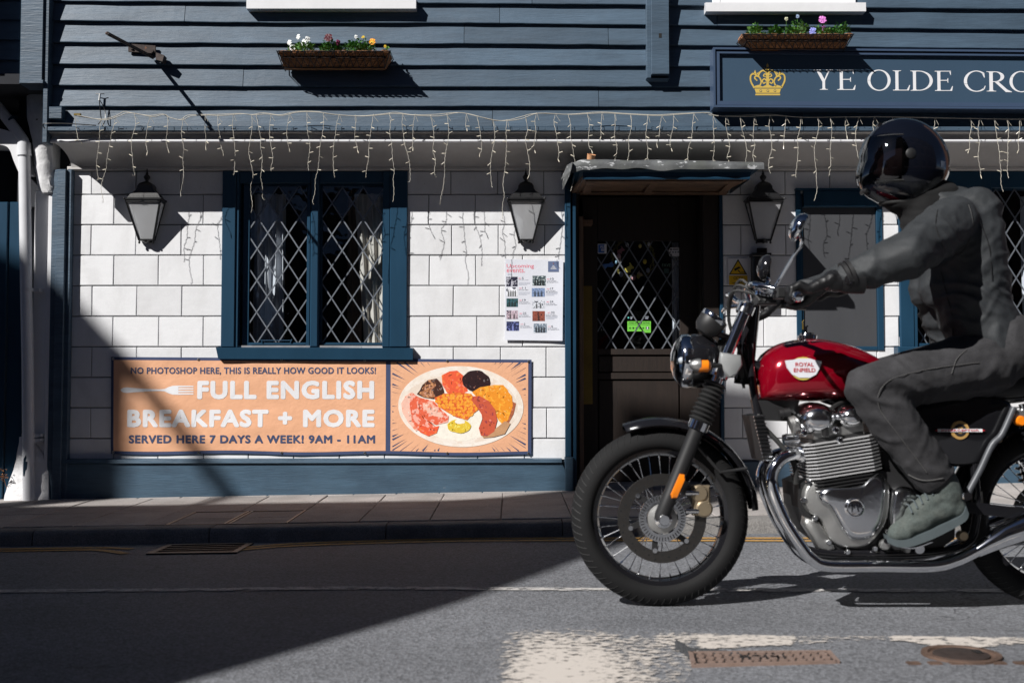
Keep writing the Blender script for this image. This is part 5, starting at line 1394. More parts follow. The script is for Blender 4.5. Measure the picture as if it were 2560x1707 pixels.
q = MB(); q.prism([(W(a, b, YG-.02)[0], W(a, b, YG-.02)[2]) for a, b in ((1507,661),(1522,659),(1530,654),(1532,659),(1536,661),(1531,668),(1518,667),(1513,674),(1508,668))], YG-.024, YG-.02); q.build('watering_can', flat('can_blue', (90,140,210), .4), gd)

# ================================================================ flower baskets
LEAF = [flat('leaf_a', (70,120,48), .55), flat('leaf_b', (100,146,70), .55), flat('leaf_c', (48,92,44), .55)]
def basket(xa_px, xb_px, py_front, py_back, bxa, bxb, py_bot, label, plants, flowers, D0=-.345, D1=-.525):
    DB = D1+.105
    xa, xb = WX(xa_px, py_front, D1), WX(xb_px, py_front, D1); zf = WZ(py_front, D1); 
    ba, bb = WX(bxa, py_bot, DB), WX(bxb, py_bot, DB); zb_ = WZ(py_bot, DB)
    th = thing('flower_basket', label, 'hanging basket', ((xa+xb)/2, D0, zb_), 'trough flower baskets on the weatherboards')
    # coir liner: rounded trough with thick rough rim
    q = MB(); nU, nV = 72, 12; Rn = random.Random(int(xa_px))
    def per(u, inset, z):
        # perimeter: front left corner .. closed rectangle in plan
        t = max(0, min(1, (z-zb_)/(zf-zb_)))
        x0_, x1_ = ba+(xa-ba)*t+inset, bb+(xb-bb)*t-inset
        yf = DB+(D1-DB)*t+inset; yb_ = D0-.004-inset*.4
        Lx, Ly = x1_-x0_, yb_-yf; Ptot = 2*(Lx+Ly); s_ = u*Ptot
        if s_ < Lx: return (x0_+s_, yf)
        s_ -= Lx
        if s_ < Ly: return (x1_, yf+s_)
        s_ -= Ly
        if s_ < Lx: return (x1_-s_, yb_)
        return (x0_, yb_-(s_-Lx))
    zr = lambda u: zf + (.020 if .52 < u < .96 else .0) + .005*noise.noise(Vector((u*40, xa_px, 0)))
    for j in range(nV+1):
        for i in range(nU*2):
            u = i/(nU*2)
            if j <= 7: z = zb_+.004+(zr(u)-zb_)*(j/7); ins = .006
            elif j == 8: z = zr(u)+.006; ins = .010
            elif j == 9: z = zr(u)+.004; ins = .022
            else: z = zr(u)-.012*(j-9)*1.6; ins = .028
            x_, y_ = per(u, ins, min(z, zf)); k_ = .005
            q.v.append((x_+k_*noise.noise(Vector((x_*60, y_*60, z*60))), y_+k_*noise.noise(Vector((x_*60+9, y_*60, z*60))), z+.5*k_*noise.noise(Vector((x_*80, y_*60+7, z*60)))))
    N_ = nU*2
    for j in range(nV):
        for i in range(N_): q.f.append((j*N_+i, j*N_+(i+1) % N_, (j+1)*N_+(i+1) % N_, (j+1)*N_+i))
    q.f.append(tuple(range(N_))[::-1]); q.build('coir_liner', M_coir, th)
    q = MB(); q.box(xa+.03, xb-.03, D1+.035, D0-.02, zf-.032, zf-.022); q.build('soil', flat('potting_soil', (60,42,32), .95), th)
    # iron frame
    q = MB(); r_ = .0032
    q.tube([(xa,D0,zf),(xa,D1,zf-.002),(xb,D1,zf-.002),(xb,D0,zf)], r_, 6); q.tube([(ba,D0,zb_),(ba,DB-.004,zb_),(bb,DB-.004,zb_),(bb,D0,zb_)], r_, 6)
    for s0, s1 in ((xa, ba), (xb, bb)): q.tube([(s0,D1,zf),(s1,DB-.004,zb_)], r_, 6); q.tube([(s0,D0,zf),(s1,D0,zb_)], r_, 6)
    q.build('iron_frame', M_black, th)
    nd = 8
    for k in range(nd*2):
        u0 = k/(nd*2); 
        for sgn in (1,):
            T = lambda u_: (xa+(xb-xa)*u_, D1-.010, zf); B_ = lambda u_: (ba+(bb-ba)*u_, DB-.014, zb_)
            uc = (k+.5)/(nd*2)
            a = T(uc-.5/(nd*2)) if k % 2 == 0 else B_(uc-.5/(nd*2)); b = B_(uc+.5/(nd*2)) if k % 2 == 0 else T(uc+.5/(nd*2))
            mid = tuple((a[i]+b[i])/2 for i in range(3)); c1 = (a[0]*.7+b[0]*.3-.004, (a[1]+mid[1])/2, (a[2]+mid[2])/2); c2 = (a[0]*.3+b[0]*.7+.004, (b[1]+mid[1])/2, (b[2]+mid[2])/2)
            q = MB(); q.tube(spline([a, c1, mid, c2, b], 3), .0026, 5); q.build('scroll_bar', M_black, th)
            a2 = (B_(uc-.5/(nd*2)) if k % 2 == 0 else T(uc-.5/(nd*2))); b2 = (T(uc+.5/(nd*2)) if k % 2 == 0 else B_(uc+.5/(nd*2)))
            q = MB(); q.tube([a2, b2], .0022, 5); q.build('scroll_bar', M_black, th)
    # plants
    for (px_, top_py, wpx, nleaf, lm) in plants:
        PM = (D0+D1)/2; c = W(px_, py_front, PM); ztop = WZ(top_py, PM); wd = wpx/410/2; q = MB(); Rn = random.Random(int(px_))
        base = (c[0], PM, zf-.03)
        for k in range(nleaf):
            a = Rn.uniform(0, 6.28); rr_ = wd*math.sqrt(Rn.random()); h_ = (ztop-zf)*(.25+.75*Rn.random())*(1-.5*rr_/wd)
            tip = (c[0]+rr_*math.cos(a), PM+rr_*.7*math.sin(a), zf+h_)
            if Rn.random() < .35: q.tube([base, (tip[0]*.6+base[0]*.4, tip[1], (tip[2]+base[2])/2), tip], .0013, 4)
            L_ = Rn.uniform(.014, .030); wl = L_*Rn.uniform(.22,.42); el_ = Rn.uniform(-.3, 1.1); az = a+Rn.uniform(-.8,.8)
            d_ = Vector((math.cos(az)*math.cos(el_), math.sin(az)*math.cos(el_), math.sin(el_))); s_ = d_.cross(Vector((Rn.uniform(-.3,.3),Rn.uniform(-.3,.3),1))).normalized()*wl; t_ = Vector(tip); up_ = Vector((0,0,.003))
            q.add([t_, t_+d_*L_*.45+s_+up_, t_+d_*L_, t_+d_*L_*.45-s_+up_], [(0,1,2,3)])
        q.build('plant', LEAF[lm], th)
    for (px_, py_, r_px, colp, colc, face) in flowers:
        c = Vector(W(px_, py_, PM-.03)); r_ = r_px*.98/410; q = MB(); q2 = MB()
        f_ = Vector((face[0], -1, face[1])).normalized(); u_ = f_.cross(Vector((0,0,1))).normalized(); v_ = u_.cross(f_)
        for k, (an, pr_) in enumerate(((-90,1.05),(-25,.9),(205,.9),(55,1.0),(125,1.0))):
            a = rad(an); cc = c+(u_*math.cos(a)+v_*math.sin(a))*r_*.5 - f_*(-.001*k)
            P_ = [cc+(u_*math.cos(t_*.6283)+v_*math.sin(t_*.6283))*r_*.55*pr_*(1+.10*math.sin(t_*2.3+k)) + f_*.0025*math.sin(t_*1.9+k) for t_ in range(10)]
            q.add([cc+f_*.002]+P_, [(0,1+i,1+(i+1) % 10) for i in range(10)])
        fl_ = q.build('flower', colp, th); 
        if colc is not None:
            q2.add([c+f_*.004+u_*r_*.5*math.cos(t_*.785)*(1+.4*math.cos(t_*2.4))+v_*r_*.38*math.sin(t_*.785)-v_*r_*.12 for t_ in range(8)], [tuple(range(8))]); q2.build('flower_eye', colc, fl_)
        s_ = MB(); s_.tube([tuple(c), (c[0]+.006, PM, (c[2]+zf)/2), (c[0], PM, zf-.03)], .0014, 4); s_.build('stem', LEAF[1], th)
    return th
fw, fv, fm_, fy_, fo, fpk, fbl = flat('petal_white', (236,238,236)), flat('petal_violet', (58,34,88)), flat('petal_maroon', (78,14,30)), flat('petal_yellow', (222,190,50)), flat('petal_orange', (240,160,30)), flat('petal_pink', (206,120,196)), flat('petal_lilac', (142,150,222))
basket(692, 976, 128, 112, 708, 962, 170, 'coir lined trough basket of white, maroon and orange pansies left of the bracket post',
       [(757,98,60,190,1),(730,112,26,50,1),(822,96,50,200,0),(892,96,66,230,0),(915,100,46,120,1),(845,106,34,80,2),(968,116,14,18,1)],
       [(763,108,11,fw,fv,(0,.2)),(769,99,8,fw,None,(.5,.3)),(746,93,7,fw,None,(-.6,.2)),(724,107,7,fw,None,(-.3,.2)),(731,120,8.5,fw,fv,(.1,.1)),(821,95,12,fm_,None,(0,.4)),(845,107,7.5,flat('petal_magenta',(140,50,96)),fm_,(.8,.1)),(890,93,5,fw,None,(0,.2)),(908,94,5,fy_,None,(0,1)),(931,105,9,fo,fy_,(0,.3)),(963,117,4,fy_,None,(0,.3))])
basket(1857, 2134, 86, 70, 1878, 2112, 124, 'coir lined trough basket of pink and lilac pansies above the name board',
       [(1890,60,40,190,1),(1935,62,36,160,0),(1994,44,56,210,1),(1965,60,40,100,0),(2052,58,54,200,1),(2102,52,46,170,0)],
       [(2056,50,11,fpk,None,(0,.4)),(2058,71,7,fpk,None,(.5,0)),(2032,79,10,fbl,None,(-.2,0)),(1994,42,5,flat('petal_bud',(150,170,200)),None,(0,.3)),(1966,48,5,flat('petal_cream',(220,224,190)),None,(-.4,-.4))], D0=-.40, D1=-.59)

# ================================================================ iron sign bracket, hook, junction box
ib = thing('iron_bracket', 'rusty iron sign bracket arm jutting out above the left window', 'bracket', W(373, 140, -.345))
A0 = Vector(W(376, 141, -.40)); A1 = Vector(W(268, 84, -1.10))
d_ = (A1-A0).normalized(); q = MB(); q.bar(A0-d_*.05, A1, .022, .009, (0,0,1)); q.bar(A0-d_*.05, A1, .008, .020, (0,0,1)); q.build('arm', M_rust, ib)
q = MB(); a, b = W(322,134,-.34), W(390,113,-.34); q.hexa([(a[0],-.352,a[2]+.008),(b[0],-.352,a[2]-.004),(b[0],-.338,a[2]-.004),(a[0],-.338,a[2]+.008),(a[0],-.352,b[2]+.004),(b[0],-.352,b[2]-.008),(b[0],-.338,b[2]-.008),(a[0],-.338,b[2]+.004)]); q.build('wall_plate', M_rust, ib)
for px_, py_ in ((330,122),(381,129)):
    c = W(px_, py_, -.36); q = MB(); q.lathe([(0,.008),(.006,.008),(.009,.004),(.010,0)], (c[0], -.354, c[2]), (0,-1,0), 6); q.build('bolt', M_rust, ib)
a = W(392,140,-.38); q = MB(); q.hexa([(a[0],-.40,a[2]-.03),(a[0]+.045,-.41,a[2]-.045),(a[0]+.045,-.35,a[2]-.045),(a[0],-.35,a[2]-.03),(a[0],-.40,a[2]+.015),(a[0]+.055,-.41,a[2]-.005),(a[0]+.055,-.35,a[2]-.005),(a[0],-.35,a[2]+.015)]); q.build('lug', M_rust, ib)
hk = thing('cable_hook', 'small metal hook with a black cable on the boards above the left lantern', 'hook', W(249, 240, -.34))
c = W(250, 236, -.35); q = MB(); q.tube([(c[0]-.028,-.345,c[2]+.004),(c[0],-.35,c[2]+.002),(c[0]+.026,-.345,c[2]+.004)], .003, 6); q.tube([(c[0],-.35,c[2]),(c[0],-.36,c[2]-.045)], .006, 8); q.build('hook', M_silver, hk)
q = MB(); q.tube(spline([(c[0],-.36,c[2]-.04), W(252,290,-.365), W(253,300,-.40), W(245,312,-.415)], 5), .0032, 6); q.tube(spline([(c[0]+.002,-.355,c[2]-.04), W(262,275,-.345), W(263,300,-.36), W(256,316,-.39)], 5), .0028, 6); q.build('cable', M_black, hk)
jb = thing('junction_box', 'small square blue junction box at the left end of the weatherboards', 'box', W(138, 297, -.36))
q = MB(); fbox(q, 122, 267, 154.5, 297, -.385, -.325, .003); q.build('cover', M_board, jb)
for px_ in (125, 152):
    c = W(px_, 282, -.386); q = MB(); q.sphere((c[0],-.386,c[2]), .0025, 1,.5,1,6,4); q.build('screw', M_black, jb)
q = MB(); q.tube(spline([W(112,322,-.41), W(108,312,-.42), W(122,309,-.43), (*W(180,310,-.42),), (*W(240,314,-.41),)], 6), .0035, 6)
tag(q.build('black_cable', M_black), 'black cable looped along the top of the drip board at its left end', 'cable')

# ================================================================ icicle lights
lt = thing('icicle_lights', 'cream wire icicle fairy lights hung along the pub front', 'fairy lights', W(1280, 300, -.42))
YI = -.402
run = [(186,287),(200,291),(255,298),(290,290),(310,281),(335,283),(376,290),(405,286),(419,292),(450,300),(470,290),(514,286),(545,288),(600,284),(629,288),(660,284),(700,287),(740,281),(790,281),(830,286),(900,289),(960,284),(990,283),(1030,286),(1090,288),(1140,281),(1180,288),(1232,300),(1268,300),(1300,294),(1340,283),(1420,286),(1500,282),(1560,285),(1640,289),(1700,286),(1760,282),(1784,289),(1850,290),(1925,287),(2000,292),(2100,293),(2200,291),(2300,293),(2425,295),(2550,296),(2700,295)]
for k in range(2):
    P_ = [ (lambda p: (p[0], YI-.006*k, p[2]+R.uniform(-.004,.004)))(W(a+(7 if k else 0), b+(2*k), YI)) for a, b in run]
    q = MB(); q.tube(spline(P_, 4), .0024, 5); q.build('main_wire', M_wire, lt, True)
q = MB(); c = W(190, 287, YI); q.box(c[0]-.012, c[0]+.032, YI-.008, YI+.006, c[2]-.006, c[2]+.006, .002); q.build('plug_joint', M_brass, lt)
bm_ = MB(); bm_.tube([(0,0,0),(.0,0,.014),(0,0,.026)], [.0014,.0026,.0020], 6); bulb_me = bm_.mesh(M_bulb, True, name='bulb')
drops = [(186,352),(252,451),(288,507),(335,438),(376,380),(419,373),(459,492),(514,366),(545,380),(584,438),(629,532),(640,500),(678,427),(725,370),(767,427),(808,512),(849,444),(888,375),(934,444),(973,505),(1007,455),(1038,370),(1076,444),(1117,512),(1166,320),(1192,383),(1232,468),(1268,545),(1313,438),(1342,375),(1390,398),(1420,478),(1468,376),(1505,341),(1537,398),(1576,398),(1620,398),(1655,360),(1684,370),(1735,405),(1783,405),(1816,398),(1850,405),(1886,440),(1925,434),(1965,364),(2002,444),(2044,502),(2075,440),(2114,340),(2148,435),(2187,330),(2230,360),(2275,345),(2338,325),(2425,374),(2450,437),(2485,480),(2517,446),(2549,374),(2590,430),(2640,400)]
for k, (px_, bot) in enumerate(drops):
    top = lerp_list(run, px_)-1; Rn = random.Random(k*13+5)
    pts = [W(px_, top, YI-.004)]; yv = top; x_ = px_; sway = Rn.uniform(-1,1)*.03; j = 0; tips = []
    # little loop at the top, then zigzag down
    while yv < bot:
        yv = min(bot, yv+Rn.uniform(20, 36)); x_ += Rn.uniform(-6.5, 6.5)+sway*40; 
        p = W(x_, yv, YI-.006+Rn.uniform(-.012,.008)); pts.append(p)
        if yv < bot: tips.append(p)
    tips.append(pts[-1])
    S_ = spline(pts, 7); tw = []
    for i, p in enumerate(S_): tw.append((p[0]+.0015*math.sin(i*1.9), p[1]+.0015*math.cos(i*1.9), p[2]))
    q = MB(); q.tube(tw, .0015, 5)
    q.tube(spline([pts[0], (pts[0][0]+.006,YI-.005,pts[0][2]-.02), (pts[0][0]+Rn.uniform(.01,.03), YI-.004, pts[0][2]-.05)], 3), .0012, 4)
    s_ = q.build('light_strand', M_wire, lt, True)
    for i, p in enumerate(tips[:5]):
        b_ = put('bulb', bulb_me, s_, p)
        b_.rotation_euler = (Rn.uniform(-.5,.5)+math.pi*.0, (Rn.choice((-1,1))*Rn.uniform(1.0,2.4)) if i < len(tips)-1 else math.pi+Rn.uniform(-.4,.4), 0)

# ================================================================ covers in the ground
ic = thing('inspection_cover', 'double recessed inspection cover with thin metal edges in the pavement', 'manhole cover', (-1.5, -1.2, pave_z(-1.5, -1.2)))
cyA, cyB = KY+.155, -.89
cA, cB = -1.83, -1.19
ml = MB()
for xx in (cA+.003, (cA+cB)/2-.012, (cA+cB)/2+.012, cB-.003):
    ml.hexa([(xx-.004,cyA,pave_z(xx,cyA)-.03),(xx+.004,cyA,pave_z(xx,cyA)-.03),(xx+.004,cyB,pave_z(xx,cyB)-.03),(xx-.004,cyB,pave_z(xx,cyB)-.03),(xx-.004,cyA,pave_z(xx,cyA)+.001),(xx+.004,cyA,pave_z(xx,cyA)+.001),(xx+.004,cyB,pave_z(xx,cyB)+.001),(xx-.004,cyB,pave_z(xx,cyB)+.001)])
for yy in (cyA, cyB): ml.hexa([(cA,yy-.004,pave_z(cA,yy)-.03),(cB,yy-.004,pave_z(cB,yy)-.03),(cB,yy+.004,pave_z(cB,yy)-.03),(cA,yy+.004,pave_z(cA,yy)-.03),(cA,yy-.004,pave_z(cA,yy)+.0005),(cB,yy-.004,pave_z(cB,yy)+.0005),(cB,yy+.004,pave_z(cB,yy)+.0005),(cA,yy+.004,pave_z(cA,yy)+.0005)])
ml.build('metal_frame', mat('brass_edge', (.42,.34,.27), .4, metal=.4, var=.2), ic)
for a, b in ((cA+.01, (cA+cB)/2-.018), ((cA+cB)/2+.018, cB-.01)):
    for ya, yb in ((cyA+.008, cyA+.27), (cyA+.275, cyB-.008)):
        q = MB(); quad_sheet(q, a, b, ya, yb, pave_z, -.004, .03); q.build('infill_slab', M_slab, ic)
# gutter grate
ga, gb = G(372, 1386), G(592, 1378)
gr = thing('drain_grate', 'slotted cast iron drain grate in the gutter between the yellow lines', 'drain', ((ga[0]+gb[0])/2, (ga[1]+gb[1])/2, .0))
gx_a, gx_b = ga[0]-.01, gb[0]+.02; gy_a = ga[1]-.01; gy_b = G(500, 1362)[1]
q = MB(); quad_sheet(q, gx_a, gx_b, gy_a, gy_b, road_z, .002, .02); q.build('sump', mat('dark_sump', (.006,.006,.006), .9), gr)
q = MB()
for (a, b, c_, d__) in ((gx_a, gx_b, gy_a, gy_a+.03), (gx_a, gx_b, gy_b-.03, gy_b), (gx_a, gx_a+.03, gy_a+.03, gy_b-.03), (gx_b-.03, gx_b, gy_a+.03, gy_b-.03)): quad_sheet(q, a, b, c_, d__, road_z, .008, .02)
q.build('frame', M_irond, gr)
nb_ = 5
for k in range(nb_):
    y_ = gy_a+.035+(gy_b-gy_a-.07)*k/(nb_-1)
    q = MB(); xa, xb = gx_a+.03, gx_b-.03; sk = .012
    q.hexa([(xa,y_-.007,road_z(xa,y_)-.02),(xb,y_+sk-.007,road_z(xb,y_)-.02),(xb,y_+sk+.007,road_z(xb,y_)-.02),(xa,y_+.007,road_z(xa,y_)-.02),(xa,y_-.007,road_z(xa,y_)+.009),(xb,y_+sk-.007,road_z(xb,y_)+.009),(xb,y_+sk+.007,road_z(xb,y_)+.009),(xa,y_+.007,road_z(xa,y_)+.009)]); q.build('bar', M_irond, gr)
# rectangular road cover with raised pattern
pts = [G(1736,1667), G(2092,1657), G(2070,1632), G(1728,1636)]
rc = thing('road_cover', 'rectangular rusty cast iron cover with raised blocks in the road', 'manhole cover', (sum(p[0] for p in pts)/4, sum(p[1] for p in pts)/4, 0))
def rcp(u, v):
    a = [pts[0][i]*(1-u)+pts[1][i]*u for i in (0,1)]; b = [pts[3][i]*(1-u)+pts[2][i]*u for i in (0,1)]; return (a[0]*(1-v)+b[0]*v, a[1]*(1-v)+b[1]*v)
def rslab(q, u0, u1, v0, v1, z0_, z1_):
    P_ = [rcp(u0,v0), rcp(u1,v0), rcp(u1,v1), rcp(u0,v1)]
    q.hexa([(x_,y_,z0_) for x_,y_ in P_]+[(x_,y_,z1_) for x_,y_ in P_])
q = MB(); rslab(q, 0,1,0,1, -.01, .0065); q.build('plate', M_irond, rc)
q = MB()
for a in ((0,1,-.04,.03),(0,1,.97,1.04),(-.02,.012,-.04,1.04),(.988,1.02,-.04,1.04)): rslab(q, *a, -.01, .0105)
q.build('frame', M_iron, rc)
nu, nv = 15, 5; bxx = None
for j in range(nv):
    for i in range(nu):
        u0, u1 = .025+.95*i/nu, .025+.95*(i+1)/nu; v0, v1 = .05+.9*j/nv, .05+.9*(j+1)/nv
        if .36 < (u0+u1)/2 < .66 and .38 < (v0+v1)/2 < .72: continue
        q = MB(); 
        if (i+j) % 2: rslab(q, u0+.006, u1-.002, v0+.02, v1-.02, .0, .0112)
        else: rslab(q, u0+.02, u1-.018, v0+.03, v1-.03, .0, .0112)
        q.build('raised_block', M_iron, rc)
for ch, u0 in (('O', .40), ('M', .53)):
    cu = bpy.data.curves.new('t', 'FONT'); cu.body = ch; cu.size = 1; cu.offset = .03; cu.extrude = .0; ob = bpy.data.objects.new('t', cu); C.objects.link(ob); bpy.context.view_layer.update()
    me = bpy.data.meshes.new_from_object(ob.evaluated_get(bpy.context.evaluated_depsgraph_get())); C.objects.unlink(ob)
    X_ = [v.co.x for v in me.vertices]; Z_ = [v.co.y for v in me.vertices]
    for v in me.vertices:
        u_ = u0+.11*(v.co.x-min(X_))/(max(X_)-min(X_)); v_ = .41+.29*(v.co.y-min(Z_))/(max(Z_)-min(Z_)) if True else 0
        p = rcp(u_, v_); v.co = Vector((p[0], p[1], .0112))-ORG[rc.name]
    me.materials.clear(); me.materials.append(M_iron); put('raised_letter', me, rc, ORG[rc.name])
# small round cover
pc_ = G(2412, 1638)
mat('brass_edge_dark', (.12,.075,.055), .7, metal=.2, var=.4, vs=20, bump=.001, bs=60)
sc_ = thing('stop_tap_cover', 'small oval rusty stop tap cover in the road at the right', 'cover', pc_)
q = MB(); q.lathe([(0,.004),(.088,.004),(.092,.010),(.11,.010),(.112,-.01)], (pc_[0]-.01, pc_[1], .0), (0,0,1), 32); q.build('rim', MATS['brass_edge_dark'], sc_, True)
q = MB(); q.lathe([(0,.011),(.070,.011),(.078,.008),(.080,.0)], (pc_[0]-.01, pc_[1], .0), (0,0,1), 28); q.build('lid', M_rust, sc_, True)
q = MB(); q.box(pc_[0]+.03, pc_[0]+.052, pc_[1]-.01, pc_[1]+.03, .0, .014); q.build('lifting_lug', M_irond, sc_)
q = MB()
for k in range(7):
    x_ = pc_[0]-.20+.06*k; q = MB(); q.box(x_, x_+.035, pc_[1]-.11, pc_[1]-.085, -.01, .007); q.build('surround_block', MATS['brass_edge_dark'], sc_)
# loose broken asphalt beside the cover
q = MB(); Rn = random.Random(9)
for k in range(420):
    t = Rn.random(); px_ = 1690+t*160; py_ = 1606+ (16+28*t*.6) + Rn.uniform(-4,5)
    if Rn.random() < .55: px_ = Rn.uniform(1690,1732); py_ = 1603+(px_-1690)*.75+Rn.uniform(-4,16)
    p = G(px_, py_); r_ = Rn.uniform(.003,.009)
    q.sphere((p[0],p[1],p[2]+.003), r_, 1, Rn.uniform(.7,1.2), .8, 5, 3)
tag(q.build('loose_asphalt', mat('asphalt_crumb', (.05,.052,.056), .9, var=.4, vs=60)), 'crumbled dark asphalt around the edge of the road cover', kind='stuff')
# ================================================================ motorcycle
YB = CAMY + 4.107
def B(px, py, off=0.0):       # off = how far the point sits towards the camera from the bike's centre plane
    return W(px, py, YB-off)
M_tyre = mat('tyre_rubber', (.010,.010,.0105), .8, spec=.25, var=.15, vs=10, bump=.0006, bs=80)
M_bblk = mat('black_gloss_metal', (.010,.010,.012), .16, var=.05, vs=5, coat=.5)
M_mblk = mat('matt_black_metal', (.016,.016,.017), .5, var=.1, vs=20)
M_chr = mat('polished_chrome', (.80,.81,.83), .07, metal=1, var=.02, vs=5)
M_alu = mat('polished_alloy', (.80,.81,.83), .17, metal=1, var=.06, vs=12, bump=.0003, bs=60)
M_cast = mat('cast_alloy', (.46,.46,.45), .42, metal=.9, var=.12, vs=20, bump=.0006, bs=120)
M_fin = mat('cooling_fin_alloy', (.72,.72,.73), .36, metal=.5, var=.1, vs=20)
M_red = mat('candy_red_tank', (.30,.002,.014), .12, metal=.4, var=.04, vs=3, coat=1.)
M_rub = mat('black_rubber', (.018,.018,.018), .65, var=.1, vs=20)
M_seat = mat('black_seat_vinyl', (.014,.014,.015), .55, var=.15, vs=20, bump=.0008, bs=120)
M_gold2 = mat('gold_caliper', (.50,.40,.27), .35, metal=.8, var=.1, vs=20)
M_amb = mat('amber_lens', (.85,.22,.01), .2, var=.05, vs=20)
M_dsteel = mat('grey_painted_steel', (.085,.09,.10), .45, metal=.2, var=.1, vs=20)
M_disc = mat('steel_disc', (.12,.115,.11), .4, metal=1, var=.1, vs=60)
M_lens = glass('headlight_glass', refl=.10, rough=.02)
M_grey2 = mat('silver_grey_paint', (.42,.43,.43), .4, metal=.4, var=.04, vs=8)
bike = thing('motorcycle', 'classic motorcycle with glossy red tank and chrome exhaust passing the pub', 'motorcycle', (WX(1990,1400,YB), YB, 0))
def cyl(mb, c, r, y0, y1, seg=32, ch=.004):
    """disc with axis across the bike; c=(x,z)"""
    mb.lathe([(0, 0), (r-ch, 0), (r, ch), (r, (y1-y0)-ch), (r-ch, y1-y0), (0, y1-y0)], (c[0], y0, c[1]), (0, 1, 0), seg); return mb
def wheel(cx, cz, R_, label=None, name='front_wheel', disc=True):
    t = .050
    prof = []
    for k in range(15):          # tyre crown, closed round the casing
        a = math.pi*(k/14-.5); prof.append((R_-.052+.052*math.cos(a), t*math.sin(a)*1.0))
    prof = [(R_-.078, -t*.62), (R_-.066, -t*.92)] + prof + [(R_-.066, t*.92), (R_-.078, t*.62)]
    q = MB(); q.lathe(prof, (cx, YB, cz), (0, 1, 0), 96); tyre = q.build(name, M_tyre, bike, True)
    # tread grooves
    g = MB()
    for k in range(72):
        a = 2*math.pi*k/72
        for s_ in (-1, 1):
            a2 = a + (.02 if s_ > 0 else .055)
            P_ = []
            for j in range(5):
                th_ = (.18+.24*j)*s_; rr = R_-.052+.0525*math.cos(th_); aa = a2+.018*j
                P_.append((cx+rr*math.cos(aa), YB+t*math.sin(th_)*1.01, cz+rr*math.sin(aa)))
            g.tube(P_, .0012, 4)
    g.build('tread_pattern', M_rub, tyre)['kind'] = 'stuff'
    q = MB(); ri = R_-.074
    q.lathe([(ri-.016,-.030),(ri-.004,-.034),(ri+.004,-.036),(ri+.006,-.030),(ri-.006,-.026),(ri-.018,-.010),(ri-.018,.010),(ri-.006,.026),(ri+.006,.030),(ri+.004,.036),(ri-.004,.034),(ri-.016,.030),(ri-.024,.010),(ri-.024,-.010),(ri-.016,-.030)], (cx, YB, cz), (0,1,0), 72); q.build('rim', M_bblk, tyre, True)
    q = MB(); q.lathe([(0,-.055),(.022,-.055),(.024,-.040),(.036,-.036),(.038,-.030),(.026,-.024),(.024,.024),(.038,.030),(.036,.036),(.024,.040),(.022,.055),(0,.055)], (cx, YB, cz), (0,1,0), 32); q.build('hub', M_cast, tyre, True)
    Rw = random.Random(4)
    for k in range(36):
        a = 2*math.pi*k/36; s_ = 1 if k % 2 else -1; da = (.55 if (k//2) % 2 else -.55)
        p0 = (cx+.034*math.cos(a+da), YB+.032*s_, cz+.034*math.sin(a+da)); p1 = (cx+(ri-.020)*math.cos(a), YB+.006*s_, cz+(ri-.020)*math.sin(a))
        q = MB(); q.tube([p0, p1], .0017, 6); d_ = Vector(p0)-Vector(p1); d_.normalize(); q.tube([p1, tuple(Vector(p1)+d_*.014)], .0034, 6); q.build('spoke', M_chr, tyre)
    return tyre
fcx, fcz = B(1649, 1290)[0], B(1649, 1290)[2]; FR = fcz-.0005
fw_ = wheel(fcx, fcz, FR)
rcx, rcz = fcx+1.40, .322
rw_ = wheel(rcx, rcz, .321, name='rear_wheel')
# front disc on the near side, abs ring, carrier
q = MB(); yd = YB-.066
q.lathe([(.116,0),(.157,0),(.157,.005),(.116,.005),(.116,0)], (fcx, yd, fcz), (0,1,0), 64); dsc = q.build('brake_disc', M_disc, bike, True)
for k in range(36):
    a = 2*math.pi*k/36; rr = .127+.010*(k % 3); q = MB(); q.lathe([(0,0),(.0042,0)], (fcx+rr*math.cos(a), yd-.0006, fcz+rr*math.sin(a)), (0,-1,0), 8); q.build('drilled_hole', M_mblk, dsc)
for k in range(6):
    a = 2*math.pi*k/6+.3; q = MB(); q.bar((fcx+.05*math.cos(a-.25), yd+.002, fcz+.05*math.sin(a-.25)), (fcx+.120*math.cos(a), yd+.002, fcz+.120*math.sin(a)), .020, .006, (0,1,0)); q.build('disc_carrier', M_mblk, dsc)
    q = MB(); q.lathe([(.0085,0),(.0085,.004),(0,.004)], (fcx+.116*math.cos(a), yd-.001, fcz+.116*math.sin(a)), (0,-1,0), 12); q.build('rivet', M_alu, dsc)
q = MB(); q.lathe([(.056,0),(.083,0),(.083,.004),(.056,.004),(.056,0)], (fcx, yd-.010, fcz), (0,1,0), 48)
ab = q.build('abs_ring', M_alu, bike, True)
for k in range(44):
    a = 2*math.pi*k/44; q = MB(); q.bar((fcx+.066*math.cos(a), yd-.0106, fcz+.066*math.sin(a)), (fcx+.079*math.cos(a), yd-.0106, fcz+.079*math.sin(a)), .0034, .001, (0,1,0)); q.build('ring_slot', M_mblk, ab)
q = MB(); q.lathe([(0,-.055),(.017,-.055),(.020,-.050),(.020,-.034),(.030,-.030),(.030,.0),(0,.0)], (fcx, yd-.012, fcz), (0,1,0), 24); q.build('axle_nut', M_chr, bike, True)
q = MB(); q.lathe([(.030,-.01),(.052,-.004),(.054,.004),(0,.004)], (fcx, yd-.004, fcz), (0,1,0), 32); q.build('hub_cover', M_cast, bike, True)
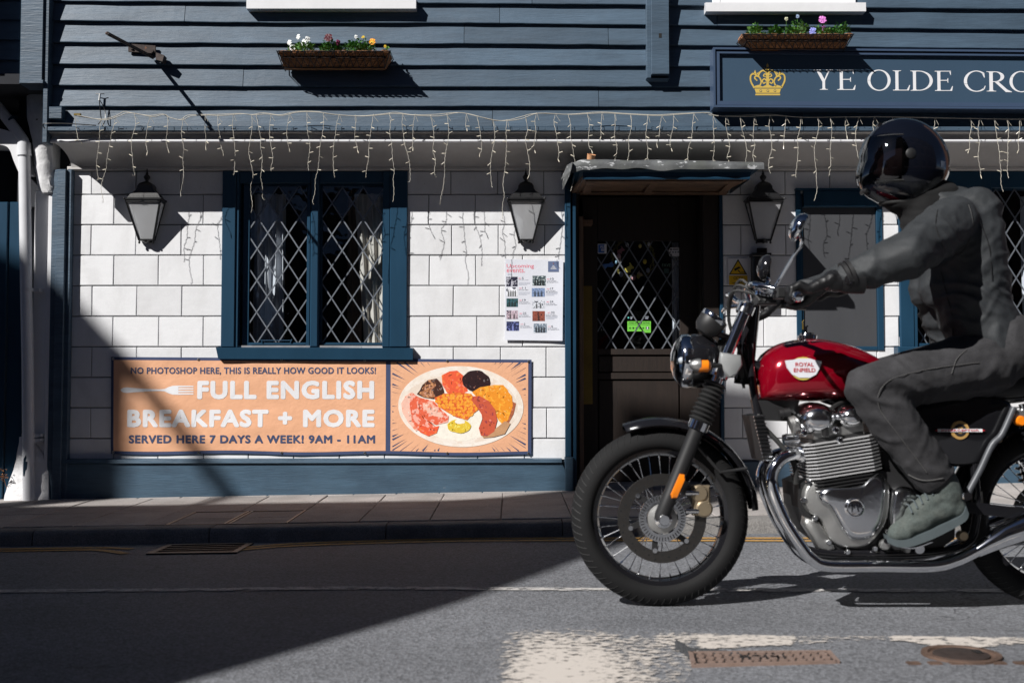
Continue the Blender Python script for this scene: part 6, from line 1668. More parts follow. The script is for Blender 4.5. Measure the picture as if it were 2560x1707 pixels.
# caliper
cc = B(1752, 1252, .075); q = MB()
for dx_, dz_, r_ in ((-.006,.028,.030),(.010,-.026,.030)): q.lathe([(0,0),(r_-.006,0),(r_,.006),(r_,.034),(r_-.006,.04),(0,.04)], (cc[0]+dx_, cc[1]-.02, cc[2]+dz_), (0,1,0), 24)
q.box(cc[0]-.03, cc[0]+.032, cc[1]-.014, cc[1]+.03, cc[2]-.05, cc[2]+.055, .006); q.build('brake_caliper', M_gold2, bike, True)
for dz_ in (.05, -.055): q = MB(); q.tube([(cc[0]-.055,cc[1]-.012,cc[2]+dz_*.6),(cc[0]-.01,cc[1]-.012,cc[2]+dz_*.6)], .010, 10); q.build('caliper_bolt', M_alu, bike, True)
# forks
def fork_pt(t, off): # t 0 axle .. 1 top clamp
    a, b = B(1655, 1288, off), B(1868, 762, off); return tuple(a[i]+(b[i]-a[i])*t for i in range(3))
for off, nm in ((.098, 0), (-.098, 1)):
    q = MB(); q.tube([fork_pt(-.03,off), fork_pt(.0,off), fork_pt(.10,off), fork_pt(.40,off), fork_pt(.42,off)], [.020,.027,.026,.0265,.029], 20); q.build('fork_leg', M_mblk, bike, True)
    q = MB(); q.tube([fork_pt(.60,off), fork_pt(1.0,off)], .0205, 18); q.build('stanchion', M_chr, bike, True)
    pts_, rr = [], []
    for k in range(19):
        pts_.append(fork_pt(.44+.19*k/18, off)); rr.append((.046 if k % 2 else .033)*(1-.006*k))
    q = MB(); q.tube(pts_, rr, 20); q.build('fork_gaiter', M_rub, bike, 60)
    q = MB(); q.tube([fork_pt(.405,off), fork_pt(.445,off)], .036, 20); q.build('gaiter_clamp', M_chr, bike, True)
    q = MB(); q.tube([fork_pt(.655,off), fork_pt(.695,off)], .034, 20); q.build('clamp_ring', M_alu, bike, True)
    q = MB(); q.tube([fork_pt(.96,off), fork_pt(1.0,off)], .031, 20); q.build('clamp_ring', M_alu, bike, True)
q = MB(); a, b = fork_pt(.675, .10), fork_pt(.675, -.10); q.bar(a, b, .045, .055, (0,0,1)); q.build('lower_yoke', M_mblk, bike)
a, b = fork_pt(.98, .10), fork_pt(.98, -.10); q = MB(); q.bar(a, b, .055, .035, (0,0,1)); q.build('upper_yoke', M_alu, bike)
q = MB(); rP = [(1677,1236),(1700,1184),(1712,1186),(1714,1196),(1692,1246),(1680,1246)]; q.pillow([(B(a,b,.135)[0], B(a,b,.135)[2]) for a, b in rP], YB-.140, YB-.120, .006, 3); q.build('side_reflector', M_amb, bike, True)
# mudguard
q = MB(); rad_ = .352; a0, a1 = rad(112), rad(4); nA = 30
for i in range(nA+1):
    a = a0+(a1-a0)*i/nA; tw = .062*(1-.5*max(0, (i-nA+3))/3)*(1 if i > 1 else .8)
    for k in range(9):
        th_ = math.pi*(k/8-.5); rr = rad_-.030+.030*math.cos(th_)+.004
        q.v.append((fcx+rr*math.cos(a), YB+tw*math.sin(th_), fcz+rr*math.sin(a)))
for i in range(nA):
    for k in range(8): q.f.append((i*9+k, (i+1)*9+k, (i+1)*9+k+1, i*9+k+1))
q.build('front_mudguard', M_bblk, bike, 'all')
for off in (.075, -.075):
    q = MB(); q.tube([B(1868,1170,off), B(1800,1180,off), B(1722,1090,off)], .006, 8); q.build('mudguard_stay', M_mblk, bike, True)
# headlight: axis along x, looks to the left
hc = B(1742, 902); hx0 = B(1690, 902)[0]
q = MB(); q.lathe([(.088,.010),(.096,.018),(.098,.040),(.096,.050),(.090,.058)], (hx0, YB, hc[2]), (1,0,0), 40); hl = q.build('headlight_ring', M_chr, bike, True)
q = MB(); q.lathe([(.095,.048),(.098,.060),(.097,.090),(.088,.125),(.066,.152),(.034,.168),(0,.172)], (hx0, YB, hc[2]), (1,0,0), 40); q.build('headlight_shell', M_bblk, bike, True)
q = MB(); q.lathe([(0,-.020),(.03,-.018),(.06,-.008),(.082,.006),(.090,.018)], (hx0, YB, hc[2]), (1,0,0), 40); q.build('headlight_lens', M_lens, hl, True)
q = MB(); q.lathe([(.089,.020),(.07,.034),(.04,.05),(0,.058)], (hx0, YB, hc[2]), (1,0,0), 40); q.build('reflector_bowl', M_chr, hl, True)
q = MB(); q.sphere((hx0+.02, YB, hc[2]), .014, 1,1,1,12,8); q.build('headlight_bulb', M_vwhite, hl, True)
# indicators
for off in (.165, -.165):
    c = B(1748, 915, off); q = MB(); q.lathe([(0,-.016),(.014,-.012),(.021,.0),(.021,.030),(.012,.040),(0,.042)], c, (1,0,.0), 20); q.build('indicator', M_amb, bike, True)
    q = MB(); q.lathe([(.0,-.030),(.010,-.026),(.019,-.014),(.0225,.0),(.0225,.010)], (c[0]-.006,c[1],c[2]+.004), (1,0,0), 20); q.build('indicator_cap', M_cast, bike, True)
    q = MB(); q.tube([(c[0]+.03,c[1],c[2]),(B(1828,912,0)[0], YB-off*.55, c[2]+.005)], .008, 8); q.build('indicator_stalk', M_mblk, bike, True)
# headlamp brackets (pale wedge plates)
for off in (.125, -.125):
    P_ = [(1800,880),(1852,888),(1856,912),(1840,938),(1822,946),(1806,925),(1797,900)]
    q = MB(); q.pillow([(B(a,b,off)[0], B(a,b,off)[2]) for a, b in P_], YB-off-.014, YB-off+.004, .008, 3); q.build('lamp_bracket', M_grey2, bike, True)
# instruments
for off in (.055, -.055):
    c = B(1783, 800, off); ax_ = Vector((.62, 0, .78))
    q = MB(); q.lathe([(0,-.062),(.030,-.060),(.046,-.040),(.050,-.010),(.050,.010)], c, ax_, 28); g_ = q.build('instrument_pod', M_mblk, bike, True)
    q = MB(); q.lathe([(.0505,-.004),(.0525,.004),(.051,.014),(.044,.016)], c, ax_, 28); q.build('chrome_bezel', M_chr, g_, True)
    q = MB(); q.lathe([(0,.010),(.045,.010)], c, ax_, 24); q.build('dial', M_bblk, g_)
q = MB(); q.tube([B(1795,835,.04), B(1835,850,.03), B(1860,800,.0)], .012, 8); q.tube([B(1795,835,-.04), B(1835,850,-.03)], .012, 8); q.build('instrument_bracket', M_mblk, bike, True)
q = MB(); Rn = random.Random(2)
for k in range(6): q.tube(spline([B(1800+k*4,850,.03), B(1790+k*3,880,.06*(-1)**k), B(1835+k*3,900,.03), B(1860,970,.02)], 5), .005, 6)
q.build('wiring_loom', M_rub, bike, True)
# handlebar
GH = (1990, 741)
for s_ in (1, -1):
    pts_ = [B(1875,752,0), B(1872,748,.08*s_), B(1868,720,.15*s_), B(1890,712,.24*s_), B(GH[0]-14,GH[1]-8,.32*s_), (B(GH[0],GH[1],.39*1)[0], YB-.40*s_, B(GH[0],GH[1],.39)[2])]
    if s_ < 0: pts_ = [(p[0], 2*YB-p[1], p[2]) for p in [B(1875,752,0), B(1872,748,.08), B(1868,720,.15), B(1890,712,.24), B(GH[0]-14,GH[1]-8,.32)]] + [pts_[-1]]
    q = MB(); q.tube(spline(pts_, 6), .011, 12); q.build('handlebar', M_chr, bike, True)
    g0, g1 = pts_[-2], pts_[-1]; q = MB(); n_ = 14
    q.tube([tuple(g0[i]+(g1[i]-g0[i])*(.1+.82*k/n_) for i in range(3)) for k in range(n_+1)], [.0165+(.0012 if k % 2 else 0) for k in range(n_+1)], 14); q.build('grip', M_rub, bike, True)
    q = MB(); d_ = (Vector(g1)-Vector(g0)).normalized(); q.lathe([(0,.03),(.012,.028),(.0185,.018),(.019,.0),(.016,-.006),(0,-.006)], g1, d_, 18); q.build('bar_end', M_chr, bike, True)
    # lever and perch
    p0 = Vector(g0)+Vector((-.02,.0,.0)); q = MB(); q.tube(spline([tuple(p0+Vector((-.01,.03*s_,.006))), tuple(p0+Vector((-.055,-.02*s_,.004))), tuple(p0+Vector((-.07,-.08*s_,-.004))), tuple(p0+Vector((-.062,-.13*s_,-.008)))], 5), [.0075]*16, 8); q.build('lever', M_alu, bike, True)
    q = MB(); q.box(p0.x-.03, p0.x+.03, p0.y-.02, p0.y+.03, p0.z-.018, p0.z+.02, .006); q.build('switch_block', M_mblk, bike)
q = MB(); c = B(1905, 741, .20); q.lathe([(0,0),(.030,0),(.031,.004),(.031,.022),(.027,.028),(0,.028)], c, (.15,0,1), 24); q.build('fluid_reservoir', M_chr, bike, True)
q = MB(); q.box(c[0]-.025, c[0]+.05, c[1]-.02, c[1]+.02, c[2]-.03, c[2]-.002, .006); q.build('master_cylinder', M_mblk, bike)
for k in range(3):
    q = MB(); q.tube(spline([B(1900+k*14,752,.22), B(1850-k*8,700+k*14,.16), B(1822,790+k*6,.10), B(1850,880,.05), B(1885,980,.03)], 6), .0055, 6); q.build('control_cable', M_rub, bike, True)
# mirrors
for (px_, py_, off, nm, stp) in ((1912, 668, -.30, 'mirror', (1905,730)), (1997, 568, .33, 'mirror', (1935,722))):
    c = Vector(B(px_, py_, off)); ax_ = Vector((-1, 0, .22)).normalized() if off < 0 else Vector((-.85,.1,.45)).normalized()
    q = MB(); q.lathe([(0,.030),(.020,.028),(.040,.018),(.050,.004),(.050,-.008),(.046,-.012)], c, ax_, 28); m_ = q.build('mirror', M_chr if off > 0 else M_bblk, bike, True)
    q = MB(); q.lathe([(0,-.010),(.046,-.010)], c, ax_, 24); q.build('mirror_glass', M_chr, m_)
    s0 = B(stp[0], stp[1], off*.72); q = MB(); q.tube(spline([s0, tuple((Vector(s0)+c)/2+Vector((.02,-.0,.0))), tuple(c+Vector((.01,0,-.05))), tuple(c+ax_*.02)], 5), .006, 8); q.build('mirror_stem', M_chr, bike, True)
# tank: lofted sections (px, top, bottom, half width)
tk = [(1888,950,966,.030),(1893,912,996,.080),(1908,884,1003,.112),(1940,862,1004,.134),(1985,850,1004,.142),(2035,847,1004,.143),(2085,854,1003,.136),(2135,869,1002,.120),(2180,890,1000,.102),(2215,912,997,.086),(2240,932,990,.07),(2250,948,978,.045)]
S_ = spline([(a, b, c, d_) for a, b, c, d_ in tk], 5); q = MB(); nS = 28
for (a, b, c, hw) in S_:
    xt, zt_ = B(a, b)[0], B(a, b)[2]; zb_ = B(a, c)[2]; zc_ = zb_+(zt_-zb_)*.42
    for k in range(nS):
        t = 2*math.pi*k/nS; cs_, sn = math.cos(t), math.sin(t)
        ex = .72; yy = hw*math.copysign(abs(cs_)**ex, cs_); zz = (zt_-zc_)*math.copysign(abs(sn)**.95, sn) if sn > 0 else (zc_-zb_)*math.copysign(abs(sn)**.55, sn)
        kn = 1-.10*math.exp(-((a-2170)/60)**2)*(abs(sn) < .8)
        q.v.append((xt, YB+yy*kn, zc_+zz))
n = len(S_)
for i in range(n-1):
    for k in range(nS): q.f.append((i*nS+k, i*nS+(k+1) % nS, (i+1)*nS+(k+1) % nS, (i+1)*nS+k))
q.f.append(tuple(range(nS))); q.f.append(tuple((n-1)*nS+k for k in range(nS))[::-1])
tank = q.build('fuel_tank', M_red, bike, 60)
c = B(2018, 846); q = MB(); q.lathe([(.034,-.006),(.036,.006),(.034,.012),(.026,.014),(.024,.020),(0,.022)], c, (-.05,0,1), 28); q.build('filler_cap', M_chr, tank, True)
# tank badge
yb_ = YB-.146
def bdg(pts_, m_, dy, name):
    q = MB(); n_ = len(pts_); 
    P_ = [(B(a,b,.146)[0], B(a,b,.146)[2]) for a, b in pts_]; q.prism(P_, yb_-dy, yb_-dy+.010); return q.build(name, m_, tank)
wing = [(1963,901),(1985,899),(1995,896),(2025,896),(2034,899),(2054,903),(2050,918),(2040,936),(2025,944),(1998,944),(1980,936),(1968,920)]
arc = [(2008+32*math.cos(t*.2618), 921+29*math.sin(t*.2618)) for t in range(24)]
bdg(arc, flat('badge_yellow', (206,186,90), .3), .0, 'badge'); bdg(wing, flat('badge_white', (226,226,232), .25), .002, 'badge')
q_ = pbox(1988, 906, 2034, 916, yb_); text_mesh('ROYAL', q_, yb_-.0026, flat('badge_red', (190,30,44), .4), tank, 'lettering', .02); text_mesh('ENFIELD', pbox(1984, 920, 2038, 930, yb_), yb_-.0026, MATS['badge_red'], tank, 'lettering', .02)
# frame tubes
def tb(name, pts_, r_, m_, seg=12): q = MB(); q.tube(spline(pts_, 6), r_, seg); return q.build(name, m_, bike, True)
for s_ in (1, -1):
    tb('frame_tube', [B(1872,860,.03*s_), B(1885,980,.05*s_), B(1915,1120,.09*s_), B(1960,1300,.12*s_), B(2010,1372,.12*s_), B(2200,1384,.12*s_), B(2390,1370,.12*s_), B(2440,1300,.12*s_), B(2430,1100,.12*s_)], .015, M_bblk)
    tb('frame_tube', [B(1876,905,.03*s_), B(2100,1010,.05*s_), B(2300,1010,.10*s_), B(2600,990,.11*s_)], .015, M_bblk)
q = MB(); q.tube([B(1858,960), B(1878,760)], .034, 16); q.build('steering_head', M_bblk, bike, True)
# oil cooler: black core with horizontal fins
P_ = [(1886,1040),(1908,1036),(1932,1150),(1912,1154)]
q = MB(); q.prism([(B(a,b,.11)[0], B(a,b,.11)[2]) for a, b in P_], YB-.11, YB+.11); oc = q.build('oil_cooler', M_mblk, bike)
for k in range(13):
    t = k/12; a = (1884+24*t, 1042+108*t); b = (1912+22*t, 1040+110*t); q = MB(); pa_, pb_ = B(a[0],a[1],.113), B(b[0],b[1],.113)
    q.bar(pa_, pb_, .0035, .010, (0,1,0)); q.build('cooler_fin', M_alu, oc)
# throttle bodies, dark centre mass
q = MB(); P_ = [(2084,1004),(2300,1004),(2330,1120),(2300,1200),(2200,1200),(2180,1060)]
q.prism([(B(a,b,.02)[0], B(a,b,.02)[2]) for a, b in P_], YB-.09, YB+.09); q.build('airbox', M_mblk, bike)
q = MB(); P_ = [(1888,1000),(1990,1002),(1982,1030),(1960,1052),(1900,1050)]; q.prism([(B(a,b,.02)[0], B(a,b,.02)[2]) for a, b in P_], YB-.07, YB+.07); q.build('coil_cover', M_mblk, bike)
# engine cylinder: tilted fins
tilt = rad(9); ex, ez = Vector((math.cos(tilt),0,math.sin(tilt))), Vector((-math.sin(tilt),0,math.cos(tilt)))
c0 = Vector(B(2085, 1168)); 
def engbox(q, u0, u1, v0, v1, y0, y1, ch=.0):
    P_ = [c0+ex*u0+ez*v0, c0+ex*u1+ez*v0, c0+ex*u1+ez*v1, c0+ex*u0+ez*v1]
    f_ = []
    for yy in (y0, y1): f_ += [(p.x, yy, p.z) for p in P_]
    q.hexa([f_[0],f_[1],f_[5],f_[4],f_[3],f_[2],f_[6],f_[7]]); return q
q = MB(); engbox(q, -.095, .085, -.07, .12, YB-.135, YB+.135); cylb = q.build('cylinder_block', M_mblk, bike)
for k in range(15):
    v0 = -.062+.0118*k; top = k > 7
    q = MB(); e = .128 if k > 3 else .118; yo = .168
    # rounded fin plate: octagon plate
    pl_ = [(-e,-yo+.03),(-e+.03,-yo),(e-.035,-yo),(e,-yo+.03),(e,yo-.03),(e-.03,yo),(-e+.03,yo),(-e,yo-.03)]
    top_v = [c0+ex*(u+.0)+ez*(v0+.0042) for u, y_ in pl_]; bot_v = [c0+ex*(u+.0)+ez*v0 for u, y_ in pl_]
    V_ = [(p.x, YB+pl_[i][1], p.z) for i, p in enumerate(bot_v)] + [(p.x, YB+pl_[i][1], p.z) for i, p in enumerate(top_v)]
    q.add(V_, [tuple(range(8))[::-1], tuple(range(8,16))] + [(i, (i+1) % 8, 8+(i+1) % 8, 8+i) for i in range(8)])
    q.build('cooling_fin', M_fin if k > 3 else M_mblk, bike)
# head covers
for (px_, py_, r1, m__) in ((2040,1046,.072,M_alu),(2122,1040,.054,M_alu)):
    c = Vector(B(px_, py_, .12)); P_ = []
    for t in range(24):
        a = 2*math.pi*t/24; P_.append((c.x+r1*1.05*math.cos(a), c.z+r1*.80*math.sin(a)))
    q = MB(); q.pillow(P_, YB-.178, YB-.05, r1*.62, 6); q.build('head_cover', m__, bike, 60)
q = MB(); engbox(q, -.085, .09, .112, .150, YB-.13, YB+.13); q.build('cylinder_head', M_cast, bike)
for px_, py_ in ((2090,1075),(2100,1100),(2012,1082)):
    c = B(px_, py_, .165); q = MB(); q.lathe([(.013,0),(.013,.01),(.008,.016),(0,.016)], (c[0], c[1]+.01, c[2]), (0,-1,0), 10); q.build('head_bolt', M_chr, bike, True)
for (a_, b_, r_, m_) in (((1975,1062),(2010,1050),.030,M_cast),((1958,1100),(1996,1096),.020,M_alu),((1948,1035),(1975,1030),.016,M_mblk)):
    q = MB(); q.tube([B(*a_,.09), B(*b_,.09)], r_, 16); q.tube([B(a_[0]+6,a_[1],.09), B(a_[0]+10,a_[1],.09)], r_*1.15, 16); q.build('intake_body', m_, bike, True)
q = MB(); q.tube(spline([B(1890,1010,.05), B(1905,1060,.09), B(1950,1110,.11), B(1985,1160,.12), B(1990,1210,.12)], 5), .009, 8); q.build('oil_hose', M_rub, bike, True)
q = MB(); q.tube(spline([B(2065,1085,.14), B(2060,1045,.16), B(2085,1015,.12), B(2120,1000,.08)], 5), .0065, 8); q.build('spark_lead', M_rub, bike, True)
q = MB(); q.tube([B(2064,1088,.15), B(2062,1060,.16)], .012, 10); q.build('spark_plug_cap', M_mblk, bike, True)
# crankcase
q = MB(); P_ = [(1995,1210),(2060,1180),(2200,1175),(2330,1200),(2390,1260),(2385,1345),(2330,1385),(2090,1385),(2030,1340),(2000,1270)]
q.prism([(B(a,b,.11)[0], B(a,b,.11)[2]) for a, b in P_], YB-.115, YB+.13); q.build('crankcase', M_mblk, bike)
P_ = spline([(2006,1255),(2008,1225),(2030,1198),(2090,1190),(2150,1178),(2200,1186),(2225,1215),(2222,1290),(2195,1340),(2160,1368),(2105,1368),(2070,1345),(2050,1300),(2020,1280),(2006,1255)], 3)
q = MB(); q.pillow([(B(a,b,.13)[0], B(a,b,.13)[2]) for a, b in P_[:-1]], YB-.140, YB-.10, .012, 4); q.build('engine_case', M_cast, bike, 60)
P_ = spline([(2042,1228),(2060,1214),(2110,1212),(2152,1206),(2176,1186),(2196,1180),(2214,1196),(2214,1240),(2206,1300),(2184,1342),(2150,1352),(2122,1346),(2100,1320),(2070,1268),(2046,1250),(2042,1228)], 4)
q = MB(); q.pillow([(B(a,b,.15)[0], B(a,b,.15)[2]) for a, b in P_[:-1]], YB-.175, YB-.125, .030, 6); cs_ = q.build('engine_side_cover', M_alu, bike, 60)
c = B(2135, 1268, .17); q = MB(); q.lathe([(.0,.010),(.026,.010),(.034,.006),(.036,.0),(.036,-.02)], (c[0], YB-.174, c[2]), (0,-1,0), 32); q.build('round_badge', M_alu, cs_, True)
q = MB()
q.lathe([(.026,.0125),(.029,.0135),(.032,.0115)], (c[0], YB-.174, c[2]), (0,-1,0), 32)
q.bar((c[0]-.016, YB-.186, c[2]+.010), (c[0]+.016, YB-.186, c[2]+.010), .005, .004); q.bar((c[0]-.012, YB-.186, c[2]+.016), (c[0]-.012, YB-.186, c[2]-.014), .006, .004); q.bar((c[0]+.004, YB-.186, c[2]+.008), (c[0]+.012, YB-.186, c[2]-.014), .006, .004); q.build('badge_relief', M_chr, cs_)
P_ = spline([(2232,1222),(2255,1212),(2290,1225),(2312,1262),(2300,1320),(2262,1352),(2230,1340),(2224,1280),(2232,1222)], 4)
q = MB(); q.pillow([(B(a,b,.14)[0], B(a,b,.14)[2]) for a, b in P_[:-1]], YB-.155, YB-.11, .022, 5); q.build('sprocket_cover', M_alu, bike, 60)
for px_, py_ in ((2012,1250),(2024,1206),(2088,1192),(2040,1296),(2074,1356),(2122,1380),(2190,1372),(2222,1330)):
    c = B(px_, py_, .15); q = MB(); q.lathe([(.010,-.014),(.010,.0),(.007,.004),(0,.004)], (c[0], YB-.142, c[2]), (0,-1,0), 10); q.build('case_bolt', M_alu, bike, True)
P_ = [(2010,1290),(2046,1300),(2076,1350),(2090,1372),(2076,1380),(2044,1372),(2026,1340),(2006,1310)]
q = MB(); q.pillow([(B(a,b,.12)[0], B(a,b,.12)[2]) for a, b in P_], YB-.135, YB-.09, .012, 3); q.build('lower_casting', M_cast, bike, 60)
# exhaust (both sides)
for s_ in (1, -1):
    def E(a, b, o): 
        p = B(a, b, .0 if s_ < 0 else o); return (p[0], YB-o*s_, p[2])
    ex1 = [E(2005,1138,.10), E(1980,1136,.13), E(1950,1150,.15), E(1930,1185,.155), E(1932,1225,.155), E(1962,1300,.155), E(2005,1368,.155), E(2030,1396,.155), E(2070,1413,.155), E(2200,1414,.155), E(2330,1414,.155), E(2390,1400,.158), E(2440,1376,.162), E(2480,1352,.165)]
    q = MB(); q.tube(spline(ex1, 7), .0215, 20); q.build('exhaust_pipe', M_chr, bike, 'all')
    q = MB(); q.tube([E(2006,1139,.095), E(1992,1137,.115)], .030, 16); q.build('exhaust_clamp', M_alu, bike, True)
    ms = [(E(2440,1378,.162), .022), (E(2470,1360,.164), .030), (E(2510,1338,.165), .040), (E(2560,1318,.165), .046), (E(2640,1288,.165), .049), (E(2900,1195,.165), .050), (E(3010,1155,.165), .046), (E(3060,1138,.165), .032)]
    q = MB(); q.tube([p for p, r_ in ms], [r_ for p, r_ in ms], 28); q.build('silencer', M_chr, bike, 50)
# side panel and badge
P_ = spline([(2215,1010),(2330,985),(2450,985),(2528,1005),(2520,1060),(2480,1135),(2430,1165),(2330,1160),(2250,1110),(2215,1010)], 4)
q = MB(); q.pillow([(B(a,b,.12)[0], B(a,b,.12)[2]) for a, b in P_[:-1]], YB-.140, YB-.08, .02, 4); sp = q.build('side_panel', M_bblk, bike, 60)
ys_ = YB-.146
c = W(2400, 1075, ys_); q = MB(); q.lathe([(0,.001),(.032,.001),(.034,-.008)], (c[0], ys_, c[2]), (0,-1,0), 28); q.build('round_emblem', flat('emblem_gold', (176,140,84), .4), sp)
q = MB(); q.lathe([(.012,.002),(.022,.002)], (c[0], ys_, c[2]), (0,-1,0), 24); q.build('emblem_ring', M_mblk, sp)
a, b = W(2343,1080,ys_), W(2455,1071,ys_); q = MB(); q.box(a[0], b[0], ys_-.004, ys_-.002, a[2]+.001, b[2]-.001); q.build('emblem_bar', M_vwhite, sp)
text_mesh('INTERCEPTOR', (a[0]+.012, a[2]+.003, b[0]-.012, b[2]-.003), ys_-.0046, MATS['badge_red'], sp, 'lettering', .02)
for xx, d_ in ((a[0], -.010), (b[0], .010)): q = MB(); q.prism([(xx, a[2]+.003), (xx+d_, (a[2]+b[2])/2), (xx, b[2]-.003)], ys_-.004, ys_-.002); q.build('emblem_tip', MATS['badge_red'], sp)
# seat
tk = [(2225,950,1000,.07),(2260,940,1006,.10),(2330,935,1012,.12),(2420,932,1012,.13),(2500,925,1010,.135),(2560,905,1000,.13),(2650,885,960,.125),(2800,880,955,.11),(2890,890,945,.08)]
S_ = spline(tk, 4); q = MB(); nS = 20
for (a, b, c, hw) in S_:
    xt, zt_ = B(a, b)[0], B(a, b)[2]; zb_ = B(a, c)[2]; zc_ = (zb_+zt_)/2
    for k in range(nS):
        t = 2*math.pi*k/nS; q.v.append((xt, YB+hw*math.copysign(abs(math.cos(t))**.6, math.cos(t)), zc_+(zt_-zc_)*math.copysign(abs(math.sin(t))**.7, math.sin(t))))
n = len(S_)
for i in range(n-1):
    for k in range(nS): q.f.append((i*nS+k, i*nS+(k+1) % nS, (i+1)*nS+(k+1) % nS, (i+1)*nS+k))
q.f.append(tuple(range(nS))); q.f.append(tuple((n-1)*nS+k for k in range(nS))[::-1]); q.build('seat', M_seat, bike, True)
# rear end: shocks, swingarm, hanger, mudguard, tail
for s_ in (1, -1):
    def E(a, b, o):
        p = B(a, b, .0 if s_ < 0 else o); return (p[0], YB-o*s_, p[2])
    a, b = E(2620,1260,.13), E(2555,1010,.13)
    q = MB(); q.tube([a, b], .012, 12); sh = q.build('shock_absorber', M_chr, bike, True)
    q = MB(); hx = []
    for k in range(12*10+1):
        t = .18+.62*k/120; an = 2*math.pi*k/12; p = Vector(a)+(Vector(b)-Vector(a))*t; hx.append((p.x+.026*math.cos(an), p.y+.026*math.sin(an), p.z))
    q.tube(hx, .0042, 6); q.build('spring', M_bblk, sh, True)
    q = MB(); q.bar(E(2400,1265,.12), E(2625,1290,.12), .040, .03, (0,1,0)); q.build('swingarm', M_bblk, bike)
    q = MB(); q.tube(spline([E(2535,1018,.155), E(2505,1085,.155), E(2480,1112,.155), E(2450,1175,.155), E(2415,1240,.155)], 4), .0115, 10); q.build('peg_hanger', M_dsteel, bike, True)
    q = MB(); q.tube([E(2412,1243,.13), E(2420,1240,.22)], .014, 12); q.build('hanger_bolt', M_chr, bike, True)
    q = MB(); q.tube([E(2330,1345,.12), E(2330,1345,.24)], .013, 12); q.build('foot_peg', M_rub, bike, True)
    q = MB(); q.tube(spline([E(2330,1352,.16), E(2280,1368,.17), E(2235,1360,.17), E(2218,1352,.17)], 4), .006, 8); q.tube([E(2218,1352,.16), E(2216,1352,.21)], .009, 8); q.build('gear_lever', M_chr, bike, True)
q = MB(); nA = 26; a0, a1 = rad(165), rad(15)
for i in range(nA+1):
    a = a0+(a1-a0)*i/nA
    for k in range(9):
        th_ = math.pi*(k/8-.5); rr = .362-.034+.034*math.cos(th_); q.v.append((rcx+rr*math.cos(a), YB+.072*math.sin(th_), rcz+rr*math.sin(a)))
for i in range(nA):
    for k in range(8): q.f.append((i*9+k, (i+1)*9+k, (i+1)*9+k+1, i*9+k+1))
q.build('rear_mudguard', M_bblk, bike, 'all')
q = MB(); q.lathe([(0,0),(.03,.004),(.038,.02),(.038,.05),(0,.05)], (rcx+.40, YB, rcz+.36), (1,0,0), 20); q.build('tail_light', flat('tail_red', (150,10,16), .2), bike, True)
q = MB(); q.lathe([(.075,0),(.105,0),(.105,.006),(.075,.006),(.075,0)], (rcx, YB+.06, rcz), (0,1,0), 40); q.build('rear_sprocket', M_disc, bike)
q = MB(); q.lathe([(.075,0),(.120,0),(.120,.005),(.075,.005),(.075,0)], (rcx, YB-.065, rcz), (0,1,0), 40); q.build('rear_brake_disc', M_disc, bike)
for px_, py_, r_, o_, m_ in ((2555,1052,.018,.16,M_amb),(2552,1040,.022,.15,M_cast),(2500,1100,.010,.15,M_gold2),(2410,1340,.018,.14,M_gold2),(2300,1372,.020,.14,M_alu),(2270,1374,.012,.15,M_cast),(2215,1362,.018,.16,M_cast)):
    c = B(px_, py_, o_); q = MB(); q.lathe([(0,.0),(r_*.8,0),(r_,.006),(r_,.03),(0,.03)], c, (0,1,0), 18); q.build('fitting', m_, bike, True)
# ================================================================ rider
def solid(name, caps, voxel, m, parent, smooth_it=6, disp=None, ell=None):
    """caps: list of (p0, p1, r0, r1); merged by a voxel remesh, smoothed, then folded by disp(co, no)"""
    q = MB()
    for cp in caps:
        p0, p1, r0, r1 = Vector(cp[0]), Vector(cp[1]), cp[2], cp[3]
        d_ = p1-p0; L_ = d_.length; ax_ = d_.normalized() if L_ > 1e-6 else Vector((0,0,1)); prof = [(0, -r0)]
        for k in range(1, 7): a = math.pi/2*k/6; prof.append((r0*math.sin(a), -r0*math.cos(a)))
        for k in range(0, 6): a = math.pi/2*k/6; prof.append((r1*math.cos(a), L_+r1*math.sin(a)))
        prof.append((0, L_+r1))
        q.lathe(prof, p0, ax_, 18)
    me = q.mesh(None, True, (0,0,0), name)
    ob = bpy.data.objects.new('tmp', me); C.objects.link(ob)
    rm = ob.modifiers.new('r', 'REMESH'); rm.mode = 'VOXEL'; rm.voxel_size = voxel
    s_ = ob.modifiers.new('s', 'SMOOTH'); s_.factor = .6; s_.iterations = smooth_it
    bpy.context.view_layer.update(); dg = bpy.context.evaluated_depsgraph_get()
    m2 = bpy.data.meshes.new_from_object(ob.evaluated_get(dg)); C.objects.unlink(ob); bpy.data.objects.remove(ob)
    if disp:
        nr = [v.normal.copy() for v in m2.vertices]
        for v, n_ in zip(m2.vertices, nr): v.co += n_*disp(v.co, n_)
    org = ORG[parent.name]
    for v in m2.vertices: v.co -= org
    for p in m2.polygons: p.use_smooth = True
    m2.materials.clear(); m2.materials.append(m); m2.update()
    return put(name, m2, parent, org)
M_jack = mat('charcoal_jacket', (.023,.026,.029), .68, var=.20, vs=9, bump=.0010, bs=220, fine=(260,.22), dirt=((.045,.049,.053), 12, .5))
M_jean = mat('grey_denim', (.026,.0255,.028), .9, var=.28, vs=9, bump=.0010, bs=200, fine=(240,.28), dirt=((.062,.061,.066), 10, .6))
M_glov = mat('black_leather_glove', (.008,.008,.009), .45, var=.3, vs=30, bump=.0008, bs=120)
M_shoe = mat('grey_suede_shoe', (.058,.072,.067), .85, var=.30, vs=16, bump=.0012, bs=90, fine=(180,.25), dirt=((.12,.13,.115), 18, .6))
M_sole = mat('grey_rubber_sole', (.065,.082,.088), .6, var=.1, vs=20)
M_skin = mat('skin', (.42,.24,.17), .55, var=.08, vs=20)
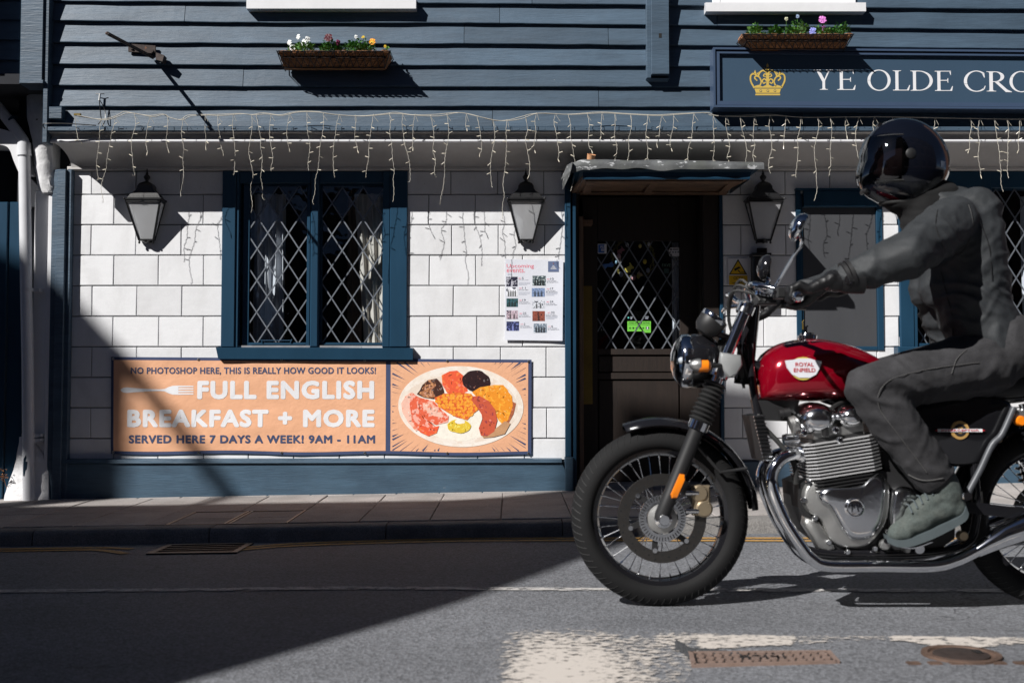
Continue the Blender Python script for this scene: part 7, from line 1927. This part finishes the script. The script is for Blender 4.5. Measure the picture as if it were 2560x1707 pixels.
M_helm = mat('dark_navy_helmet', (.004,.005,.009), .12, var=.05, vs=5, coat=.8)
M_visor = glass('tinted_visor', tint=(.10,.10,.12), refl=.12, rough=.02)
M_scarf = mat('black_neck_gaiter', (.004,.004,.0045), .9, var=.2, vs=20, bump=.001, bs=60)
rid = thing('person', 'person in black helmet, charcoal jacket and grey jeans riding the red motorcycle', 'person', B(2400, 930))
def ridge(p, fx, fy, fz, sd):
    n_ = noise.noise(Vector((p.x*fx+sd, p.y*fy+sd*2, p.z*fz))); return (1-abs(n_)*2)
# joints
HIP = [B(2468, 905, o) for o in (.10, -.10)]
KNEE = [B(2172, 968, .24), B(2190, 962, 0)]; KNEE[1] = (KNEE[1][0], YB+.24, KNEE[1][2])
ANK = [B(2338, 1196, .20), B(2338, 1196, 0)]; ANK[1] = (ANK[1][0], YB+.20, ANK[1][2])
CH = Vector(B(2398, 610)); NECK = Vector(B(2330, 505)); 
SH = [Vector(B(2382, 552, .165)), Vector(B(2410, 562, -.165))]
ELB = [Vector(B(2268, 640, .38)), Vector(B(2250, 650, -.33))]
GRP = [Vector(B(1992, 738, .355)), None]; GRP[1] = Vector((GRP[0].x, 2*YB-GRP[0].y, GRP[0].z))
WR = [Vector(B(2090, 702, .37)), None]; WR[1] = Vector((WR[0].x, 2*YB-WR[0].y, WR[0].z+.0))
HEAD = Vector(B(2268, 420))
V = Vector
def mid(a, b, t): a, b = V(a), V(b); return a+(b-a)*t
# body: one continuous figure
caps = []
pel = V(B(2470, 890))
caps += [(pel+V((0,-.07,0)), pel+V((0,.07,0)), .10, .10), (pel, V(B(2430,760)), .10, .10), (V(B(2430,760)), CH, .105, .115), (CH+V((0,-.06,0)), CH+V((0,.06,0)), .11, .11), (CH, NECK+V((.02,0,0)), .075, .046), (NECK+V((.02,0,0)), HEAD+V((.02,0,-.05)), .046, .055)]
for i in (0, 1):
    caps += [(SH[i], ELB[i], .055, .042), (ELB[i], WR[i], .040, .028), (CH, SH[i], .09, .06), (HIP[i], KNEE[i], .078, .052), (KNEE[i], ANK[i], .050, .036), (pel, HIP[i], .09, .085)]
# head with a face
caps += [(HEAD+V((.005,0,.02)), HEAD+V((-.01,0,.02)), .092, .088), (HEAD+V((-.045,0,-.035)), HEAD+V((-.04,0,-.065)), .055, .042), (HEAD+V((-.100,0,.002)), HEAD+V((-.112,0,-.022)), .010, .014), (HEAD+V((-.094,-.018,-.052)), HEAD+V((-.094,.018,-.052)), .009, .009), (HEAD+V((-.088,-.03,.022)), HEAD+V((-.088,.03,.022)), .014, .014), (HEAD+V((.0,-.088,.0)), HEAD+V((.0,-.09,-.02)), .012, .012), (HEAD+V((.0,.088,.0)), HEAD+V((.0,.09,-.02)), .012, .012)]
body = solid('body', caps, .009, M_skin, rid, 3)
for s_ in (-1, 1):
    e = HEAD+V((-.088, .031*s_, .012)); q = MB(); q.sphere(e, .011, 1,1,1,12,8); q.build('eye', M_vwhite, rid, True)
# jacket
def fold(p, d_, fr, sd, sharp=2.2):
    """narrow ridges running across direction d_, broken up by noise"""
    w_ = noise.noise(Vector((p.x*3.1+sd, p.y*3.1, p.z*3.1-sd)))*1.6 + noise.noise(Vector((p.x*8+sd, p.y*8, p.z*8)))*.5
    s_ = .5+.5*math.sin(p.dot(d_)*fr + w_*10)
    m_ = max(0., .5+1.1*noise.noise(Vector((p.x*4.2-sd, p.y*4.2, p.z*4.2+sd))))
    return (s_**sharp)*m_
UA = (ELB[0]-SH[0]).normalized(); FA = (WR[0]-ELB[0]).normalized()
def jd(p, n_):
    a = fold(p, Vector((.35,0,1)), 74, 3.1, 3.)*.007
    w_ = math.exp(-((p.z-WZ(800, YB))/.11)**2); a += w_*fold(p, Vector((.55,0,1)).normalized(), 105, 1.7, 3.)*.015
    e_ = math.exp(-(((p-ELB[0]).length)/.15)**2); a += e_*fold(p, Vector((-.7,.2,.75)).normalized(), 62, 5.2, 2.6)*.009
    s_ = math.exp(-(((p-SH[0]-Vector((.03,0,-.10))).length)/.14)**2); a += s_*fold(p, Vector((-.8,0,.6)), 105, 8.8, 3.)*.013
    a += .0016*noise.noise(p*38) + .004*(1-abs(noise.noise(Vector((p.x*9, p.y*5, p.z*15))))*2.2)
    return a-.009
cj = []
belly = V(B(2412, 770)); hem = V(B(2452, 862))
for s_ in (-1, 1):
    cj += [(hem+V((0,.075*s_,0)), belly+V((0,.075*s_,0)), .135, .135), (belly+V((0,.075*s_,0)), CH+V((.0,.085*s_,.0)), .135, .130), (CH+V((.0,.085*s_,0)), V(B(2415,545))+V((0,.07*s_,0)), .130, .105)]
    cj += [(V(B(2340,720))+V((0,.05*s_,0)), V(B(2345,600))+V((0,.05*s_,0)), .085, .085)]
for i in (0, 1): cj += [(mid(CH, SH[i], .6), SH[i], .11, .092), (SH[i], mid(SH[i], ELB[i], .5), .094, .092), (mid(SH[i], ELB[i], .5), ELB[i], .092, .084), (ELB[i], mid(ELB[i], WR[i], .55), .084, .066), (mid(ELB[i], WR[i], .55), mid(ELB[i], WR[i], .86), .060, .050)]
cj += [(V(B(2390,520)), V(B(2345,498)), .085, .078), (V(B(2388,545)), V(B(2345,512)), .112, .094), (V(B(2415,650)), V(B(2398,565)), .118, .108)]
jk = solid('jacket', cj, .0065, M_jack, rid, 9, jd)
q = MB(); q.tube(spline([(WR[0].x+.035, WR[0].y-.012, WR[0].z-.0), (WR[0].x+.04, WR[0].y-.052, WR[0].z+.0)], 2), .004, 6)
# collar and scarf
solid('neck_gaiter', [(V(B(2345,505)), V(B(2300,490)), .082, .080), (V(B(2300,490)), V(B(2255,482)), .080, .078), (V(B(2300,500)), V(B(2318,590)), .080, .085)], .010, M_scarf, rid, 4, lambda p, n_: .005*ridge(p, 8, 8, 34, 1))
# jeans
def td(p, n_):
    k0 = V(KNEE[0]); th = (k0-V(HIP[0])).normalized(); sn_ = (V(ANK[0])-k0).normalized()
    a = fold(p, Vector((.3,0,1)).normalized(), 48, 2.2)*.005
    k_ = math.exp(-((p-k0-Vector((.06,0,-.02))).length/.13)**2); a += k_*fold(p, (th-sn_*-.6).normalized(), 95, 4.4)*.015
    c_ = math.exp(-((p-V(ANK[0])).length/.15)**2); a += c_*fold(p, sn_, 110, 6.1)*.020
    h_ = math.exp(-((p-V(HIP[0])).length/.16)**2); a += h_*fold(p, Vector((.8,0,.5)).normalized(), 70, 3.3)*.012
    a += .0015*noise.noise(p*40)
    return a-.008
ct = [(pel+V((.02,-.09,.03)), pel+V((.02,.09,.03)), .135, .135)]
for i in (0, 1):
    s_ = V(((ANK[i][0]), ANK[i][1], ANK[i][2])); kn = V(KNEE[i])
    ct += [(V(HIP[i]), mid(HIP[i], kn, .5), .125, .108), (mid(HIP[i], kn, .5), kn, .108, .086), (kn, mid(kn, s_, .35), .084, .092), (mid(kn, s_, .35), mid(kn, s_, .94), .092, .078)]
solid('jeans', ct, .0065, M_jean, rid, 6, td)
# shoes
for i, o_ in ((0, .20), (1, -.20)):
    def Fp_(px, py, dy=0):
        p = B(px, py, .20); return V((p[0], YB-o_-dy, p[2]))
    sh_ = solid('shoe', [(Fp_(2356,1205), Fp_(2368,1238), .050, .050), (Fp_(2384,1268), Fp_(2370,1250), .040, .045), (Fp_(2370,1262), Fp_(2300,1300), .044, .044), (Fp_(2345,1240), Fp_(2290,1286), .038, .036), (Fp_(2300,1300), Fp_(2250,1328), .042, .036), (Fp_(2262,1326,.010), Fp_(2238,1337,.006), .033, .028)], .006, M_shoe, rid, 4, lambda p, n_: .003*ridge(p, 22, 20, 26, 2))
    # sole
    top = [(2404,1262),(2392,1284),(2350,1305),(2300,1328),(2255,1345),(2222,1343),(2212,1334)]; bot = [(2216,1354),(2232,1362),(2262,1362),(2310,1345),(2356,1323),(2400,1298),(2410,1280)]
    q = MB(); L1 = spline(top, 3); L2 = spline(bot[::-1], 3); n_ = len(L1)
    for j in range(n_):
        u = j/(n_-1); hw = .034+.012*math.sin(math.pi*u*1.2) if u < .85 else .034*(1-(u-.85)*3.2)
        for (a, b), sc in ((L1[j], 1.0), (L2[j], 1.05)):
            p = B(a, b, .20); q.v += [(p[0], YB-o_-hw*sc-.006, p[2]), (p[0], YB-o_+hw*sc, p[2])]
    for j in range(n_-1):
        a, b = j*4, (j+1)*4
        q.f += [(a,b,b+2,a+2), (a+1,a+3,b+3,b+1), (a,a+1,b+1,b), (a+2,b+2,b+3,a+3)]
    q.f += [(0,2,3,1), ((n_-1)*4,(n_-1)*4+1,(n_-1)*4+3,(n_-1)*4+2)]
    q.build('sole', M_sole, sh_, True)
    for k in range(5):
        a = Fp_(2330-k*13, 1240+k*11); q = MB(); q.tube(spline([(a.x-.008,a.y-.034,a.z+.006),(a.x-.012,a.y-.012,a.z+.030),(a.x-.010,a.y+.018,a.z+.030)], 3), .0035, 6); q.build('lace', M_sole, sh_, True)
# gloved hands: palm behind the grip, four separate fingers wrapped round it, thumb underneath
for i in (0, 1):
    g = GRP[i]; s_ = 1 if i == 0 else -1; w_ = WR[i]
    caps = [(w_+V((.03,0,.0)), w_+V((-.01,0,.0)), .036, .036)]
    kb_ = [g+V((.040, s_*(-.034+.023*k), .020)) for k in range(4)]      # knuckle bases
    for k in range(4):
        caps.append((w_+V((-.02, s_*(-.018+.012*k), .004)), kb_[k], .022, .0165))
    ln = (.92, 1.05, 1.0, .84)
    for k in range(4):
        c_ = g+V((0, s_*(-.036+.0245*k), 0)); f_ = []
        r_ = .030
        for j, an in enumerate((38, 92, 150, 212)):
            a = rad(38+(an-38)*ln[k]); f_.append(c_+V((r_*math.cos(a)*(1.18 if j < 2 else 1.0), 0, r_*math.sin(a)*(1.05))))
        caps += [(kb_[k], f_[0], .0155, .0145), (f_[0], f_[1], .0140, .0128), (f_[1], f_[2], .0126, .0118), (f_[2], f_[3], .0115, .0100)]
    th_ = [w_+V((-.03, s_*.030, -.012)), g+V((.045, s_*.046, -.016)), g+V((.008, s_*.050, -.034)), g+V((-.022, s_*.046, -.026))]
    caps += [(th_[0], th_[1], .021, .016), (th_[1], th_[2], .0155, .0135), (th_[2], th_[3], .0130, .0105)]
    gl = solid('glove', caps, .0036, M_glov, rid, 3, lambda p, n_: .0012*ridge(p, 50, 40, 60, 4))
    # cuff
    q = MB(); a, b = w_+V((.085,0,.006)), w_+V((.012,0,0)); q.tube([a, mid(a,b,.3), mid(a,b,.8), b], [.050,.048,.043,.038], 20); q.build('cuff', M_glov, gl, True)
    q = MB(); q.lathe([(.016,0),(.016,.004),(0,.005)], (w_.x+.03, w_.y-.044*s_, w_.z), (0,-s_,0), 14); q.build('cuff_stud', M_alu, gl, True)
# helmet
hc_ = V(B(2258, 412)); q = MB(); nU, nV = 64, 44
def hsurf(u, v, k=1.0):       # u around from the front (0) , v from bottom (0) to crown (1)
    el_ = rad(-62+152*v); az = 2*math.pi*u
    dx_, dy_, dz_ = -math.cos(az)*math.cos(el_), math.sin(az)*math.cos(el_), math.sin(el_)
    rx, ry, rz = (.158 if dx_ < 0 else .166), .126, (.168 if dz_ > 0 else .165)
    p = V((dx_*rx, dy_*ry, dz_*rz))*k
    if dx_ < 0 and dz_ < 0: p.x *= 1+.42*(-dx_)*(-dz_)*(1 if dz_ > -.75 else .8)
    if dx_ > 0 and dz_ < -.2: p.x *= 1-.18*(-dz_-.2)
    t_ = rad(-7); return hc_+V((p.x*math.cos(t_)-p.z*math.sin(t_)*-1*0 + p.z*math.sin(t_)*0, p.y, p.z)) + V((0,0,-.05*p.x*.6))
def in_open(u, v):
    az = (u+.5) % 1-.5; return abs(az) < .205 and .235 < v < .60
mask = {}
for j in range(nV+1):
    for i in range(nU): q.v.append(tuple(hsurf(i/nU, j/nV)))
n0_ = len(q.v)
for j in range(nV+1):
    for i in range(nU): q.v.append(tuple(hsurf(i/nU, j/nV, .955)))
for j in range(nV):
    for i in range(nU):
        if in_open((i+.5)/nU, (j+.5)/nV): continue
        a = (j*nU+i, j*nU+(i+1) % nU, (j+1)*nU+(i+1) % nU, (j+1)*nU+i); q.f.append(a); q.f.append(tuple(n0_+x_ for x_ in a[::-1]))
for i in range(nU): q.f.append((i, n0_+i, n0_+(i+1) % nU, (i+1) % nU))
helm = q.build('helmet', M_helm, rid, 'all')
q = MB(); ua, ub, va, vb = -.225, .225, .215, .625; n1, n2 = 40, 18
for j in range(n2+1):
    w2_ = math.sqrt(max(.35, 1-(2*j/n2-1)**4*.55))
    for i in range(n1+1): q.v.append(tuple(hsurf((ua+(ub-ua)*i/n1)*w2_, va+(vb-va)*j/n2, 1.022)))
for j in range(n2):
    for i in range(n1): q.f.append((j*(n1+1)+i, j*(n1+1)+i+1, (j+1)*(n1+1)+i+1, (j+1)*(n1+1)+i))
q.build('visor', M_visor, helm, 'all')
# gasket round the opening, vents, pivot, trim
for vv in (.225, .61):
    q = MB(); q.tube([tuple(hsurf(-.21+.42*k/30, vv, 1.006)) for k in range(31)], .0025, 6); q.build('gasket', M_rub, helm, True)
def hs(u, v, k): return tuple(hsurf(u, v, k))
for sgn in (1, -1):
    q = MB(); c = hsurf(-.235*sgn, .44, 1.02); q.lathe([(0,.004),(.014,.0035),(.019,.0),(.019,-.006)], c, (.1,-sgn,0), 24); q.build('visor_pivot', M_mblk, helm, True)
q = MB(); q.tube([hs(-.03+.06*k/6, .78, 1.006) for k in range(7)], .009, 8); q.build('crown_vent', M_bblk, helm, True)
q = MB(); q.tube([hs(-.05+.10*k/8, .155, 1.01) for k in range(9)], .008, 8); q.build('chin_vent', M_mblk, helm, True)
q = MB(); q.tube([hs(k/40, 0.0, .985) for k in range(41)], .008, 8); q.build('neck_trim', M_rub, helm, True)
M_refl = flat('reflective_patch', (120,128,142), .3)
for (u0, u1, v0, v1) in ((-.415,-.395,.50,.55),(-.44,-.41,.57,.62),(-.375,-.352,.35,.40)):
    q = MB()
    for j in range(4):
        for i in range(4): q.v.append(hs(u0+(u1-u0)*i/3, v0+(v1-v0)*j/3, 1.008))
    for j in range(3):
        for i in range(3): q.f.append((j*4+i, j*4+i+1, (j+1)*4+i+1, (j+1)*4+i))
    q.build('reflective_patch', M_refl, helm, True)
# seams, zip and cuffs laid on the cloth surfaces
from mathutils.bvhtree import BVHTree
def surf(o):
    og = ORG[o.parent.name]; me = o.data
    return BVHTree.FromPolygons([v.co+og for v in me.vertices], [tuple(p.vertices) for p in me.polygons])
def seam(o, bv, pts, r_, m_, name='seam', out=.0016, n=10):
    q = MB(); P_ = []
    for p in spline(pts, n):
        h_ = bv.ray_cast(Vector((p[0], YB-1.2, p[2])), Vector((0, 1, 0)))
        if h_[0] is not None: P_.append(tuple(h_[0]+Vector((0, -out, 0))))
    P_ = [tuple(sum(P_[max(0, min(len(P_)-1, i+k))][j] for k in range(-3, 4))/7 - (.0012 if j == 1 else 0) for j in range(3)) for i in range(len(P_))]
    q.tube(P_, r_, 5); return q.build(name, m_, o, True)
jeans = [c_ for c_ in rid.children if c_.name.startswith('jeans')][0]
bj, bt = surf(jk), surf(jeans)
M_thr = mat('grey_stitching', (.075,.073,.072), .8, var=.2, vs=200)
M_jd = mat('black_jacket_trim', (.010,.010,.011), .6, var=.2, vs=40)
seam(jeans, bt, [B(2460,905,.26), B(2380,915,.34), B(2300,930,.36), B(2225,955,.36), B(2200,1010,.34), B(2245,1080,.32), B(2290,1140,.30), B(2325,1185,.30)], .0014, M_thr, 'outseam')
seam(jeans, bt, [B(2440,870,.30), B(2415,895,.33), B(2400,935,.34)], .0014, M_thr, 'pocket_seam')
seam(jeans, bt, [B(2285,1188,.3), B(2325,1205,.32), B(2370,1196,.3)], .0022, M_thr, 'hem')
seam(jk, bj, [B(2350,520,.3), B(2330,570,.34), B(2345,620,.34), B(2385,650,.32)], .0016, M_jd, 'shoulder_seam')
seam(jk, bj, [B(2440,500,.30), B(2455,560,.32), B(2440,620,.30), B(2390,655,.3)], .0016, M_jd, 'shoulder_seam')
seam(jk, bj, [B(2400,660,.3), B(2415,740,.3), B(2430,810,.3), B(2445,868,.3)], .0016, M_jd, 'side_seam')
seam(jk, bj, [B(2300,815,.28), B(2360,850,.32), B(2440,875,.32), B(2520,878,.3)], .0045, M_jd, 'hem_band')
seam(jk, bj, [B(2470,530,.3), B(2500,600,.3), B(2510,700,.3)], .0014, M_jd, 'back_seam')
seam(jk, bj, [B(2335,760,.32), B(2375,772,.34), B(2410,768,.34)], .0028, M_jd, 'pocket_flap')
c_ = WR[0]; ax_ = (WR[0]-ELB[0]).normalized(); 
for k_, (tt, rr) in enumerate(((.80, .055), (.86, .052))):
    q = MB(); p_ = mid(ELB[0], WR[0], tt); q.tube([p_-ax_*.006, p_+ax_*.006], rr, 20); q.build('cuff_band', M_jd, jk, True)
